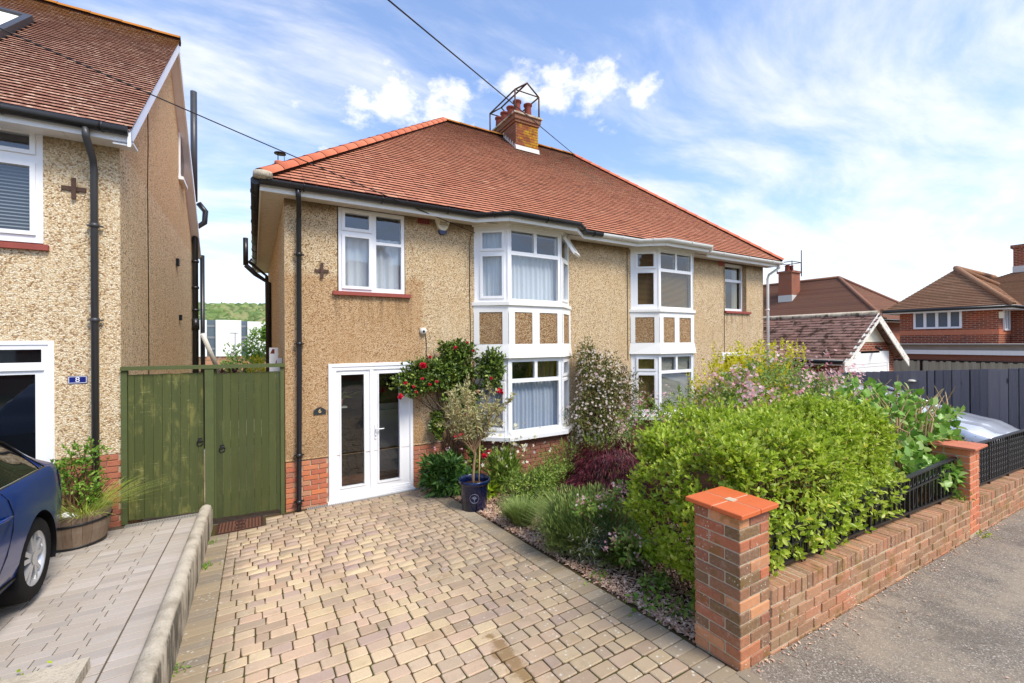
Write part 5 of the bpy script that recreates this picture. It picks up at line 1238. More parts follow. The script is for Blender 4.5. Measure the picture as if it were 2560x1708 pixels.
def street_wall(name, label, x0, x1, seed):
    t = thing(name, label, 'wall', (x0, YW, gzs(x0)), 'brick walls along the pavement'); r = random.Random(seed)
    sl_ = Matrix.Rotation(math.atan(0.0445), 4, 'Y')      # the wall follows the falling pavement
    L = x1 - x0; D = 0.225; h, g_ = 0.0645, 0.0105; base = -0.06
    n = 5; top = base + n * (h + g_); cop = 0.105
    o = MB().box(0, L, .008, D - .008, base, top).build('mortar_core', 'mortar', t); o.matrix_local = sl_
    o = MB().box(0, L, .008, D - .012, top, top + cop - .008).build('mortar_core', 'mortar', t); o.matrix_local = sl_
    for c in range(n):
        z = base + c * (h + g_) + h / 2; u = -0.1125 * (c % 2)
        while u < L:
            aa, b = max(u, 0), min(u + .215, L)
            if b - aa > .03: brick(t, round(b - aa, 2), h, .1025, 'brick_wall', sl_ @ Matrix.Translation(((aa + b) / 2, .051 + r.uniform(-.004, .004), z)) @ Matrix.Rotation(r.uniform(-.012, .012), 4, 'Y'))
            u += .225
    u = 0.0
    while u < L - .03:
        brick(t, .0665, cop - .006, .222, 'brick_wall', sl_ @ Matrix.Translation((u + .036, .111 + r.uniform(-.004, .004), top + cop / 2 + r.uniform(-.003, .003))) @ Matrix.Rotation(r.uniform(-.03, .03), 4, 'Y'), 'coping_brick'); u += .0765
    return t, lambda x: gzs(x0) + top + cop - 0.0445 * (x - x0)
w1, cz1 = street_wall('garden_wall', 'low brick wall with brick-on-edge coping between the two pillars', 2.945, 7.035, 5)
w2, cz2 = street_wall('garden_wall', 'low brick wall running on beyond the far orange pillar', 7.38, 11.8, 6)
# railings
def railing(name, label, x0, x1, zt0, zt1, cz, ornate):
    t = thing(name, label, 'railing', (x0, 1.745, cz(x0)), 'black iron railings on the street wall'); y_ = 1.745
    off = Matrix.Translation((-x0, -1.745, -cz(x0)))
    ztop = lambda x: zt0 + (zt1 - zt0) * (x - x0) / (x1 - x0); zbot = lambda x: cz(x) + .05; zmid = lambda x: ztop(x) - (0.13 if not ornate else 0.055)
    def add(mb, nm, m='iron_black'): o = mb.build(nm, m, t); o.matrix_local = off.copy()
    def bar(f, h, d, nm):
        mb = MB(); mb.add([(x, y_ + dy, f(x) + dz) for x in (x0, x1) for dy, dz in ((-d, -h), (d, -h), (d, h), (-d, h))], [(0, 1, 2, 3), (7, 6, 5, 4), (0, 4, 5, 1), (1, 5, 6, 2), (2, 6, 7, 3), (3, 7, 4, 0)]); add(mb, nm)
    bar(ztop, .009, .021, 'top_rail'); bar(zbot, .011, .017, 'bottom_rail')
    if not ornate: bar(zmid, .009, .014, 'middle_rail')
    n = int((x1 - x0) / .112); xs = [x0 + .05 + (x1 - x0 - .1) * i / n for i in range(n + 1)]
    for i, x in enumerate(xs):
        big = (i % 8 == 0); d = .013 if big else .0085
        mb = MB(); mb.box(x - d, x + d, y_ - d, y_ + d, (cz(x) - .01) if big else zbot(x), ztop(x)); add(mb, 'post' if big else 'baluster')
    for i in range(n):
        x = (xs[i] + xs[i + 1]) / 2; mb = MB(); K = 12
        if not ornate:
            c = (ztop(x) + zmid(x)) / 2; mb.tube([(x + .036 * math.cos(6.283 * k / K), y_, c + .05 * math.sin(6.283 * k / K)) for k in range(K + 1)], .0055, 4, cap=False)
            if i % 4 == 1:
                c2 = zmid(x) - .11; mb.tube([(x + .03 * math.cos(6.283 * k / K), y_, c2 + .10 * math.sin(6.283 * k / K)) for k in range(K + 1)], .0055, 4, cap=False)
            add(mb, 'ring')
        else:
            z = zbot(x) + .05
            while z < ztop(x) - .05:
                mb.tube([(x + .034 * math.cos(6.283 * k / 8), y_, z + .034 * math.sin(6.283 * k / 8)) for k in range(9)], .0075, 4, cap=False); mb.box(x - .05, x + .05, y_ - .004, y_ + .004, z + .033, z + .041); mb.box(x - .012, x + .012, y_ - .006, y_ + .006, z - .012, z + .012); z += .075
            add(mb, 'scroll_panel')
railing('railing', 'plain black iron railing with oval rings half hidden by the hedge', 2.97, 7.02, 1.04, 1.05, cz1, False)
railing('railing', 'ornate black iron railing with dense scrollwork beyond the far pillar', 7.40, 11.8, 1.12, 0.98, cz2, True)

# ------------------------------------------------------------------ dark plank fence beside the silver car
fe = thing('plank_fence', 'dark blue-grey vertical plank fence behind the silver car', 'fence', (12.95, 2.0, 0)); rf_ = random.Random(8)
FO = Matrix.Translation((-12.95, -2.0, 0)); y = 1.75
while y < 8.2:
    zt_ = 1.865 - 0.083 * (y - 2.0); w_ = 0.148
    mb = MB(); dx_ = rf_.choice((0, .016)); mb.box(12.93 + dx_, 12.945 + dx_, y, y + w_, -0.7, zt_ + rf_.uniform(-.006, .006)); o = mb.build('board', 'fence_wood', fe); o.matrix_local = FO.copy(); y += w_ * rf_.uniform(.86, 1.0)
mb = MB()
for z in (0.1, 0.85, 1.35): mb.add([(12.962, 1.75, z), (12.962, 8.2, z - .5), (13.01, 8.2, z - .5), (13.01, 1.75, z), (12.962, 1.75, z + .07), (12.962, 8.2, z - .43), (13.01, 8.2, z - .43), (13.01, 1.75, z + .07)], [(0, 3, 2, 1), (4, 5, 6, 7), (0, 1, 5, 4), (1, 2, 6, 5), (2, 3, 7, 6), (3, 0, 4, 7)])
o = mb.build('rail', 'fence_wood', fe); o.matrix_local = FO.copy()
lt = thing('fence_light', 'small cream bulkhead light fixed on the dark plank fence', 'light', (12.91, 3.9, 1.50))
MB().lathe([(0, .05), (.05, .045), (.075, .02), (.08, 0), (0, 0)], (0, 0, -.03), 14).build('shade', 'alarm_cream', lt); MB().box(-.02, .03, -.03, .03, -.045, -.01).build('base', 'grey_plastic', lt)

# ------------------------------------------------------------------ garage
ga = thing('garage', 'detached brick garage with mossy tiled roof and peeling white bargeboards', 'garage', (16.1, 5.6, -0.6))
gx0, gx1, gy0, gy1, gze, gza = 14.30, 18.0, 5.9, 13.5, 1.95, 3.20; GO = Matrix.Translation((-16.1, -5.6, .6)); gm = (gx0 + gx1) / 2
def gab(mb, nm, m, par=None, kind=None):
    o = mb.build(nm, m, par or ga, kind)
    if par is None: o.matrix_local = GO.copy()
    return o
mb = MB(); mb.quad((gx0, gy0, -.8), (gx0, gy1, -.8), (gx0, gy1, gze), (gx0, gy0, gze)); mb.quad((gx1, gy0, -.8), (gx1, gy0, gze), (gx1, gy1, gze), (gx1, gy1, -.8)); mb.quad((gx0, gy0, -.8), (gx0, gy0, gze), (gx0 + .3, gy0, gze), (gx0 + .3, gy0, -.8)); mb.quad((gx1 - .45, gy0, -.8), (gx1 - .45, gy0, gze), (gx1, gy0, gze), (gx1, gy0, -.8)); mb.quad((gx0, gy1, -.8), (gx1, gy1, -.8), (gx1, gy1, gze), (gx0, gy1, gze))
mb.add([(gx0, gy0 + .01, gze), (gx1, gy0 + .01, gze), (gm, gy0 + .01, gza - .05)], [(0, 1, 2)]); gwall = gab(mb, 'wall', 'far_brick')
MB().add([(gm - 1.15, gy0 - .01, 2.36), (gm + 1.15, gy0 - .01, 2.36), (gm, gy0 - .01, gza - .02)], [(0, 1, 2)]).build('gable_render', 'alarm_cream', gwall)
MB().box(gx0 + .3, gx1 - .45, gy0 - .03, gy0, gze - .25, gze + .12).build('lintel', 'white_paint', gwall)
mb = MB(); sl_ = (gza - gze + .12) / (gm - gx0 + .35)
for s_ in (-1, 1):
    e = gx0 - .35 if s_ < 0 else gx1 + .35
    mb.quad((e, gy0 - .25, gze - .12), (gm, gy0 - .25, gza), (gm, gy1, gza), (e, gy1, gze - .12))
groof = gab(mb, 'roof', 'tile_moss')
tiling(groof, lambda d_: 0, lambda d_: 1, 0, .1, 0, 0, 1, 'tile_moss') if False else None
V = []; F = []; MI = []; rr = random.Random(4)
for k in range(16):
    f0 = k / 16; xa = gx0 - .35 + (gm - gx0 + .35) * f0; za_ = gze - .12 + (gza - gze + .12) * f0 + .02; dxx = (gm - gx0 + .35) / 16; dzz = (gza - gze + .12) / 16; y_ = gy0 - .25 - (.1 if k % 2 else 0)
    while y_ < gy1 - .1:
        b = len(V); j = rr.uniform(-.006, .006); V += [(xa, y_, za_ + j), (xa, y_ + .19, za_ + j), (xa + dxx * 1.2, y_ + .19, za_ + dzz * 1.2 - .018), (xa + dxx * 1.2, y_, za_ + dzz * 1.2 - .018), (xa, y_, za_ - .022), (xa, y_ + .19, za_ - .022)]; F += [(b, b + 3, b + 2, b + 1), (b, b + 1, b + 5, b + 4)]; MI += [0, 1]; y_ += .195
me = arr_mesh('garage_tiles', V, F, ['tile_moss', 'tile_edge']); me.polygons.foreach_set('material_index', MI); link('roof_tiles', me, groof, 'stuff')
MB().tube([(gm, gy0 - .25, gza + .02), (gm, gy1, gza + .02)], .09, 8).build('ridge', 'concrete_old', groof)
mb = MB()
for s_ in (-1, 1):
    e = gx0 - .38 if s_ < 0 else gx1 + .38
    mb.extr([(e, gy0 - .28, gze - .14), (gm, gy0 - .28, gza + .02), (gm, gy0 - .28, gza - .22), (e, gy0 - .28, gze - .40)], (0, .03, 0))
gab(mb, 'bargeboard', 'peeling_paint')
mb = MB()
for k in range(13): mb.box(gx0 + .42, gx1 - .57, gy0 - .02 + .004 * (k % 2), gy0 + .03, -.8 + k * .2, -.8 + k * .2 + .19)
gab(mb, 'garage_door', 'white_paint'); gab(MB().ring(gx0 + .3, gx1 - .45, -.8, gze - .25, .12, gy0 - .03, gy0), 'door_frame', 'white_paint') if False else None
gab(MB().box(gx0 + .3, gx0 + .42, gy0 - .03, gy0, -.8, gze - .25), 'door_jamb', 'white_paint'); gab(MB().box(gx1 - .57, gx1 - .45, gy0 - .03, gy0, -.8, gze - .25), 'door_jamb', 'white_paint')
g = MB(); g.tube([(gx0 - .36, gy0 - .25, gze - .12), (gx0 - .36, gy1, gze - .12)], .06, 8); gab(g, 'gutter', 'black_plastic')
mb = MB(); mb.box(gx0 - .3, gx0, gy0 - .2, gy1, gze - .24, gze - .2); gab(mb, 'soffit', 'cream_paint')
g = MB(); g.tube([(gm + .25, gy0 - .1, 2.2), (gm + .05, gy0 - .3, 2.12)], .04, 8); g.box(gm - .6, gm + .7, gy0 - .03, gy0 - .005, 2.02, 2.08); gab(g, 'flood_light', 'black_plastic')

# ------------------------------------------------------------------ houses further along on the right
def hip_roof(x0, x1, y0, y1, ze, zr, ov, along):
    x0 -= ov; x1 += ov; y0 -= ov; y1 += ov; mb = MB()
    if along == 'y': h = (x1 - x0) / 2; a, b = ((x0 + x1) / 2, y0 + h * .9, zr), ((x0 + x1) / 2, y1 - h * .9, zr)
    else: h = (y1 - y0) / 2; a, b = (x0 + h * .9, (y0 + y1) / 2, zr), (x1 - h * .9, (y0 + y1) / 2, zr)
    q = [(x0, y0, ze), (x1, y0, ze), (x1, y1, ze), (x0, y1, ze), a, b]
    mb.add(q, [(0, 1, 4), (1, 2, 5, 4), (2, 3, 5), (3, 0, 4, 5)] if along == 'y' else [(0, 1, 5, 4), (1, 2, 5), (2, 3, 4, 5), (3, 0, 4)]); return mb, q
def course_lines(x0, x1, y0, y1, q, m, parent, fs):   # tile courses as low steps on the visible slopes
    V = []; F = []; MI = []
    for f in fs:
        a, b, c, d_ = [Vector(q[i]) for i in f]
        n = int((d_ - a).length / .12)
        for k in range(n):
            f0, f1 = k / n, (k + 1.15) / n; p0, p1, p2, p3 = a.lerp(d_, f0), b.lerp(c, f0), b.lerp(c, min(f1, 1)), a.lerp(d_, min(f1, 1)); z = Vector((0, 0, .02)); bb = len(V)
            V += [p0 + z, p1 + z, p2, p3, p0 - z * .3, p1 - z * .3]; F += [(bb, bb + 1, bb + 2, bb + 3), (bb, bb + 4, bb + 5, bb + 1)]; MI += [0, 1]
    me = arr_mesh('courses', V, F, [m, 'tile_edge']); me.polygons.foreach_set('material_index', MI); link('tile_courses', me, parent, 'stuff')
def hips(parent, q, m):
    mb = MB()
    for a, b in ((0, 4), (1, 4), (2, 5), (3, 5), (4, 5)):
        mb.tube([Vector(q[a]) + Vector((0, 0, .05)), Vector(q[b]) + Vector((0, 0, .05))], .10, 6)
    mb.build('hip_tiles', m, parent)
def bhouse(name, label, x0, x1, y0, y1, zb, ze, zr, along, troof):
    t = thing(name, label, 'house', (x0, y0, zb)); O = Matrix.Translation((-x0, -y0, -zb))
    mb = MB(); mb.box(x0, x1, y0, y1, zb, ze); wl = mb.build('wall', 'far_brick', t); wl.matrix_local = O.copy()
    mb, q = hip_roof(x0, x1, y0, y1, ze, zr, .45, along); r_ = mb.build('roof', troof, t); r_.matrix_local = O.copy()
    course_lines(x0, x1, y0, y1, q, troof, r_, [(3, 0, 4, 5), (0, 1, 4, 4)] if along == 'y' else [(0, 1, 5, 4), (3, 0, 4, 4)]); hips(r_, q, troof)
    mb = MB(); mb.ring(0, 1, 0, 1, .1, 0, .1) if False else None
    a = .43; mb.box(x0 - a, x1 + a, y0 - a, y0 - a + .03, ze - .10, ze - .01); mb.box(x0 - a, x0 - a + .03, y0 - a + .03, y1 + a, ze - .10, ze - .01); mb.quad((x0 - a, y0 - a, ze - .09), (x1 + a, y0 - a, ze - .09), (x1 + a, y1 + a, ze - .09), (x0 - a, y1 + a, ze - .09)); o = mb.build('fascia', 'white_paint', t); o.matrix_local = O.copy()
    g = MB(); g.tube([(x0 - a - .05, y1 + a, ze), (x0 - a - .05, y0 - a - .05, ze), (x1 + a, y0 - a - .05, ze)], .06, 6); o = g.build('gutter', 'black_plastic', t); o.matrix_local = O.copy()
    return t, O, wl, r_
def fwin(t, O, pts, bars, name='window', m='far_glass', fm='upvc'):     # pts: x plane or y plane rectangle
    (xa, ya, z0), (xb, yb, z1) = pts; dx_, dy_ = xb - xa, yb - ya; l = math.hypot(dx_, dy_); ex, ey = dx_ / l, dy_ / l
    xf = lambda p: (xa + ex * p[0] + ey * p[1], ya + ey * p[0] - ex * p[1], p[2])
    f = MB(xf); f.ring(0, l, z0, z1, .07, 0.005, .06)
    for u in bars: f.box(u * l - .045, u * l + .045, .006, .055, z0 + .07, z1 - .07)
    o = f.build(name, fm, t); o.matrix_local = O.copy()
    us = [0] + list(bars) + [1]
    for a, b in zip(us, us[1:]): MB(xf).box(a * l + .05, b * l - .05, 0.004, .02, z0 + .06, z1 - .06).build('pane', m, o)
    return o, xf, l
rh, RO, rwl, rrf = bhouse('brick_house', 'red brick house with brown hipped roof and four-light upstairs window at right', 24.0, 32.0, 4.75, 7.65, -1.3, 3.62, 5.35, 'x', 'tile_brown')
# bring the hip apex forward: separate wing over the near corner
fwin(rh, RO, ((24.0, 7.18, 2.86), (24.0, 5.72, 3.58)), (.25, .5, .75)); fwin(rh, RO, ((24.55, 4.75, 2.75), (25.35, 4.75, 3.58)), (.5,))
mb = MB(); mb.box(23.985, 24.0, 4.75, 7.65, 2.60, 2.80); mb.box(24.0, 32, 4.735, 4.75, 2.60, 2.80); o = mb.build('soldier_course', 'brick_orange', rh); o.matrix_local = RO.copy()
g = MB(); g.tube([(26.3, 4.65, 3.5), (26.3, 4.65, 2.1)], .06, 8); o = g.build('downpipe', 'black_plastic', rh); o.matrix_local = RO.copy()
MB().box(24.0, 24.1, 4.62, 4.74, 3.2, 3.45).build('wall_lamp', 'alarm_cream', rwl)
mb = MB(); mb.box(22.4, 24.0, 1.0, 8.0, 2.02, 2.22); mb.box(22.2, 24.0, 0.9, 8.1, 2.22, 2.26); o = mb.build('flat_roof', 'felt_grey', rh); o.matrix_local = RO.copy()
mb = MB(); mb.box(22.35, 22.4, 1.0, 8.0, 1.86, 2.02); o = mb.build('canopy_fascia', 'white_paint', rh); o.matrix_local = RO.copy()
mb = MB(); mb.box(22.5, 24.0, 1.05, 7.95, -1.3, 1.0); mb.box(22.5, 24.0, 1.05, 7.95, 1.62, 2.0); o = mb.build('extension_wall', 'brick_bay', rh); o.matrix_local = RO.copy()
fwin(rh, RO, ((22.5, 7.6, 0.6), (22.5, 1.2, 1.64)), (.17, .3, .43, .57, .72, .86), fm='car_black')
drape(lambda p: (22.44 + p[1], 7.5 - p[0], p[2]), 0, 6.3, .62, 1.6, 0.0, .03, .22, 5).build('curtain', 'drape', rh).matrix_local = RO.copy()
def far_chimney(t, O, x, y_, z0, z1, w_, pots, cage=False):
    mb = MB(); mb.box(x - w_, x + w_, y_ - w_ * .8, y_ + w_ * .8, z0, z1); mb.box(x - w_ * 1.12, x + w_ * 1.12, y_ - w_ * .95, y_ + w_ * .95, z1, z1 + .14); o = mb.build('chimney', 'far_brick', t); o.matrix_local = O.copy()
    for i in range(pots): MB().lathe([(.12, 0), (.1, .35), (.13, .38), (.13, .42), (.09, .42)], (x - w_ * .7 + 1.4 * w_ * i / max(1, pots - 1), y_ + (.1 if i % 2 else -.1), z1 + .14), 10).build('chimney_pot', 'pot_clay', o)
    MB().box(x - w_ - .02, x + w_ + .02, y_ - w_ * .8 - .02, y_ + w_ * .8 + .02, z0 - .2, z0 + .35).build('lead_flashing', 'lead', o)
    if cage:
        g = MB()
        for a in (-1, 1):
            for b in (-1, 1): g.tube([(x + a * w_ * 1.1, y_ + b * w_ * .9, z1 + .1), (x + a * w_ * 1.1, y_ + b * w_ * .9, z1 + .75)], .03, 4)
            g.tube([(x + a * w_ * 1.1, y_ - w_ * .9, z1 + .75), (x + a * w_ * 1.1, y_ + w_ * .9, z1 + .75)], .03, 4); g.tube([(x - w_ * 1.1, y_ + a * w_ * .9, z1 + .75), (x + w_ * 1.1, y_ + a * w_ * .9, z1 + .75)], .03, 4)
        g.build('chimney_frame', 'iron_rust', o)
mb, qq = hip_roof(25.6, 33.6, -3.0, 8.4, 3.62, 5.60, .45, 'y'); o2 = mb.build('roof', 'tile_brown', rh); o2.matrix_local = RO.copy(); course_lines(0, 0, 0, 0, qq, 'tile_brown', o2, [(3, 0, 4, 5)])
mb = MB(); mb.box(25.6, 33.6, -3.0, 4.74, -1.3, 3.62); o2 = mb.build('wall', 'far_brick', rh); o2.matrix_local = RO.copy()
mb = MB(); mb.box(25.15, 25.19, -3.4, 4.3, 3.5, 3.6); o2 = mb.build('fascia', 'white_paint', rh); o2.matrix_local = RO.copy()
far_chimney(rh, RO, 29.6, 4.9, 5.3, 6.45, .5, 2)
bh2, BO, _a, _b = bhouse('hipped_house', 'house with plain red-brown hipped roof showing behind the garage', 30.0, 38.0, 10.5, 24.0, -2, 3.5, 6.6, 'y', 'tile_redbrown')
far_chimney(bh2, BO, 32.4, 16.4, 5.2, 7.1, .55, 4, True)
g = MB(); g.tube([(32.4, 15.6, 6.8), (32.4, 15.6, 8.6)], .03, 4); o = g.build('aerial', 'iron_rust', bh2); o.matrix_local = BO.copy()

# ------------------------------------------------------------------ seen through the gap: school block, pitch, hill wood
sb = thing('school_block', 'long white modern block with grey glazed stair strips below the wooded hill', 'building', (-5, 120, -4.5)); SO = Matrix.Translation((5, -120, 4.5))
def sbp(mb, nm, m): o = mb.build(nm, m, sb); o.matrix_local = SO.copy()
for (x0, x1, y_, z0, z1) in ((-10.6, -9.2, 120, -2, 7.7), (-6.9, -3.5, 120, -.6, 7.8), (-1.5, 0.9, 120.2, -2, 7.9)): pass
sbp(MB().box(-24, -9.1, 120, 126, -.5, 7.8), 'wall', 'far_render'); sbp(MB().box(-7.4, -2.45, 120, 126, -.5, 7.85), 'wall', 'far_render'); sbp(MB().box(-1.2, 3.0, 120, 126, -.5, 7.6), 'wall', 'far_render'); sbp(MB().box(3.0, 14, 120.5, 126, -.5, 6.6), 'wall', 'far_render')
sbp(MB().box(-24, 14, 120.4, 127, -5, -.5), 'brick_base', 'far_brown'); sbp(MB().box(-9.1, -7.4, 121, 126, -.5, 7.8), 'stair_glazing', 'far_glass'); sbp(MB().box(-2.45, -1.2, 121, 126, -.5, 7.7), 'stair_glazing', 'far_glass')
for z in (6.2, 3.6, 1.0): sbp(MB().box(-9.1, -7.4, 120.9, 121, z, z + .5), 'spandrel', 'far_grey'); sbp(MB().box(-2.45, -1.2, 120.9, 121, z, z + .5), 'spandrel', 'far_grey')
for x in (4.0, 6.6): 
    for z in (1.0, 3.8): sbp(MB().box(x, x + 1.2, 120.42, 120.5, z, z + 1.6), 'window', 'far_glass')
lpst = thing('lamp_post', 'slim grey floodlight mast in front of the white block', 'lamp post', (-3.2, 105, -5)); MB().tube([(0, 0, 0), (0, 0, 9.5)], .09, 6).build('mast', 'far_grey', lpst); mb = MB(); mb.box(-.9, .5, -.1, .1, 9.45, 9.62); mb.build('lamp_head', 'far_grey', lpst)
fn = thing('pitch_fence', 'tall green mesh sports pitch fence before the white block', 'fence', (-6, 92, -4.4))
for i in range(8): MB().tube([(i * 2 - 6, 0, 0), (i * 2 - 6, 0, 4.2)], .06, 5).build('post', 'gate_frame_wood', fn)
MB().box(-6, 8, -.02, .02, .0, .9).build('kickboard', 'far_render', fn); MB().box(-6, 8, -.02, .02, 3.9, 4.0).build('rail', 'gate_frame_wood', fn)
rn = np.random.default_rng(3); V = []; F = []; b = 0
ico_v = []; 
import bmesh
bm = bmesh.new(); bmesh.ops.create_icosphere(bm, subdivisions=2, radius=1.0); IV = np.array([v.co[:] for v in bm.verts]); IF = np.array([[v.index for v in f.verts] for f in bm.faces]); bm.free()
for i in range(1500):
    y_ = 232 + 330 * rn.random() ** 1.1; x = y_ * (-0.10 + 0.165 * rn.random()) + rn.normal() * 4; s_ = rn.uniform(2.4, 6.0)
    v = IV * (1 + 0.28 * rn.normal(size=(len(IV), 1))) * np.array([s_, s_, s_ * .85]) + np.array([x, y_, tz(x, y_) + s_ * .45]); V.append(v); F.append(IF + b); b += len(IV)
link('hill_wood', arr_mesh('hill_wood', np.concatenate(V), np.concatenate(F), 'hill_leaf'), None, 'stuff')
tag(bpy.data.objects['hill_wood'], 'wooded green hillside on the skyline between the houses', 'woodland')
fgb = thing('garden_fence', 'short brown timber fence at the end of the back garden', 'fence', (-1.2, 19, -.4))
for i in range(14): MB().box(-2 + i * .3, -2 + i * .3 + .28, 0, .03, 0, 1.85).build('board', 'twig', fgb)
# ------------------------------------------------------------------ overhead cables
def cable_obj(a, b, sag, label, r=.011):
    a, b = Vector(a), Vector(b); mb = MB(); P = []
    for i in range(25): f = i / 24; p = a.lerp(b, f); p.z -= sag * 4 * f * (1 - f); P.append(p)
    mb.tube(P, r, 5); o = mb.build('overhead_cable', 'cable'); tag(o, label, 'cable', 'telephone cables')
cable_obj((-3.6, 5.4, 5.62), (3.40, 7.0, 4.37), .03, 'thin black cable sloping across the left roof to the bay window', .007)
cable_obj((-1.6, 2.5, 5.4), (9.36, 11.3, 8.49), .0, 'thin black cable crossing the sky behind the chimney stack', .010)

# ------------------------------------------------------------------ houses across the street (seen mirrored in the windows)
for hx, wd_, lab in ((-7.0, 12.0, 'brick pair of houses across the street mirrored in the bay windows'), (9.0, 12.0, 'second brick pair of houses across the street mirrored in the right windows')):
    t = thing('opposite_house', lab, 'house', (hx, -26, .3), 'houses mirrored in the window panes')
    MB().box(-wd_ / 2, wd_ / 2, 0, 8, -1, 5.0).build('wall', 'far_brick', t)
    mb, q = hip_roof(-wd_ / 2, wd_ / 2, 0, 8, 5.0, 8.6, .4, 'x'); mb.build('roof', 'tile_redbrown', t)
    for x in (-4.2, -1.4, 1.4, 4.2):
        for z in (.9, 3.3): MB().box(x - .7, x + .7, 7.98, 8.05, z, z + 1.3).build('window', 'upvc', t)
    MB().box(-.6, .6, 3.4, 4.6, 7.5, 10).build('chimney', 'far_brick', t)

# ------------------------------------------------------------------ foliage
T_OVAL = (np.array([(0, 0, 0), (.30, .24, .06), (.72, .20, .05), (1, 0, -.05), (.72, -.20, .05), (.30, -.24, .06)]), np.array([(0, 1, 2, 3), (0, 3, 4, 5)]))
T_LANCE = (np.array([(0, 0, 0), (.45, .085, .03), (1, 0, -.06), (.45, -.085, .03)]), np.array([(0, 1, 2, 2), (0, 2, 3, 3)]))
T_LEAF = (np.array([(0, 0, 0), (.45, .17, .05), (1, 0, -.06), (.45, -.17, .05)]), np.array([(0, 1, 2, 2), (0, 2, 3, 3)]))
T_HEART = (np.array([(0, 0, 0), (.10, .28, .05), (.38, .37, .07), (.74, .20, .03), (1, 0, -.14), (.74, -.20, .03), (.38, -.37, .07), (.10, -.28, .05), (.5, 0, -.02)]), np.array([(0, 1, 2, 8), (8, 2, 3, 4), (0, 8, 6, 7), (8, 4, 5, 6)]))
_st = []
for k in range(5):
    a = 6.283 * k / 5; _st += [(.5 * math.cos(a) , .5 * math.sin(a), .12)]
T_STAR = (np.array([(0, 0, 0)] + [p for k in range(5) for p in ((.30 * math.cos(6.283 * k / 5 - .45), .30 * math.sin(6.283 * k / 5 - .45), .05), (.52 * math.cos(6.283 * k / 5), .52 * math.sin(6.283 * k / 5), .10), (.30 * math.cos(6.283 * k / 5 + .45), .30 * math.sin(6.283 * k / 5 + .45), .05))]), np.array([(0, 1 + 3 * k, 2 + 3 * k, 3 + 3 * k) for k in range(5)]))
def nrm(a): return a / np.maximum(np.linalg.norm(a, axis=1, keepdims=True), 1e-9)
def rdir(r, n): return nrm(r.normal(size=(n, 3)))
def leaves(name, parent, m, P, D, U, sz, tpl, kind='stuff', wid=1.0):
    P, D, U = np.asarray(P, float), nrm(np.asarray(D, float)), np.asarray(U, float)
    W = nrm(np.cross(U, D)); U2 = np.cross(D, W); sz = np.broadcast_to(np.asarray(sz, float), (len(P),))[:, None, None]
    T, F = tpl; n, k = len(P), len(T)
    V = P[:, None, :] + sz * (T[None, :, 0:1] * D[:, None, :] + wid * T[None, :, 1:2] * W[:, None, :] + T[None, :, 2:3] * U2[:, None, :])
    FF = (F[None] + (np.arange(n) * k)[:, None, None]).reshape(-1, F.shape[1])
    if tpl is T_LANCE or tpl is T_LEAF: FF = FF[:, :3]
    return link(name, arr_mesh(name, V.reshape(-1, 3), FF, m), parent, kind)
def shell(r, n, c, rad_, lo=.55, up=0.0):     # points in the outer part of an ellipsoid
    d_ = rdir(r, n); d_[:, 2] = np.where(d_[:, 2] < -up if up else False, -d_[:, 2], d_[:, 2]) if up else d_[:, 2]
    q = (lo + (1 - lo) * r.random((n, 1)) ** .6)
    lump = 1 + .16 * np.sin(d_[:, :1] * 5 + c[0] * 7) * np.cos(d_[:, 1:2] * 6 + c[1] * 3) + .1 * np.sin(d_[:, 2:3] * 9 + c[0])
    return np.array(c) + d_ * q * lump * np.array(rad_), d_
def whorl(r, tips, dirs, per, spread, sz, jit=.9, upb=.25):    # leaves round each twig tip
    n = len(tips); P = np.repeat(tips, per, 0); B = np.repeat(nrm(dirs), per, 0)
    f = r.random((n * per, 1)); P = P - B * f * spread; D = nrm(B * (.35 + .5 * (1 - f)) + jit * rdir(r, n * per) + np.array([0, 0, upb]))
    U = nrm(B + .5 * rdir(r, n * per) + np.array([0, 0, .6])); S_ = sz * r.uniform(.65, 1.2, n * per)
    return P, D, U, S_
def stems(name, parent, m, base, tips, r0, r1, seed=0, bend=.12, n=4, base_r=.05):
    rg_ = random.Random(seed); mb = MB()
    for t in tips:
        b = Vector(base) + Vector((rg_.uniform(-base_r, base_r), rg_.uniform(-base_r, base_r), 0)); t = Vector(t); L = (t - b).length
        mid1 = b.lerp(t, .35) + Vector((rg_.uniform(-1, 1), rg_.uniform(-1, 1), rg_.uniform(0, 1))) * bend * L; mid2 = b.lerp(t, .7) + Vector((rg_.uniform(-1, 1), rg_.uniform(-1, 1), rg_.uniform(0, .7))) * bend * L * .7
        mb.tube([b, mid1, mid2, t], [r0, r0 * .8 + r1 * .2, r0 * .4 + r1 * .6, r1], n, cap=False)
    return mb.build(name, m, parent)
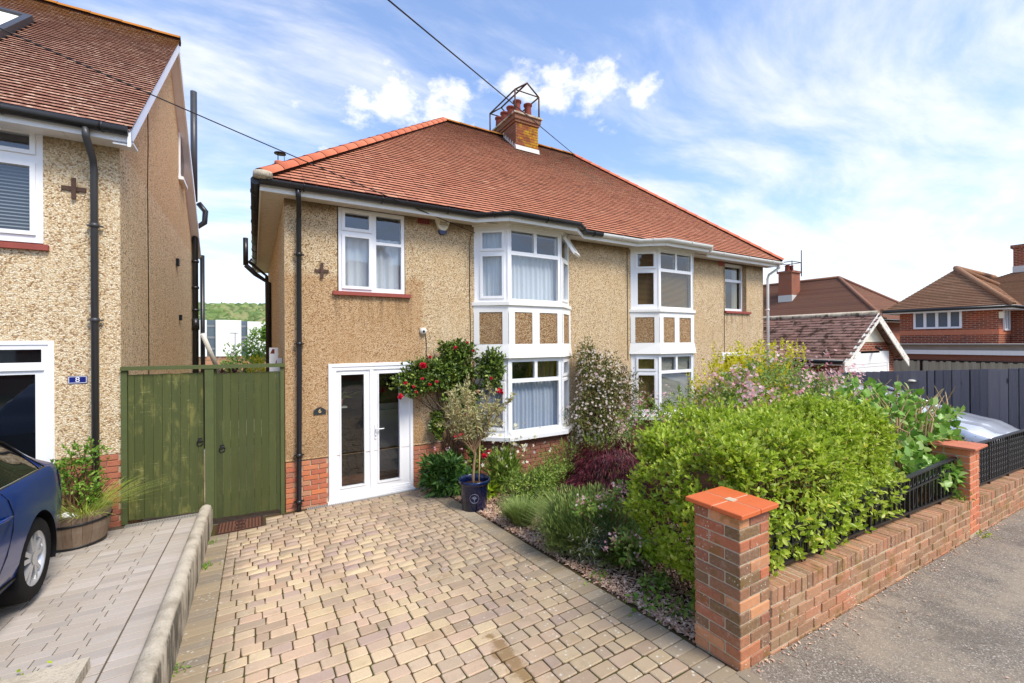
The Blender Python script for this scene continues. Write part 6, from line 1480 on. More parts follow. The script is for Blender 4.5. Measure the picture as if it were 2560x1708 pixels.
def bush(name, label, cat, base, blobs, leafm, nl, sz, tpl, per=6, spread=.05, seed=0, stemm='twig', nst=14, group=None, lo=.55, jit=.9, upb=.25, inner=None, wid=1.0):
    """blobs: (centre, radii, share). Leaves in whorls near the surface plus stems from the base."""
    r = np.random.default_rng(seed); t = thing(name, label, cat, base, group); off = -np.array(base)
    tot = sum(b[2] for b in blobs); Ps = []; tips = []
    for c, rd, sh in blobs:
        n = max(4, int(nl * sh / tot / per)); p, d_ = shell(r, n, c, rd, lo); ok = p[:, 2] > np.array([gz(a, b_) for a, b_ in p[:, :2]]) + .02; p, d_ = p[ok], d_[ok]
        Ps.append(whorl(r, p, d_ + np.array([0, 0, .3]), per, spread, sz, jit, upb)); k = min(len(p), max(2, int(nst * sh / tot))); tips += [tuple(q + off) for q in p[r.choice(len(p), k, replace=False)]]
    P, D, U, S_ = [np.concatenate([q[i] for q in Ps]) for i in range(4)]
    leaves('foliage', t, leafm, P + off, D, U, S_, tpl, wid=wid)
    if nst: stems('stems', t, stemm, (0, 0, -.02), tips, .010, .003, seed)
    if inner:
        n = int(nl * .35); C = np.concatenate([shell(r, max(3, int(n * sh / tot)), c, np.array(rd) * .75, .2)[0] for c, rd, sh in blobs]); leaves('inner_foliage', t, inner, C + off, rdir(r, len(C)), rdir(r, len(C)), sz * 1.1, tpl, wid=wid)
    return t, r, off
def flowers(t, r, off, m, P, D, sz, name='flowers', tpl=T_STAR, kind='stuff'):
    # star template faces along local +z: use the outward direction as U
    n = len(P); D = nrm(D); X = nrm(np.cross(D, rdir(r, n))); return leaves(name, t, m, np.asarray(P) + off, X, D, sz * r.uniform(.7, 1.2, n), tpl, kind)

# --- privet hedge
r = np.random.default_rng(2); hx0, hx1, hy0, hy1, hzt = 3.02, 5.74, 1.84, 3.0, 1.63
hd = thing('privet_hedge', 'big rounded bright green hedge behind the near brick pillar', 'hedge', (4.4, 2.4, .25)); ho = -np.array((4.4, 2.4, .25))
def hedge_pts(n, inset=0.0):
    u = r.random(n) * 2 - 1; v = r.random(n) * 2 - 1; face = r.choice(4, n, p=[.36, .34, .20, .10]); q = np.zeros((n, 3)); d_ = np.zeros((n, 3))
    cx, cy, cz = (hx0 + hx1) / 2, (hy0 + hy1) / 2, (hzt + .30) / 2; ex, ey, ez = (hx1 - hx0) / 2, (hy1 - hy0) / 2, (hzt - .30) / 2
    L = np.zeros((n, 3))
    L[face == 0] = np.stack([u, v, np.ones(n)], 1)[face == 0]; L[face == 1] = np.stack([u, -np.ones(n), v], 1)[face == 1]; L[face == 2] = np.stack([-np.ones(n), u, v], 1)[face == 2]; L[face == 3] = np.stack([np.ones(n), u, v], 1)[face == 3]
    E_ = np.array([ex, ey, ez]); w_ = L * E_; rc = .25                                   # round the box
    core = np.clip(w_, -(E_ - rc), E_ - rc); dd = nrm(w_ - core); p = core + dd * rc
    lump = .055 * np.sin(p[:, 0] * 4.3 + 1) * np.cos(p[:, 2] * 5.1) + .05 * np.sin(p[:, 1] * 6 + p[:, 0] * 2.4) + .05 * np.sin(p[:, 0] * 11 + p[:, 2] * 9) * np.cos(p[:, 1] * 8)
    p = p + dd * (lump[:, None] - inset) + np.array([cx, cy, cz]); return p, dd
p, dd = hedge_pts(8200); 
# thin the shaded lower left corner by the pillar so twigs show
thin = (p[:, 2] < 1.15) & (p[:, 0] < 3.6) & (r.random(len(p)) < .22); hol = np.linalg.norm((p - np.array([3.7, 1.9, 1.2])) / np.array([.55, .4, .22]), axis=1) < 1
gapn = np.sin(p[:, 0] * 9 + 2.1 * np.sin(p[:, 2] * 7)) * np.sin(p[:, 2] * 10 + 1.7 * np.sin(p[:, 0] * 5 + p[:, 1] * 6)); gap_ = (gapn > .52) & (p[:, 2] < 1.62) & (r.random(len(p)) < .8)
keep = ~thin & ~gap_ & ~(hol & (r.random(len(p)) < .85)); p, dd = p[keep], dd[keep]
p += (dd + np.array([0, 0, .5])) * (r.random((len(p), 1)) ** 6) * .10
P, D, U, S_ = whorl(r, p, dd + np.array([0, 0, .55]) + .5 * rdir(r, len(p)), 7, .075, .045, .75, .3); S_ = S_ * r.uniform(.6, 1.25, len(S_)); leaves('foliage', hd, 'leaf_hedge', P + ho, D, U, S_, T_OVAL)
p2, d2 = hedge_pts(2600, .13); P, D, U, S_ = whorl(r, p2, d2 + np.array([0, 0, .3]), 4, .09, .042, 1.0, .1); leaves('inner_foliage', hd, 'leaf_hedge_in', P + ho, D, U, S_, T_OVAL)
tips = [tuple(q + ho) for q in hedge_pts(90, .05)[0]]; mb = MB(); rg_ = random.Random(3)
for q in tips:
    b = Vector((min(max(q[0] * .8 + rg_.uniform(-.2, .2), -1.25), 1.3), q[1] * .35 + rg_.uniform(-.1, .1), -.05)); m_ = b.lerp(Vector(q), .5) + Vector((rg_.uniform(-.12, .12), rg_.uniform(-.1, .1), rg_.uniform(0, .15))); mb.tube([b, m_, q], [.011, .007, .003], 4, cap=False)
mb.build('stems', 'twig', hd)
# sprays poking through the railing over the coping
pp = np.stack([3.02 + 2.3 * r.random(330) ** 1.25, r.uniform(1.63, 1.80, 330), r.uniform(.80, 1.20, 330)], 1); P, D, U, S_ = whorl(r, pp, np.array([0, -1, .3]) + .6 * rdir(r, 330), 6, .08, .050, .8); leaves('spray', hd, 'leaf_hedge', P + ho, D, U, S_, T_OVAL)

# --- lilac with bare twiggy stems
t, rr_, off = bush('lilac_bush', 'large-leaved green bush with bare brown twigs beside the far pillar', 'bush', (7.1, 2.5, 0.1), [((6.8, 2.5, 1.55), (1.1, .5, .30), 2.4), ((6.55, 2.1, 1.0), (.5, .25, .30), .8), ((7.5, 2.10, 1.22), (.60, .26, .22), 1.2), ((8.2, 2.1, 1.42), (.30, .15, .07), .12), ((6.75, 1.82, .88), (.40, .12, .18), .7), ((7.0, 1.75, .80), (.14, .10, .2), .3)], 'leaf_lilac', 1700, .110, T_HEART, 3, .10, 12, 'twig_pale', 0, lo=.5, jit=.8)
mb = MB(); rg_ = random.Random(9)
for k in range(150):
    x = rg_.uniform(-.95, 1.25); y_ = rg_.uniform(-.42, .3); h = rg_.uniform(.9, 1.5); mb.tube([(x * .6, y_ * .6, 0), (x * .85 + rg_.uniform(-.05, .05), y_, h * .5), (x + rg_.uniform(-.15, .15), y_ + rg_.uniform(-.12, .12), h), (x + rg_.uniform(-.25, .25), y_ + rg_.uniform(-.2, .2), h + rg_.uniform(.1, .35))], [.017, .013, .010, .004], 5, cap=False)
mb.build('stems', 'twig_pale', t)

# --- weigela (pink) and gold euonymus behind the hedge
t, rr_, off = bush('weigela_bush', 'bush covered in pale pink blossom behind the big hedge', 'bush', (6.3, 3.4, .1), [((6.2, 3.35, 1.58), (1.15, .55, .62), 3), ((5.3, 3.45, 1.6), (.5, .35, .38), 1), ((7.3, 3.2, 1.5), (.8, .45, .45), 1.4)], 'leaf_weig', 12000, .06, T_LEAF, 6, .08, 22, 'twig', 24, wid=1.15)
for c, rd, n in (((6.2, 3.3, 1.63), (1.2, .6, .65), 100), ((5.3, 3.45, 1.65), (.5, .35, .4), 14), ((7.3, 3.2, 1.55), (.8, .45, .5), 44)):
    p, d_ = shell(rr_, n, c, rd, .92); ok = (p[:, 2] > 1.35); p, d_ = p[ok], d_[ok]; q = np.repeat(p, 16, 0) + rr_.normal(size=(len(p) * 16, 3)) * .055; flowers(t, rr_, off, 'petal_pink', q, np.repeat(d_, 16, 0) + .6 * rdir(rr_, len(q)), .046, 'blossom')
t, rr_, off = bush('golden_euonymus', 'golden yellow upright shrub in front of the right house', 'shrub', (7.2, 4.5, -.05), [((6.5, 4.45, 1.15), (.55, .4, .70), 1.2), ((7.2, 4.5, 1.50), (.75, .45, .72), 1.8), ((8.1, 4.4, 1.45), (.65, .4, .66), 1.4)], 'leaf_gold', 13000, .055, T_OVAL, 6, .16, 31, 'twig', 16, jit=.6, upb=.7)
rgs = np.random.default_rng(5); n = 150; sx = rgs.uniform(6.05, 8.6, n); sy = 4.4 + rgs.uniform(-.4, .35, n); sz_ = np.clip(1.35 + .5 * (sx - 6.0), 1.3, 1.85) + rgs.uniform(0, .32, n); pts = []
for a in range(n):
    for k in range(16): pts.append((sx[a], sy[a], sz_[a] + k * .018))
pts = np.array(pts) + rgs.normal(size=(len(pts), 3)) * .008; leaves('shoots', t, 'leaf_gold', pts + off, nrm(rdir(rgs, len(pts)) + np.array([0, 0, .8])), rdir(rgs, len(pts)) + np.array([0, 0, .5]), .045, T_OVAL)
t, rr_, off = bush('weigela_bush', 'small pink-flowered bush at the left end of the hedge below the right bay', 'bush', (4.9, 4.3, .0), [((4.75, 4.3, 1.2), (.45, .4, .45), 1.5), ((5.6, 4.4, 1.3), (.5, .35, .4), 1), ((4.3, 3.9, .9), (.3, .25, .3), .6)], 'leaf_weig', 3600, .06, T_LEAF, 6, .08, 24, 'twig', 16, wid=1.15)
p, d_ = shell(rr_, 26, (4.8, 4.2, 1.2), (.55, .42, .48), .9); q = np.repeat(p, 12, 0) + rr_.normal(size=(len(p) * 12, 3)) * .045; flowers(t, rr_, off, 'petal_pink', q, np.repeat(d_, 12, 0) + .6 * rdir(rr_, len(q)), .036, 'blossom')
t, rr_, off = bush('weigela_bush', 'low pink-flowered sprays hanging between the red maple and the hedge', 'bush', (3.05, 3.15, .25), [((2.98, 3.35, .78), (.32, .12, .10), 1), ((3.0, 2.95, .52), (.18, .14, .22), 1), ((3.12, 3.1, .9), (.15, .2, .2), .8)], 'leaf_weig', 1300, .055, T_LEAF, 5, .06, 26, 'twig', 12, wid=1.15)
for c, n in (((2.95, 3.32, .86), 9), ((2.98, 2.95, .62), 6), ((3.1, 3.05, 1.0), 5), ((2.97, 2.88, .42), 3)):
    p = np.array(c) + rr_.normal(size=(n, 3)) * np.array((.12, .06, .04)); q = np.repeat(p, 9, 0) + rr_.normal(size=(n * 9, 3)) * .024; flowers(t, rr_, off, 'petal_pink', q, rdir(rr_, len(q)) + np.array((-.4, -.5, .4)), .026, 'blossom')

# --- white-flowering climber on the party wall
t, rr_, off = bush('white_climber', 'tall shrub covered with small white flowers between the two bays', 'shrub', (6.1, 6.5, -.05), [((5.95, 6.6, .85), (.80, .42, .85), 2.4), ((6.1, 6.65, 1.6), (.62, .34, .62), 1.6), ((5.75, 6.75, 2.05), (.32, .22, .42), .6), ((6.65, 6.6, 1.35), (.38, .34, .6), .7)], 'leaf_clem', 13000, .05, T_LEAF, 6, .07, 41, 'twig_dark', 26, wid=1.2, inner='leaf_clem')
for c, rd, n in (((5.95, 6.6, .85), (.84, .46, .88), 700), ((6.1, 6.65, 1.6), (.66, .38, .66), 560), ((5.75, 6.75, 2.05), (.35, .25, .42), 110), ((6.65, 6.6, 1.35), (.4, .36, .6), 160)):
    p, d_ = shell(rr_, n, c, rd, .93); ok = (p[:, 2] > .35) & (p[:, 1] < 6.9); flowers(t, rr_, off, 'petal_white', p[ok], d_[ok] + .4 * rdir(rr_, ok.sum()), .054)

# --- climbing rose and its trellis
tr = thing('trellis', 'weathered grey wooden fan trellis under the red climbing rose', 'trellis', (2.9, 7.06, .62))
def slat(a, b, w_=.016, d=.008):
    a, b = Vector(a), Vector(b); mb = MB(); t_ = (b - a).normalized(); s_ = t_.cross(Vector((0, 1, 0))).normalized() * w_; yv = Vector((0, d, 0)); mb.add([a - s_ - yv, a + s_ - yv, a + s_ + yv, a - s_ + yv, b - s_ - yv, b + s_ - yv, b + s_ + yv, b - s_ + yv], [(3, 2, 1, 0), (4, 5, 6, 7), (0, 1, 5, 4), (1, 2, 6, 5), (2, 3, 7, 6), (3, 0, 4, 7)]); mb.build('slat', 'grey_wood', tr)
slat((-.08, -.03, .04), (-.32, -.03, 1.45)); slat((.02, -.03, .04), (-.06, -.03, 1.45)); slat((.12, -.03, .04), (.22, -.03, 1.45)); slat((.22, -.03, .04), (.48, -.03, 1.45))
for z, x0, x1 in ((.06, -.1, .26), (.45, -.17, .34), (.9, -.25, .42)): slat((x0, -.046, z), (x1, -.046, z))
t, rr_, off = bush('climbing_rose', 'dark-leaved climbing rose with red blooms arching over the door corner', 'rose', (2.95, 6.85, .05), [((2.70, 6.86, 1.92), (.72, .20, .30), 3.0), ((2.25, 6.84, 1.78), (.40, .18, .22), 1.0), ((2.98, 6.86, 2.28), (.36, .16, .22), 1.0), ((3.55, 6.68, 1.98), (.28, .20, .38), 1.2), ((3.05, 6.84, 1.55), (.42, .16, .26), .8), ((3.22, 6.80, .95), (.16, .16, .55), .7), ((2.66, 6.95, 1.05), (.13, .08, .30), .4), ((3.25, 6.72, .45), (.16, .14, .30), .4)], 'leaf_rose', 10500, .062, T_OVAL, 5, .06, 51, 'twig_dark', 0, inner='leaf_rose', wid=.95)
mb = MB(); rg_ = random.Random(5)
for k in range(16):
    x1 = rg_.uniform(-.85, .7); z1 = rg_.uniform(1.4, 2.3); mb.tube([(rg_.uniform(-.1, .25), .1, 0), (-.12 + rg_.uniform(-.1, .2), .12, .6), (x1 * .4, .1, 1.2), (x1, .0, z1)], [.012, .011, .008, .004], 5, cap=False)
mb.build('canes', 'twig_dark', t)
def bloom(parent, c, s_, m, seed, name='bloom'):
    r_ = np.random.default_rng(seed); n = 26; d_ = rdir(r_, n); d_[:, 1] = -np.abs(d_[:, 1]) * .9 - .15; d_ = nrm(d_); P = np.array(c) + d_ * s_ * .22 * r_.uniform(.3, 1, (n, 1)); leaves(name, parent, m, P, nrm(np.cross(d_, rdir(r_, n)) + .3 * d_), d_, s_ * .62, T_HEART, kind=None, wid=1.1)
for i, (x, z, s_, y_) in enumerate(((2.30, 2.06, .105, 6.64), (2.44, 2.19, .05, 6.70), (1.93, 1.60, .085, 6.62), (2.87, 2.34, .05, 6.68), (3.05, 1.50, .095, 6.60), (3.58, 1.60, .10, 6.44), (2.92, .86, .105, 6.72), (3.02, .88, .11, 6.70), (3.10, 1.20, .09, 6.70), (3.35, .50, .085, 6.60), (3.45, .56, .085, 6.60), (2.28, 1.86, .045, 6.62), (2.40, 1.76, .045, 6.62), (2.14, 1.74, .045, 6.62), (2.52, 1.80, .045, 6.62), (3.42, 1.82, .05, 6.46), (3.20, 2.28, .045, 6.68), (3.25, 1.60, .05, 6.62), (3.1, 2.42, .04, 6.70), (2.02, 1.80, .05, 6.64), (2.18, 1.66, .04, 6.62), (3.12, .22, .06, 6.6))):
    bloom(t, np.array((x, y_, z)) + off, s_, 'petal_red', 100 + i)

# --- peony by the door
bush('peony_bush', 'dark green peony clump at the foot of the wall beside the door', 'plant', (2.62, 6.55, .03), [((2.60, 6.52, .36), (.40, .33, .34), 2), ((2.75, 6.40, .22), (.36, .28, .20), 1)], 'leaf_peony', 2600, .13, T_LEAF, 5, .10, 61, 'twig', 14, wid=.95, inner='leaf_peony')
pe = [o for o in bpy.data.objects if o.name.startswith('peony_bush') and o.parent is None][0]; rp_ = np.random.default_rng(4)
p, d_ = shell(rp_, 16, (2.6, 6.5, .42), (.42, .34, .36), .98); p = p[p[:, 2] > .5]; q = np.repeat(p, 5, 0) + rp_.normal(size=(len(p) * 5, 3)) * .012; leaves('buds', pe, 'petal_pink', q - np.array((2.62, 6.55, .03)), rdir(rp_, len(q)), rdir(rp_, len(q)), .03, T_HEART)

# --- blue glazed pot with olive tree and cane
pot = thing('glazed_pot', 'dark blue glazed plant pot with round tree emblem on the bark chips', 'plant pot', (2.66, 5.55, gz(2.6, 5.55) - .01))
mb = MB(); mb.lathe([(0, .0), (.165, 0), (.172, .01), (.196, .36), (.200, .372), (.222, .378), (.226, .40), (.222, .425), (.214, .432), (.204, .425), (.196, .36), (.19, .30)], (0, 0, 0), 40); mb.build('pot_body', 'glaze_blue', pot)
MB().lathe([(0, .335), (.194, .33)], (0, 0, 0), 24).build('compost', 'soil', pot)
eang = math.atan2(-CAM.y - 5.55, -2.66) ; er = .192; K = 26; mb = MB()
def on_pot(a, z): rr2 = .172 + (.196 - .172) * (z / .36) + .002; th = eang + a / rr2; return (rr2 * math.cos(th), rr2 * math.sin(th), z)
mb.tube([on_pot(.062 * math.cos(6.283 * k / K), .205 + .062 * math.sin(6.283 * k / K)) for k in range(K + 1)], .0032, 5); mb.tube([on_pot(0, .150), on_pot(0, .20)], .0035, 5)
rg_ = random.Random(2)
for k in range(16): a = 6.283 * k / 16; mb.tube([on_pot(0, .19 + .01), on_pot(.040 * math.cos(a) * rg_.uniform(.5, 1), .215 + .032 * math.sin(a) * rg_.uniform(.5, 1))], .0022, 4)
mb.build('tree_emblem', 'glaze_mark', pot)
ol = thing('olive_tree', 'young olive tree with silvery sparse crown growing in the blue pot', 'tree', (2.66, 5.55, gz(2.6, 5.55) + .3)); oo = -np.array((2.66, 5.55, gz(2.6, 5.55) + .3))
mb = MB(); mb.tube([(-.02, 0, 0), (-.015, 0, .15), (.0, .0, .32), (.02, 0, .46), (.0, .0, .58)], [.024, .020, .018, .017, .015], 8)
rg_ = random.Random(12); R2 = np.random.default_rng(12); tips = []; dirs = []
for k in range(24):
    a = rg_.uniform(0, 6.283); sp = rg_.uniform(.16, .52); h = rg_.uniform(.30, .82); e = Vector((sp * math.cos(a) * 1.15 + .02, sp * math.sin(a) * .8, .58 + h)); s0 = Vector((.0, 0, rg_.uniform(.46, .60))); m1 = s0.lerp(e, .5) + Vector((rg_.uniform(-.05, .05), rg_.uniform(-.05, .05), -.06)); mb.tube([s0, m1, e], [.010, .007, .003], 5, cap=False)
    for j in range(7):
        f = rg_.uniform(.35, 1.0); b = m1.lerp(e, max(0, f * 2 - 1)) if f > .5 else s0.lerp(m1, f * 2); dd_ = Vector((rg_.uniform(-1, 1), rg_.uniform(-1, 1), rg_.uniform(-.1, 1.2))).normalized(); q = b + dd_ * rg_.uniform(.10, .22); mb.tube([b, q], [.004, .0015], 3, cap=False)
        for l in range(22): g_ = rg_.random(); tips.append(b.lerp(q, g_)); dirs.append(dd_)
mb.build('trunk', 'bark_olive', ol); tips = np.array([tuple(q) for q in tips]); dirs = np.array([tuple(q) for q in dirs]); leaves('crown', ol, 'leaf_olive', tips, dirs * .7 + rdir(R2, len(tips)), rdir(R2, len(tips)) + np.array((0, 0, .5)), .066 * R2.uniform(.7, 1.2, len(tips)), T_LANCE, wid=1.5)
cane = MB(); cane.tube([(2.72, 5.53, gz(2.6, 5.5) + .25), (2.755, 5.55, gz(2.6, 5.5) + 1.02)], .010, 7); tag(cane.build('support_cane', 'bamboo'), 'bamboo cane standing in the blue pot beside the olive trunk', 'cane')

# --- lilies behind the pot, low plants, shrubs
t, rr_, off = bush('lily_clump', 'leafy clump with cream star flowers under the left bay window', 'plant', (3.45, 6.1, .02), [((3.45, 6.1, .36), (.34, .30, .36), 1), ((3.15, 6.05, .16), (.2, .2, .14), .4)], 'leaf_shrub', 1400, .12, T_LEAF, 5, .14, 71, 'leaf_weed', 10, wid=.8, jit=.6, upb=.6)
n = 110; q = np.stack([rr_.normal(3.62, .26, n), rr_.normal(6.05, .14, n), rr_.uniform(.45, 1.12, n)], 1); flowers(t, rr_, off, 'petal_cream', q, rdir(rr_, n) + np.array((-.3, -.6, .2)), .062); mb = MB()
for p in q[::4]: mb.tube([(0, 0, .1), tuple((p + off) * np.array((.6, .6, .6))), tuple(p + off)], [.006, .004, .002], 4, cap=False)
mb.build('flower_stalks', 'leaf_weed', t)
bush('lime_leaf_plant', 'low lime-green broad-leaved plant behind the blue pot', 'plant', (3.05, 5.98, .05), [((3.05, 5.95, .16), (.26, .18, .16), 1)], 'leaf_lime', 60, .17, T_LEAF, 4, .08, 73, 'twig', 0, wid=1.3)
bush('spreading_shrub', 'low bushy green shrub right of the blue pot', 'shrub', (3.55, 5.25, .08), [((3.45, 5.25, .32), (.48, .40, .32), 1.5), ((3.95, 5.35, .34), (.5, .4, .34), 1.2)], 'leaf_shrub', 7000, .045, T_LEAF, 6, .07, 75, 'twig_dark', 16, wid=1.2, inner='leaf_shrub')
bush('wispy_shrub', 'loose wispy green shrub under the sill of the left bay', 'shrub', (4.7, 5.95, -.02), [((4.5, 5.85, .38), (.55, .40, .42), 1), ((5.1, 5.7, .42), (.55, .4, .46), 1), ((4.6, 5.2, .36), (.45, .4, .42), .8)], 'leaf_shrub', 6500, .04, T_LANCE, 6, .10, 77, 'twig_dark', 30, jit=.6, upb=.6, wid=1.8, inner='leaf_clem')
bush('creeping_plant', 'small grey-green creeping plant on the bark beside the pot', 'plant', (2.98, 5.0, .1), [((2.98, 5.0, .17), (.16, .16, .10), 1)], 'leaf_shrub', 420, .04, T_OVAL, 5, .05, 78, 'twig', 6)
bush('creeping_plant', 'small leafy seedling on the bark near the hedge foot', 'plant', (2.98, 2.62, .26), [((2.98, 2.62, .34), (.16, .14, .10), 1), ((3.2, 2.35, .32), (.12, .12, .06), .4)], 'leaf_shrub', 360, .045, T_OVAL, 5, .05, 79, 'twig', 6)
def tuft(name, label, base, n, h, rad_, m, seed, lean=.5, w_=.004, cat='plant', grey=None, tip=None):
    r_ = np.random.default_rng(seed); t = thing(name, label, cat, base); V = []; F = []; K = 4; b = 0
    a = r_.random(n) * 6.283; q = rad_ * np.sqrt(r_.random(n)); ln = r_.uniform(.45, 1, n)
    for i in range(n):
        o0 = np.array((q[i] * .45 * math.cos(a[i]), q[i] * .45 * math.sin(a[i]), 0)); dr = np.array((math.cos(a[i]), math.sin(a[i]), 0)) * (q[i] / rad_) + r_.normal(size=3) * .12; dr[2] = 0; s_ = np.array((-math.sin(a[i]), math.cos(a[i]), 0)) * w_
        for k in range(K):
            f = k / (K - 1); p = o0 + dr * lean * rad_ * (f ** 1.4) * 1.3 + np.array((0, 0, h * ln[i] * (f - .32 * lean * f * f))); ww = s_ * (1 - .8 * f); V += [p - ww, p + ww]
        F += [(b + 2 * k, b + 2 * k + 1, b + 2 * k + 3, b + 2 * k + 2) for k in range(K - 1)]; b += 2 * K
    link('blades', arr_mesh('blades', np.array(V), np.array(F), m), t, 'stuff'); return t, r_
t, r_ = tuft('lavender_bush', 'large soft green lavender bush spilling toward the drive', (3.08, 3.66, gz(3.1, 3.66)), 3600, .68, .46, 'leaf_lav', 81, .75, .0055)
n = 9500; p, d_ = shell(r_, n, (0, 0, .24), (.46, .42, .34), .6); ok = p[:, 2] > .03; p, d_ = p[ok], d_[ok]; leaves('needles', t, 'leaf_lav', p, d_ * .5 + np.array((0, 0, .9)) + .4 * rdir(r_, len(p)), rdir(r_, len(p)), .06, T_LANCE, wid=1.2)
n = 700; p = np.array((-.1, -.36, .22)) + r_.normal(size=(n, 3)) * np.array((.15, .06, .09)); leaves('dry_sprigs', t, 'leaf_lav_grey', p, rdir(r_, n) + np.array((-.2, -.6, .4)), rdir(r_, n), .06, T_LANCE)
mb = MB(); rg_ = random.Random(6)
for k in range(40): a = rg_.uniform(0, 6.283); mb.tube([(.05 * math.cos(a), .05 * math.sin(a), 0), (.2 * math.cos(a), .2 * math.sin(a) - .08, .12), (.34 * math.cos(a), .34 * math.sin(a) - .08, .28 + rg_.uniform(-.1, .1))], [.009, .007, .003], 4, cap=False)
mb.build('woody_stems', 'twig', t)
tuft('lavender_bush', 'small grey-green lavender tuft between the pot and the large lavender', (2.86, 4.62, gz(2.8, 4.62)), 1300, .42, .22, 'leaf_lav', 83, .8, .0045)
t, r_ = tuft('lavender_bush', 'low feathery green clump at the right foot of the large lavender', (3.15, 3.18, gz(3.1, 3.18)), 1500, .40, .28, 'leaf_shrub', 85, .95, .005)
# --- red maple
ac = thing('japanese_maple', 'dark red weeping cut-leaf maple left of the hedge', 'tree', (3.72, 4.0, .16)); r_ = np.random.default_rng(91)
p, d_ = shell(r_, 1900, (0, -.06, .46), (.56, .55, .52), .72); ok = p[:, 2] > .02; p, d_ = p[ok], d_[ok]
P = np.repeat(p, 9, 0) + r_.normal(size=(len(p) * 9, 3)) * .02; dn_ = nrm(np.repeat(d_ * np.array((1, 1, .2)), 9, 0) + np.array((0, 0, -.75)) + .45 * rdir(r_, len(P))); leaves('crown', ac, 'leaf_acer', P, dn_, np.repeat(d_, 9, 0) + .3 * rdir(r_, len(P)), .085 * r_.uniform(.6, 1.2, len(P)), T_LANCE, wid=.75)
stems('trunk', ac, 'twig_dark', (0, 0, 0), [tuple(q) for q in p[::60]], .02, .004, 7)

# --- barrel planter with shrub and grass in front of the left house
bx0, by0 = -1.70, 6.62; bz0 = gl(bx0, 6.5) + .002
ba = thing('barrel_planter', 'weathered half barrel planter with black hoops beside the blue car', 'planter', (bx0, by0, bz0)); nst = 22
for k in range(nst):
    a0, a1 = 6.283 * k / nst + .004, 6.283 * (k + 1) / nst - .004; pr = ((.245, 0), (.285, .18), (.30, .37)); mb = MB(); V = []
    for rr3, z in pr:
        for a in (a0, (a0 + a1) / 2, a1): V += [(rr3 * math.cos(a), rr3 * math.sin(a), z)]
        for a in (a1, a0): V += [((rr3 - .022) * math.cos(a), (rr3 - .022) * math.sin(a), z)]
    mb.add(V, [(i * 5 + j, i * 5 + (j + 1) % 5, (i + 1) * 5 + (j + 1) % 5, (i + 1) * 5 + j) for i in range(2) for j in range(5)] + [(10, 11, 12, 13, 14)]); mb.build('stave', 'barrel_wood', ba)
for z, rr3 in ((.022, .249), (.27, .294)): MB().lathe([(rr3, z - .014), (rr3 + .006, z - .012), (rr3 + .007, z + .012), (rr3 + .001, z + .014)], (0, 0, 0), 36).build('hoop', 'iron_black', ba)
MB().lathe([(0, .335), (.285, .325)], (0, 0, 0), 24).build('straw_mulch', 'bamboo', ba)
for q in ((-.02, -.17), (.03, -.2), (-.05, -.12)): MB().lathe([(0, .045), (.03, .03), (.036, .0), (.02, -.02)], (q[0], q[1], .345), 8).build('stone', 'far_render', ba)
t, rr_, off = bush('planter_shrub', 'thin light green leafy shrub growing in the half barrel', 'shrub', (bx0 - .02, by0, bz0 + .33), [((bx0 + .02, by0 + .02, bz0 + .75), (.26, .22, .28), 1.2), ((bx0 + .08, by0, bz0 + .98), (.22, .2, .2), .6), ((bx0 - .16, by0, bz0 + .8), (.18, .16, .14), .6), ((bx0 + .12, by0, bz0 + .55), (.16, .14, .2), .5)], 'leaf_weed', 1500, .042, T_OVAL, 5, .06, 95, 'twig', 22, lo=.3)
tuft('planter_grass', 'pale arching grass hanging over the right rim of the half barrel', (bx0 + .10, by0 - .08, bz0 + .33), 260, .42, .42, 'leaf_grass', 97, 1.15, .005)
# --- weeds and bark
def weed(p, s_, seed, label, m='leaf_weed', n=50):
    r_ = np.random.default_rng(seed); t = thing('weed', label, 'weed', p); a = np.abs(r_.normal(size=(n, 3))) * 0 + r_.normal(size=(n, 3)) * s_ * np.array((1, 1, .35)); a[:, 2] = np.abs(a[:, 2]); leaves('leaves', t, m, a, rdir(r_, n) + np.array((0, 0, .5)), rdir(r_, n) + np.array((0, 0, 1)), s_ * .6, T_OVAL)
weed((-.455, 5.55, gz(0, 5.55)), .045, 1, 'bright green weed in the joint at the foot of the low wall', n=70)
weed((-.45, 6.35, gz(0, 6.35)), .035, 2, 'tiny weed in the joint of the low wall near the gate'); weed((-.46, 3.7, gz(0, 3.7)), .03, 3, 'tiny weed at the near end of the low wall joint')
weed((9.6, 1.55, gzs(9.6)), .10, 4, 'yellow-green weed on the pavement at the foot of the far wall', 'leaf_lime', 80); weed((7.25, 1.57, gzs(7.25)), .05, 5, 'small weed on the pavement under the far pillar', 'leaf_lime', 40); weed((6.95, 1.78, cz1(6.95) + .01), .07, 6, 'dark green weed on the wall coping against the far pillar', 'leaf_shrub', 150)
weed((-1.2, 3.72, gl(0, 3.72)), .06, 7, 'thin weeds along the edge of the concrete slab', 'leaf_lime', 40); weed((2.72, 3.0, gz(2.7, 3.0)), .06, 8, 'flat weed at the edge of the bark bed', n=40); weed((2.75, 2.45, gz(2.7, 2.45)), .09, 9, 'patch of weeds in the bark beside the drive edge', n=60); weed((2.95, 2.2, gz(2.9, 2.2)), .10, 10, 'low weeds under the hedge next to the near pillar', 'leaf_shrub', 90)
r_ = np.random.default_rng(8); n = 26000; X = 2.64 + 1.9 * r_.random(n) ** 1.6; Y = 1.9 + 4.6 * r_.random(n); ok = ~((X < 2.98) & (Y < 1.98)); X, Y = X[ok], Y[ok]; Z = np.array([gz(a, b_) for a, b_ in zip(X, Y)]) + r_.uniform(-.004, .02, len(X))
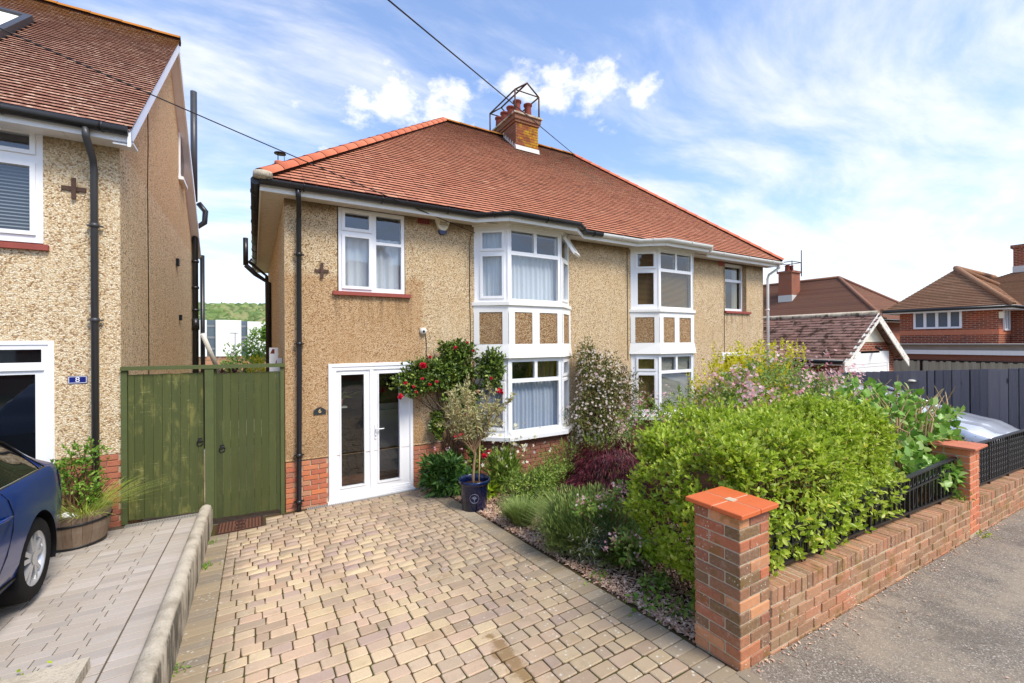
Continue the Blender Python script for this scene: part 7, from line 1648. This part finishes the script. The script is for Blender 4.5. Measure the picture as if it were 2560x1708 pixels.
d_ = rdir(r_, len(X)) * np.array((1, 1, .18)); o = leaves('bark_chips', None, 'mulch', np.stack([X, Y, Z], 1), d_, np.array((0, 0, 1.0)) + .28 * rdir(r_, len(X)), r_.uniform(.018, .05, len(X)), T_LEAF, 'stuff', 1.3); tag(o, 'pale bark chips covering the flower bed', 'bark chips')
n = 420; X = r_.uniform(2.6, 9, n); Y = 1.61 - np.abs(r_.normal(0, 1, n)) * np.where(r_.random(n) < .75, .05, .4); Z = np.array([gzs(a) for a in X]) + .004; o = leaves('pavement_litter', None, 'mulch', np.stack([X, Y, Z], 1), rdir(r_, n) * np.array((1, 1, .1)), np.array((0, 0, 1.0)) + .2 * rdir(r_, n), r_.uniform(.012, .035, n), T_LEAF, 'stuff', 1.2); tag(o, 'fallen petals and leaves on the grey pavement', 'litter')
# --- beyond the gate and beside the silver car
t, rr_, off = bush('guelder_rose', 'green bush with white flower heads beyond the gate', 'bush', (-.15, 17.0, -1.2), [((-.3, 17.0, 1.5), (.70, .5, .95), 1.5), ((.15, 17.0, 2.3), (.45, .4, .62), 1), ((.32, 17.0, 2.8), (.16, .15, .35), .3)], 'leaf_lilac', 4200, .10, T_LEAF, 5, .1, 101, 'twig', 10, wid=1.4)
p, d_ = shell(rr_, 90, (-.3, 16.9, 1.7), (.74, .5, .9), .95); flowers(t, rr_, off, 'petal_white', p, d_, .10)
bush('golden_hedge', 'bright yellow-green clipped shrub just beyond the right gate', 'shrub', (.05, 15.4, -1.0), [((.08, 15.4, 1.2), (.42, .35, .78), 1)], 'leaf_gold', 2600, .07, T_OVAL, 6, .06, 103, 'twig', 0)
bush('copper_shrub', 'rusty red and green low shrub glimpsed under the gate rail', 'shrub', (-.35, 9.0, -.2), [((-.3, 9.0, 1.65), (.35, .25, .42), 1)], 'leaf_heuch', 900, .06, T_OVAL, 5, .06, 105, 'twig', 0)
bush('heuchera', 'purple-brown leafy plants behind the ornate railing', 'plant', (8.4, 2.2, -.05), [((8.0, 2.25, .75), (.5, .25, .38), 1), ((9.0, 2.3, .6), (.7, .25, .42), 1.2)], 'leaf_heuch', 1800, .06, T_OVAL, 5, .06, 107, 'twig_dark', 12)
bush('rockery_plants', 'yellow-green low plants behind the ornate railing at the right edge', 'plant', (10.2, 2.2, -.1), [((10.0, 2.15, .42), (.8, .25, .38), 1)], 'leaf_lime', 1200, .06, T_OVAL, 5, .06, 109, 'twig', 0)
# spider plant inside the porch
t, r_ = tuft('spider_plant', 'pale striped spider plant hanging inside the left door pane', (1.18, 7.52, 1.52), 60, .30, .30, 'leaf_grass', 111, 1.4, .008)
MB().lathe([(0, -.12), (.06, -.12), (.08, 0), (.07, 0), (0, -.02)], (0, 0, 0), 14).build('pot', 'terracotta', t); MB().box(-.2, .12, -.1, .1, -.14, -.12).build('shelf', 'room_wall', t)
# ------------------------------------------------------------------ cars
def interp(keys, t):
    for (a, va), (b, vb) in zip(keys, keys[1:]):
        if t <= b: f = (t - a) / (b - a); f = f * f * (3 - 2 * f) * .5 + f * .5; return va + (vb - va) * f
    return keys[-1][1]
def car(name, label, loc, rotz, paint, prof, L, Wd, wheel_y, wr, glass_rng, emblem=None, spokes=5):
    """body built along +y = rear ... local: y=0 rear bumper, y=L front; z up; x lateral"""
    t = thing(name, label, 'car', loc); t.rotation_euler = (0, 0, rotz)
    NS, NV = 64, 15; G = np.zeros((NS, NV, 3))
    for i in range(NS):
        y_ = L * i / (NS - 1); roof, belt, half, tuck = interp(prof['roof'], y_), interp(prof['belt'], y_), interp(prof['half'], y_) * Wd / 2, interp(prof['tuck'], y_) * Wd / 2
        zb = interp(prof['sill'], y_); bw = half
        pts = [(0, zb), (bw * .86, zb), (bw * .955, zb + .05), (bw * .985, zb + .18), (bw, zb + (belt - zb) * .52), (bw * .998, zb + (belt - zb) * .70), (bw * .975, belt - .06), (bw * .945, belt)]
        up = roof - belt
        if up > .06: pts += [(bw * .925, belt + .015), (tuck + (bw * .925 - tuck) * .55, belt + up * .45), (tuck + (bw * .925 - tuck) * .2, belt + up * .80), (tuck * .96, roof - up * .07), (tuck * .80, roof - .012), (tuck * .4, roof), (0, roof + .012)]
        else: pts += [(bw * .90, belt + up * .3 + .005), (bw * .80, belt + up * .6 + .012), (bw * .68, roof), (bw * .5, roof + .008), (bw * .34, roof + .012), (bw * .17, roof + .014), (0, roof + .016)]
        for j, (x, z) in enumerate(pts): G[i, j] = (x, y_, z)
    def isglass(i, j, yc):
        return 8 <= j <= 10 and any(a <= yc <= b for a, b in glass_rng)
    bodyV, bodyF, glV = [], [], []
    def emit(sel, name_, m, sign, inset=0.0, smooth=True, parent=t):
        V = []; F = []; idx = {}
        for i in range(NS - 1):
            for j in range(NV - 1):
                yc = (G[i, j, 1] + G[i + 1, j, 1]) / 2
                if not sel(i, j, yc): continue
                f = []
                for a, b in ((i, j), (i + 1, j), (i + 1, j + 1), (i, j + 1)):
                    for s_ in ((1,)):
                        k = (a, b)
                        if k not in idx: idx[k] = len(V); p = G[a, b].copy(); p[0] = sign * max(0, p[0] - inset); V.append(tuple(p))
                        f.append(idx[k])
                F.append(f)
        if not F: return None
        mb = MB(); mb.add(V, F, 0, True); return mb.build(name_, m, parent)
    wins = lambda i, j, yc: isglass(i, j, yc)
    # whole body (both sides) minus glass, arches cut by boolean
    V = []; F = []; idx = {}
    for sgn in (1, -1):
        for i in range(NS - 1):
            for j in range(NV - 1):
                yc = (G[i, j, 1] + G[i + 1, j, 1]) / 2
                if wins(i, j, yc): continue
                f = []
                for a, b in ((i, j), (i + 1, j), (i + 1, j + 1), (i, j + 1)):
                    p = G[a, b]; key = (round(p[0] * sgn, 5), round(p[1], 5), round(p[2], 5))
                    if key not in idx: idx[key] = len(V); V.append((p[0] * sgn, p[1], p[2]))
                    f.append(idx[key])
                f = f if sgn < 0 else f[::-1]
                # wheel arches: drop faces whose centre lies in the arch
                cx = sum(V[q][0] for q in f) / 4; cy = sum(V[q][1] for q in f) / 4; cz = sum(V[q][2] for q in f) / 4
                F.append(f)
    for e in (0, NS - 1):
        for j in range(NV - 1):
            q = [(G[e, j, 0], G[e, j, 1], G[e, j, 2]), (G[e, j + 1, 0], G[e, j + 1, 1], G[e, j + 1, 2]), (-G[e, j + 1, 0], G[e, j + 1, 1], G[e, j + 1, 2]), (-G[e, j, 0], G[e, j, 1], G[e, j, 2])]; b = len(V); V += q; F.append([b, b + 1, b + 2, b + 3])
    me = bpy.data.meshes.new('body'); me.from_pydata(V, [], F); me.materials.append(MATS[paint]); me.polygons.foreach_set('use_smooth', [True] * len(F)); me.update()
    # carve arches: move vertices inside the arch radius inward/up to the arch edge
    ar = wr * 1.16
    import bmesh as _b
    bm = _b.new(); bm.from_mesh(me)
    bmesh.ops.subdivide_edges(bm, edges=[e for e in bm.edges if any(abs((e.verts[0].co.y + e.verts[1].co.y) / 2 - wy) < ar * 1.3 for wy in wheel_y) and (e.verts[0].co.z + e.verts[1].co.z) / 2 < wr + ar * 1.2], cuts=3, use_grid_fill=True)
    dead = []
    for f in bm.faces:
        c = f.calc_center_median()
        if any(math.hypot(c.y - wy, c.z - wr) < ar for wy in wheel_y) and abs(c.x) > Wd * .30 and abs(f.normal.z) < .9: dead.append(f)
    bmesh.ops.delete(bm, geom=dead, context='FACES')
    for v in bm.verts:
        for wy in wheel_y:
            if v.is_boundary and abs(v.co.x) > Wd * .3:
                dd_ = Vector((v.co.y - wy, v.co.z - wr)); l = dd_.length
                if abs(l - ar) < .10 and l > 1e-3: dd_ *= ar / l; v.co.y, v.co.z = wy + dd_.x, wr + dd_.y
    bm.to_mesh(me); bm.free()
    body = link('body', me, t)
    for sgn in (1, -1):
        for a, b in glass_rng:
            emit(lambda i, j, yc: 8 <= j <= 10 and a <= yc <= b, 'side_window', 'glass_dark', sgn, .006)
    for wy in wheel_y:
        for sgn in (1, -1):
            mb = MB(); xo = sgn * (Wd / 2 - .035); K = 40
            prof_w = [(wr * .60, -.10), (wr * .93, -.105), (wr, -.085), (wr, .085), (wr * .93, .105), (wr * .66, .10)]
            vs = [(xo - sgn * .10 + sgn * w_ , wy + rr * math.cos(6.283 * k / K), wr + rr * math.sin(6.283 * k / K)) for rr, w_ in prof_w for k in range(K)]
            mb.add(vs, [(i * K + k, i * K + (k + 1) % K, (i + 1) * K + (k + 1) % K, (i + 1) * K + k) for i in range(len(prof_w) - 1) for k in range(K)], 0, True); wh = mb.build('wheel', 'rubber', t)
            rm = MB(); xr = xo - sgn * .012
            vs = [(xr + sgn * w_, wy + rr * math.cos(6.283 * k / K), wr + rr * math.sin(6.283 * k / K)) for rr, w_ in ((wr * .70, .012), (wr * .67, .008), (wr * .62, -.02), (wr * .60, -.12)) for k in range(K)]
            rm.add(vs, [(i * K + k, i * K + (k + 1) % K, (i + 1) * K + (k + 1) % K, (i + 1) * K + k) for i in range(3) for k in range(K)], 0, True)
            for s_ in range(spokes):
                for da in (-.17, .17):
                    a = 6.283 * s_ / spokes + .3; a1 = a + da * 1.25
                    def pt(rr, ang, dx_): return (xr + sgn * dx_, wy + rr * math.cos(ang), wr + rr * math.sin(ang))
                    rm.add([pt(wr * .12, a - .5 + da, .004), pt(wr * .12, a + .5 + da, .004), pt(wr * .655, a1 + .085, -.004), pt(wr * .655, a1 - .085, -.004), pt(wr * .12, a - .4 + da, -.03), pt(wr * .12, a + .4 + da, -.03), pt(wr * .655, a1 + .07, -.035), pt(wr * .655, a1 - .07, -.035)], [(0, 1, 2, 3), (4, 7, 6, 5), (0, 4, 5, 1), (1, 5, 6, 2), (2, 6, 7, 3), (3, 7, 4, 0)])
            rm.add([(xr + sgn * .008, wy + wr * .16 * math.cos(6.283 * k / 16), wr + wr * .16 * math.sin(6.283 * k / 16)) for k in range(16)], [tuple(range(16))]); rm.build('rim', 'alloy', wh)
            dk = MB(); dk.add([(xr - sgn * .10, wy + wr * .62 * math.cos(6.283 * k / 24), wr + wr * .62 * math.sin(6.283 * k / 24)) for k in range(24)], [tuple(range(24))]); dk.build('brake_disc', 'rusty_dark', wh)
            al_ = MB(); K2 = 24; vs = [(xo - sgn * w_, wy + ar * 1.0 * math.cos(math.pi * (k / (K2 - 1)) * 1.2 - .31), wr + ar * math.sin(math.pi * (k / (K2 - 1)) * 1.2 - .31)) for w_ in (-.02, .30) for k in range(K2)]
            al_.add(vs, [(k, k + 1, K2 + k + 1, K2 + k) for k in range(K2 - 1)] + [tuple(K2 + k for k in range(K2))], 0, True); al_.build('wheel_arch', 'car_black', t)
    def surf(y_, j):     # body point on the grid line j at length y_
        f = y_ / L * (NS - 1); i = int(min(f, NS - 2)); return Vector(G[i, j]) * (1 - (f - i)) + Vector(G[i + 1, j]) * (f - i)
    return t, surf, G
prof_b = {'roof': [(0, .92), (.12, 1.02), (.25, 1.08), (.75, 1.33), (1.3, 1.445), (2.0, 1.47), (2.6, 1.43), (3.5, 1.00), (4.2, .84), (4.48, .66), (4.55, .55)], 'belt': [(0, .90), (.35, 1.00), (.9, .985), (2.2, .94), (3.4, .93), (4.2, .80), (4.55, .54)], 'half': [(0, .80), (.12, .91), (.5, .975), (1.2, 1.0), (3.2, 1.0), (4.0, .96), (4.4, .82), (4.55, .70)], 'tuck': [(0, .66), (.8, .64), (1.5, .66), (2.4, .65), (3.4, .72), (4.55, .6)], 'sill': [(0, .34), (.2, .26), (.6, .22), (3.8, .2), (4.3, .2), (4.55, .28)]}
bcx, bcy = -2.40, 5.88
blue, surf, G = car('blue_car', 'dark blue hatchback parked with its tail toward the left house', (bcx, bcy, gl(-2, 5) - .015), math.pi, 'car_blue', prof_b, 4.55, 1.80, (.86, 3.50), .318, [(.62, 1.42), (1.52, 2.45)])
blue.rotation_euler = (math.atan(.067), 0, math.pi)
# in local space the near flank is -x after the half turn
def flank(pts, r_, nm, m, n=5): MB().tube([(-(p.x + .002), p.y, p.z) for p in pts], r_, n).build(nm, m, blue)
lerpj = lambda y_, z: next((surf(y_, j).lerp(surf(y_, j + 1), (z - surf(y_, j).z) / max(1e-5, surf(y_, j + 1).z - surf(y_, j).z)) for j in range(1, 7) if surf(y_, j).z <= z <= surf(y_, j + 1).z), surf(y_, 5))
flank([lerpj(1.44, .96), lerpj(1.40, .90), lerpj(1.36, .80), lerpj(1.38, .68), lerpj(1.45, .52), lerpj(1.58, .36), lerpj(1.62, .27)], .0035, 'door_seam', 'seam')
flank([surf(.60, 9).lerp(surf(.6, 8), .4), surf(.57, 8), surf(.75, 8), surf(1.2, 8), surf(2.4, 8)], .008, 'window_trim', 'chrome'); flank([surf(.58, 8), surf(.62, 9), surf(.75, 10), surf(.95, 11), surf(1.3, 11), surf(1.8, 11), surf(2.4, 11)], .010, 'window_trim', 'car_black')
p = lerpj(1.52, .80); MB().tube([(-(p.x + .012), 1.46, .795), (-(p.x + .035), 1.50, .80), (-(p.x + .035), 1.62, .80), (-(p.x + .010), 1.67, .795)], .016, 8, flat=.7).build('door_handle', 'car_blue', blue)
p0, p1, p2, p3 = lerpj(.10, .70), lerpj(.10, .90), lerpj(.30, .93), lerpj(.26, .74)
mb = MB(); mb.add([(-(q.x + .006), q.y, q.z) for q in (p0, p1, p2, p3)], [(0, 1, 2, 3)]); mb.add([(-.70, -.012, .70), (-.70, -.012, .88), (-(p1.x - .0), .095, .90), (-(p0.x), .095, .70)], [(0, 1, 2, 3)]); mb.build('tail_light', 'tail_red', blue)
MB().box(-.5, .5, -.01, .01, .62, .68).build('bumper_trim', 'car_black', blue)
flank([lerpj(1.25, .30), lerpj(2.2, .29), lerpj(3.1, .29)], .012, 'sill_trim', 'car_black')

prof_s = {'roof': [(0, .95), (.2, 1.2), (.6, 1.42), (1.3, 1.52), (1.9, 1.50), (2.5, 1.36), (3.35, 1.02), (3.9, .90), (4.12, .78), (4.28, .60)], 'belt': [(0, .92), (.6, 1.0), (2.2, .94), (3.2, .92), (3.8, .84), (4.12, .72), (4.28, .56)], 'half': [(0, .82), (.3, .95), (1.0, 1.0), (3.2, 1.0), (3.8, .95), (4.1, .82), (4.28, .62)], 'tuck': [(0, .66), (.8, .66), (1.6, .68), (2.5, .68), (3.3, .74), (4.28, .6)], 'sill': [(0, .32), (.3, .22), (3.7, .2), (4.1, .22), (4.28, .3)]}
sx_, sy_ = 10.55, 6.05
silver, ssurf, SG = car('silver_car', 'silver hatchback parked behind the bush facing the ornate railing', (sx_, sy_, gz(sx_, 4.2) + .05), math.pi, 'car_silver', prof_s, 4.28, 1.78, (.75, 3.40), .32, [(.5, 1.2), (1.3, 2.5)])
silver.rotation_euler = (math.atan(.067), 0, math.pi)
mb = MB(); q = []
for y_ in (2.42, 2.75, 3.10): 
    z = interp(prof_s['roof'], y_) + .02; w_ = .62 + .06 * (y_ - 2.4); q += [(-w_, y_, z - .03), (0, y_, z + .006), (w_, y_, z - .03)]
mb.add(q, [(0, 1, 4, 3), (1, 2, 5, 4), (3, 4, 7, 6), (4, 5, 8, 7)], 0, True); mb.build('windscreen', 'glass_dark', silver)
mb = MB(); mb.add([(-.60, 4.04, .73), (.60, 4.04, .73), (.36, 4.29, .60), (-.36, 4.29, .60), (-.66, 4.0, .62), (.66, 4.0, .62), (.36, 4.30, .50), (-.36, 4.30, .50)], [(0, 1, 2, 3), (3, 2, 6, 7), (0, 3, 7, 4), (1, 5, 6, 2)]); mb.build('grille', 'car_black', silver)
mb = MB(); mb.box(-.045, -.03, 4.29, 4.315, .52, .60); mb.box(.03, .045, 4.29, 4.315, .52, .60); mb.box(-.03, .03, 4.29, 4.31, .552, .566); mb.build('grille_emblem', 'chrome', silver)
for s_ in (-1, 1):
    mb = MB(); mb.tube([(s_ * .62, 2.36, 1.43), (s_ * .70, 2.75, 1.24), (s_ * .76, 3.25, 1.0)], .028, 6); mb.build('windscreen_pillar', 'car_silver', silver)
    mb = MB(); mb.add([(s_ * .46, 4.20, .70), (s_ * .78, 3.92, .76), (s_ * .80, 3.86, .66), (s_ * .50, 4.22, .60)], [(0, 1, 2, 3)]); mb.build('headlight', 'far_glass', silver)
    mb = MB(); mb.lathe([(0, .06), (.07, .05), (.09, 0), (.07, -.05), (0, -.06)], (s_ * .98, 2.75, 1.02), 12); mb.build('door_mirror', 'car_silver', silver)
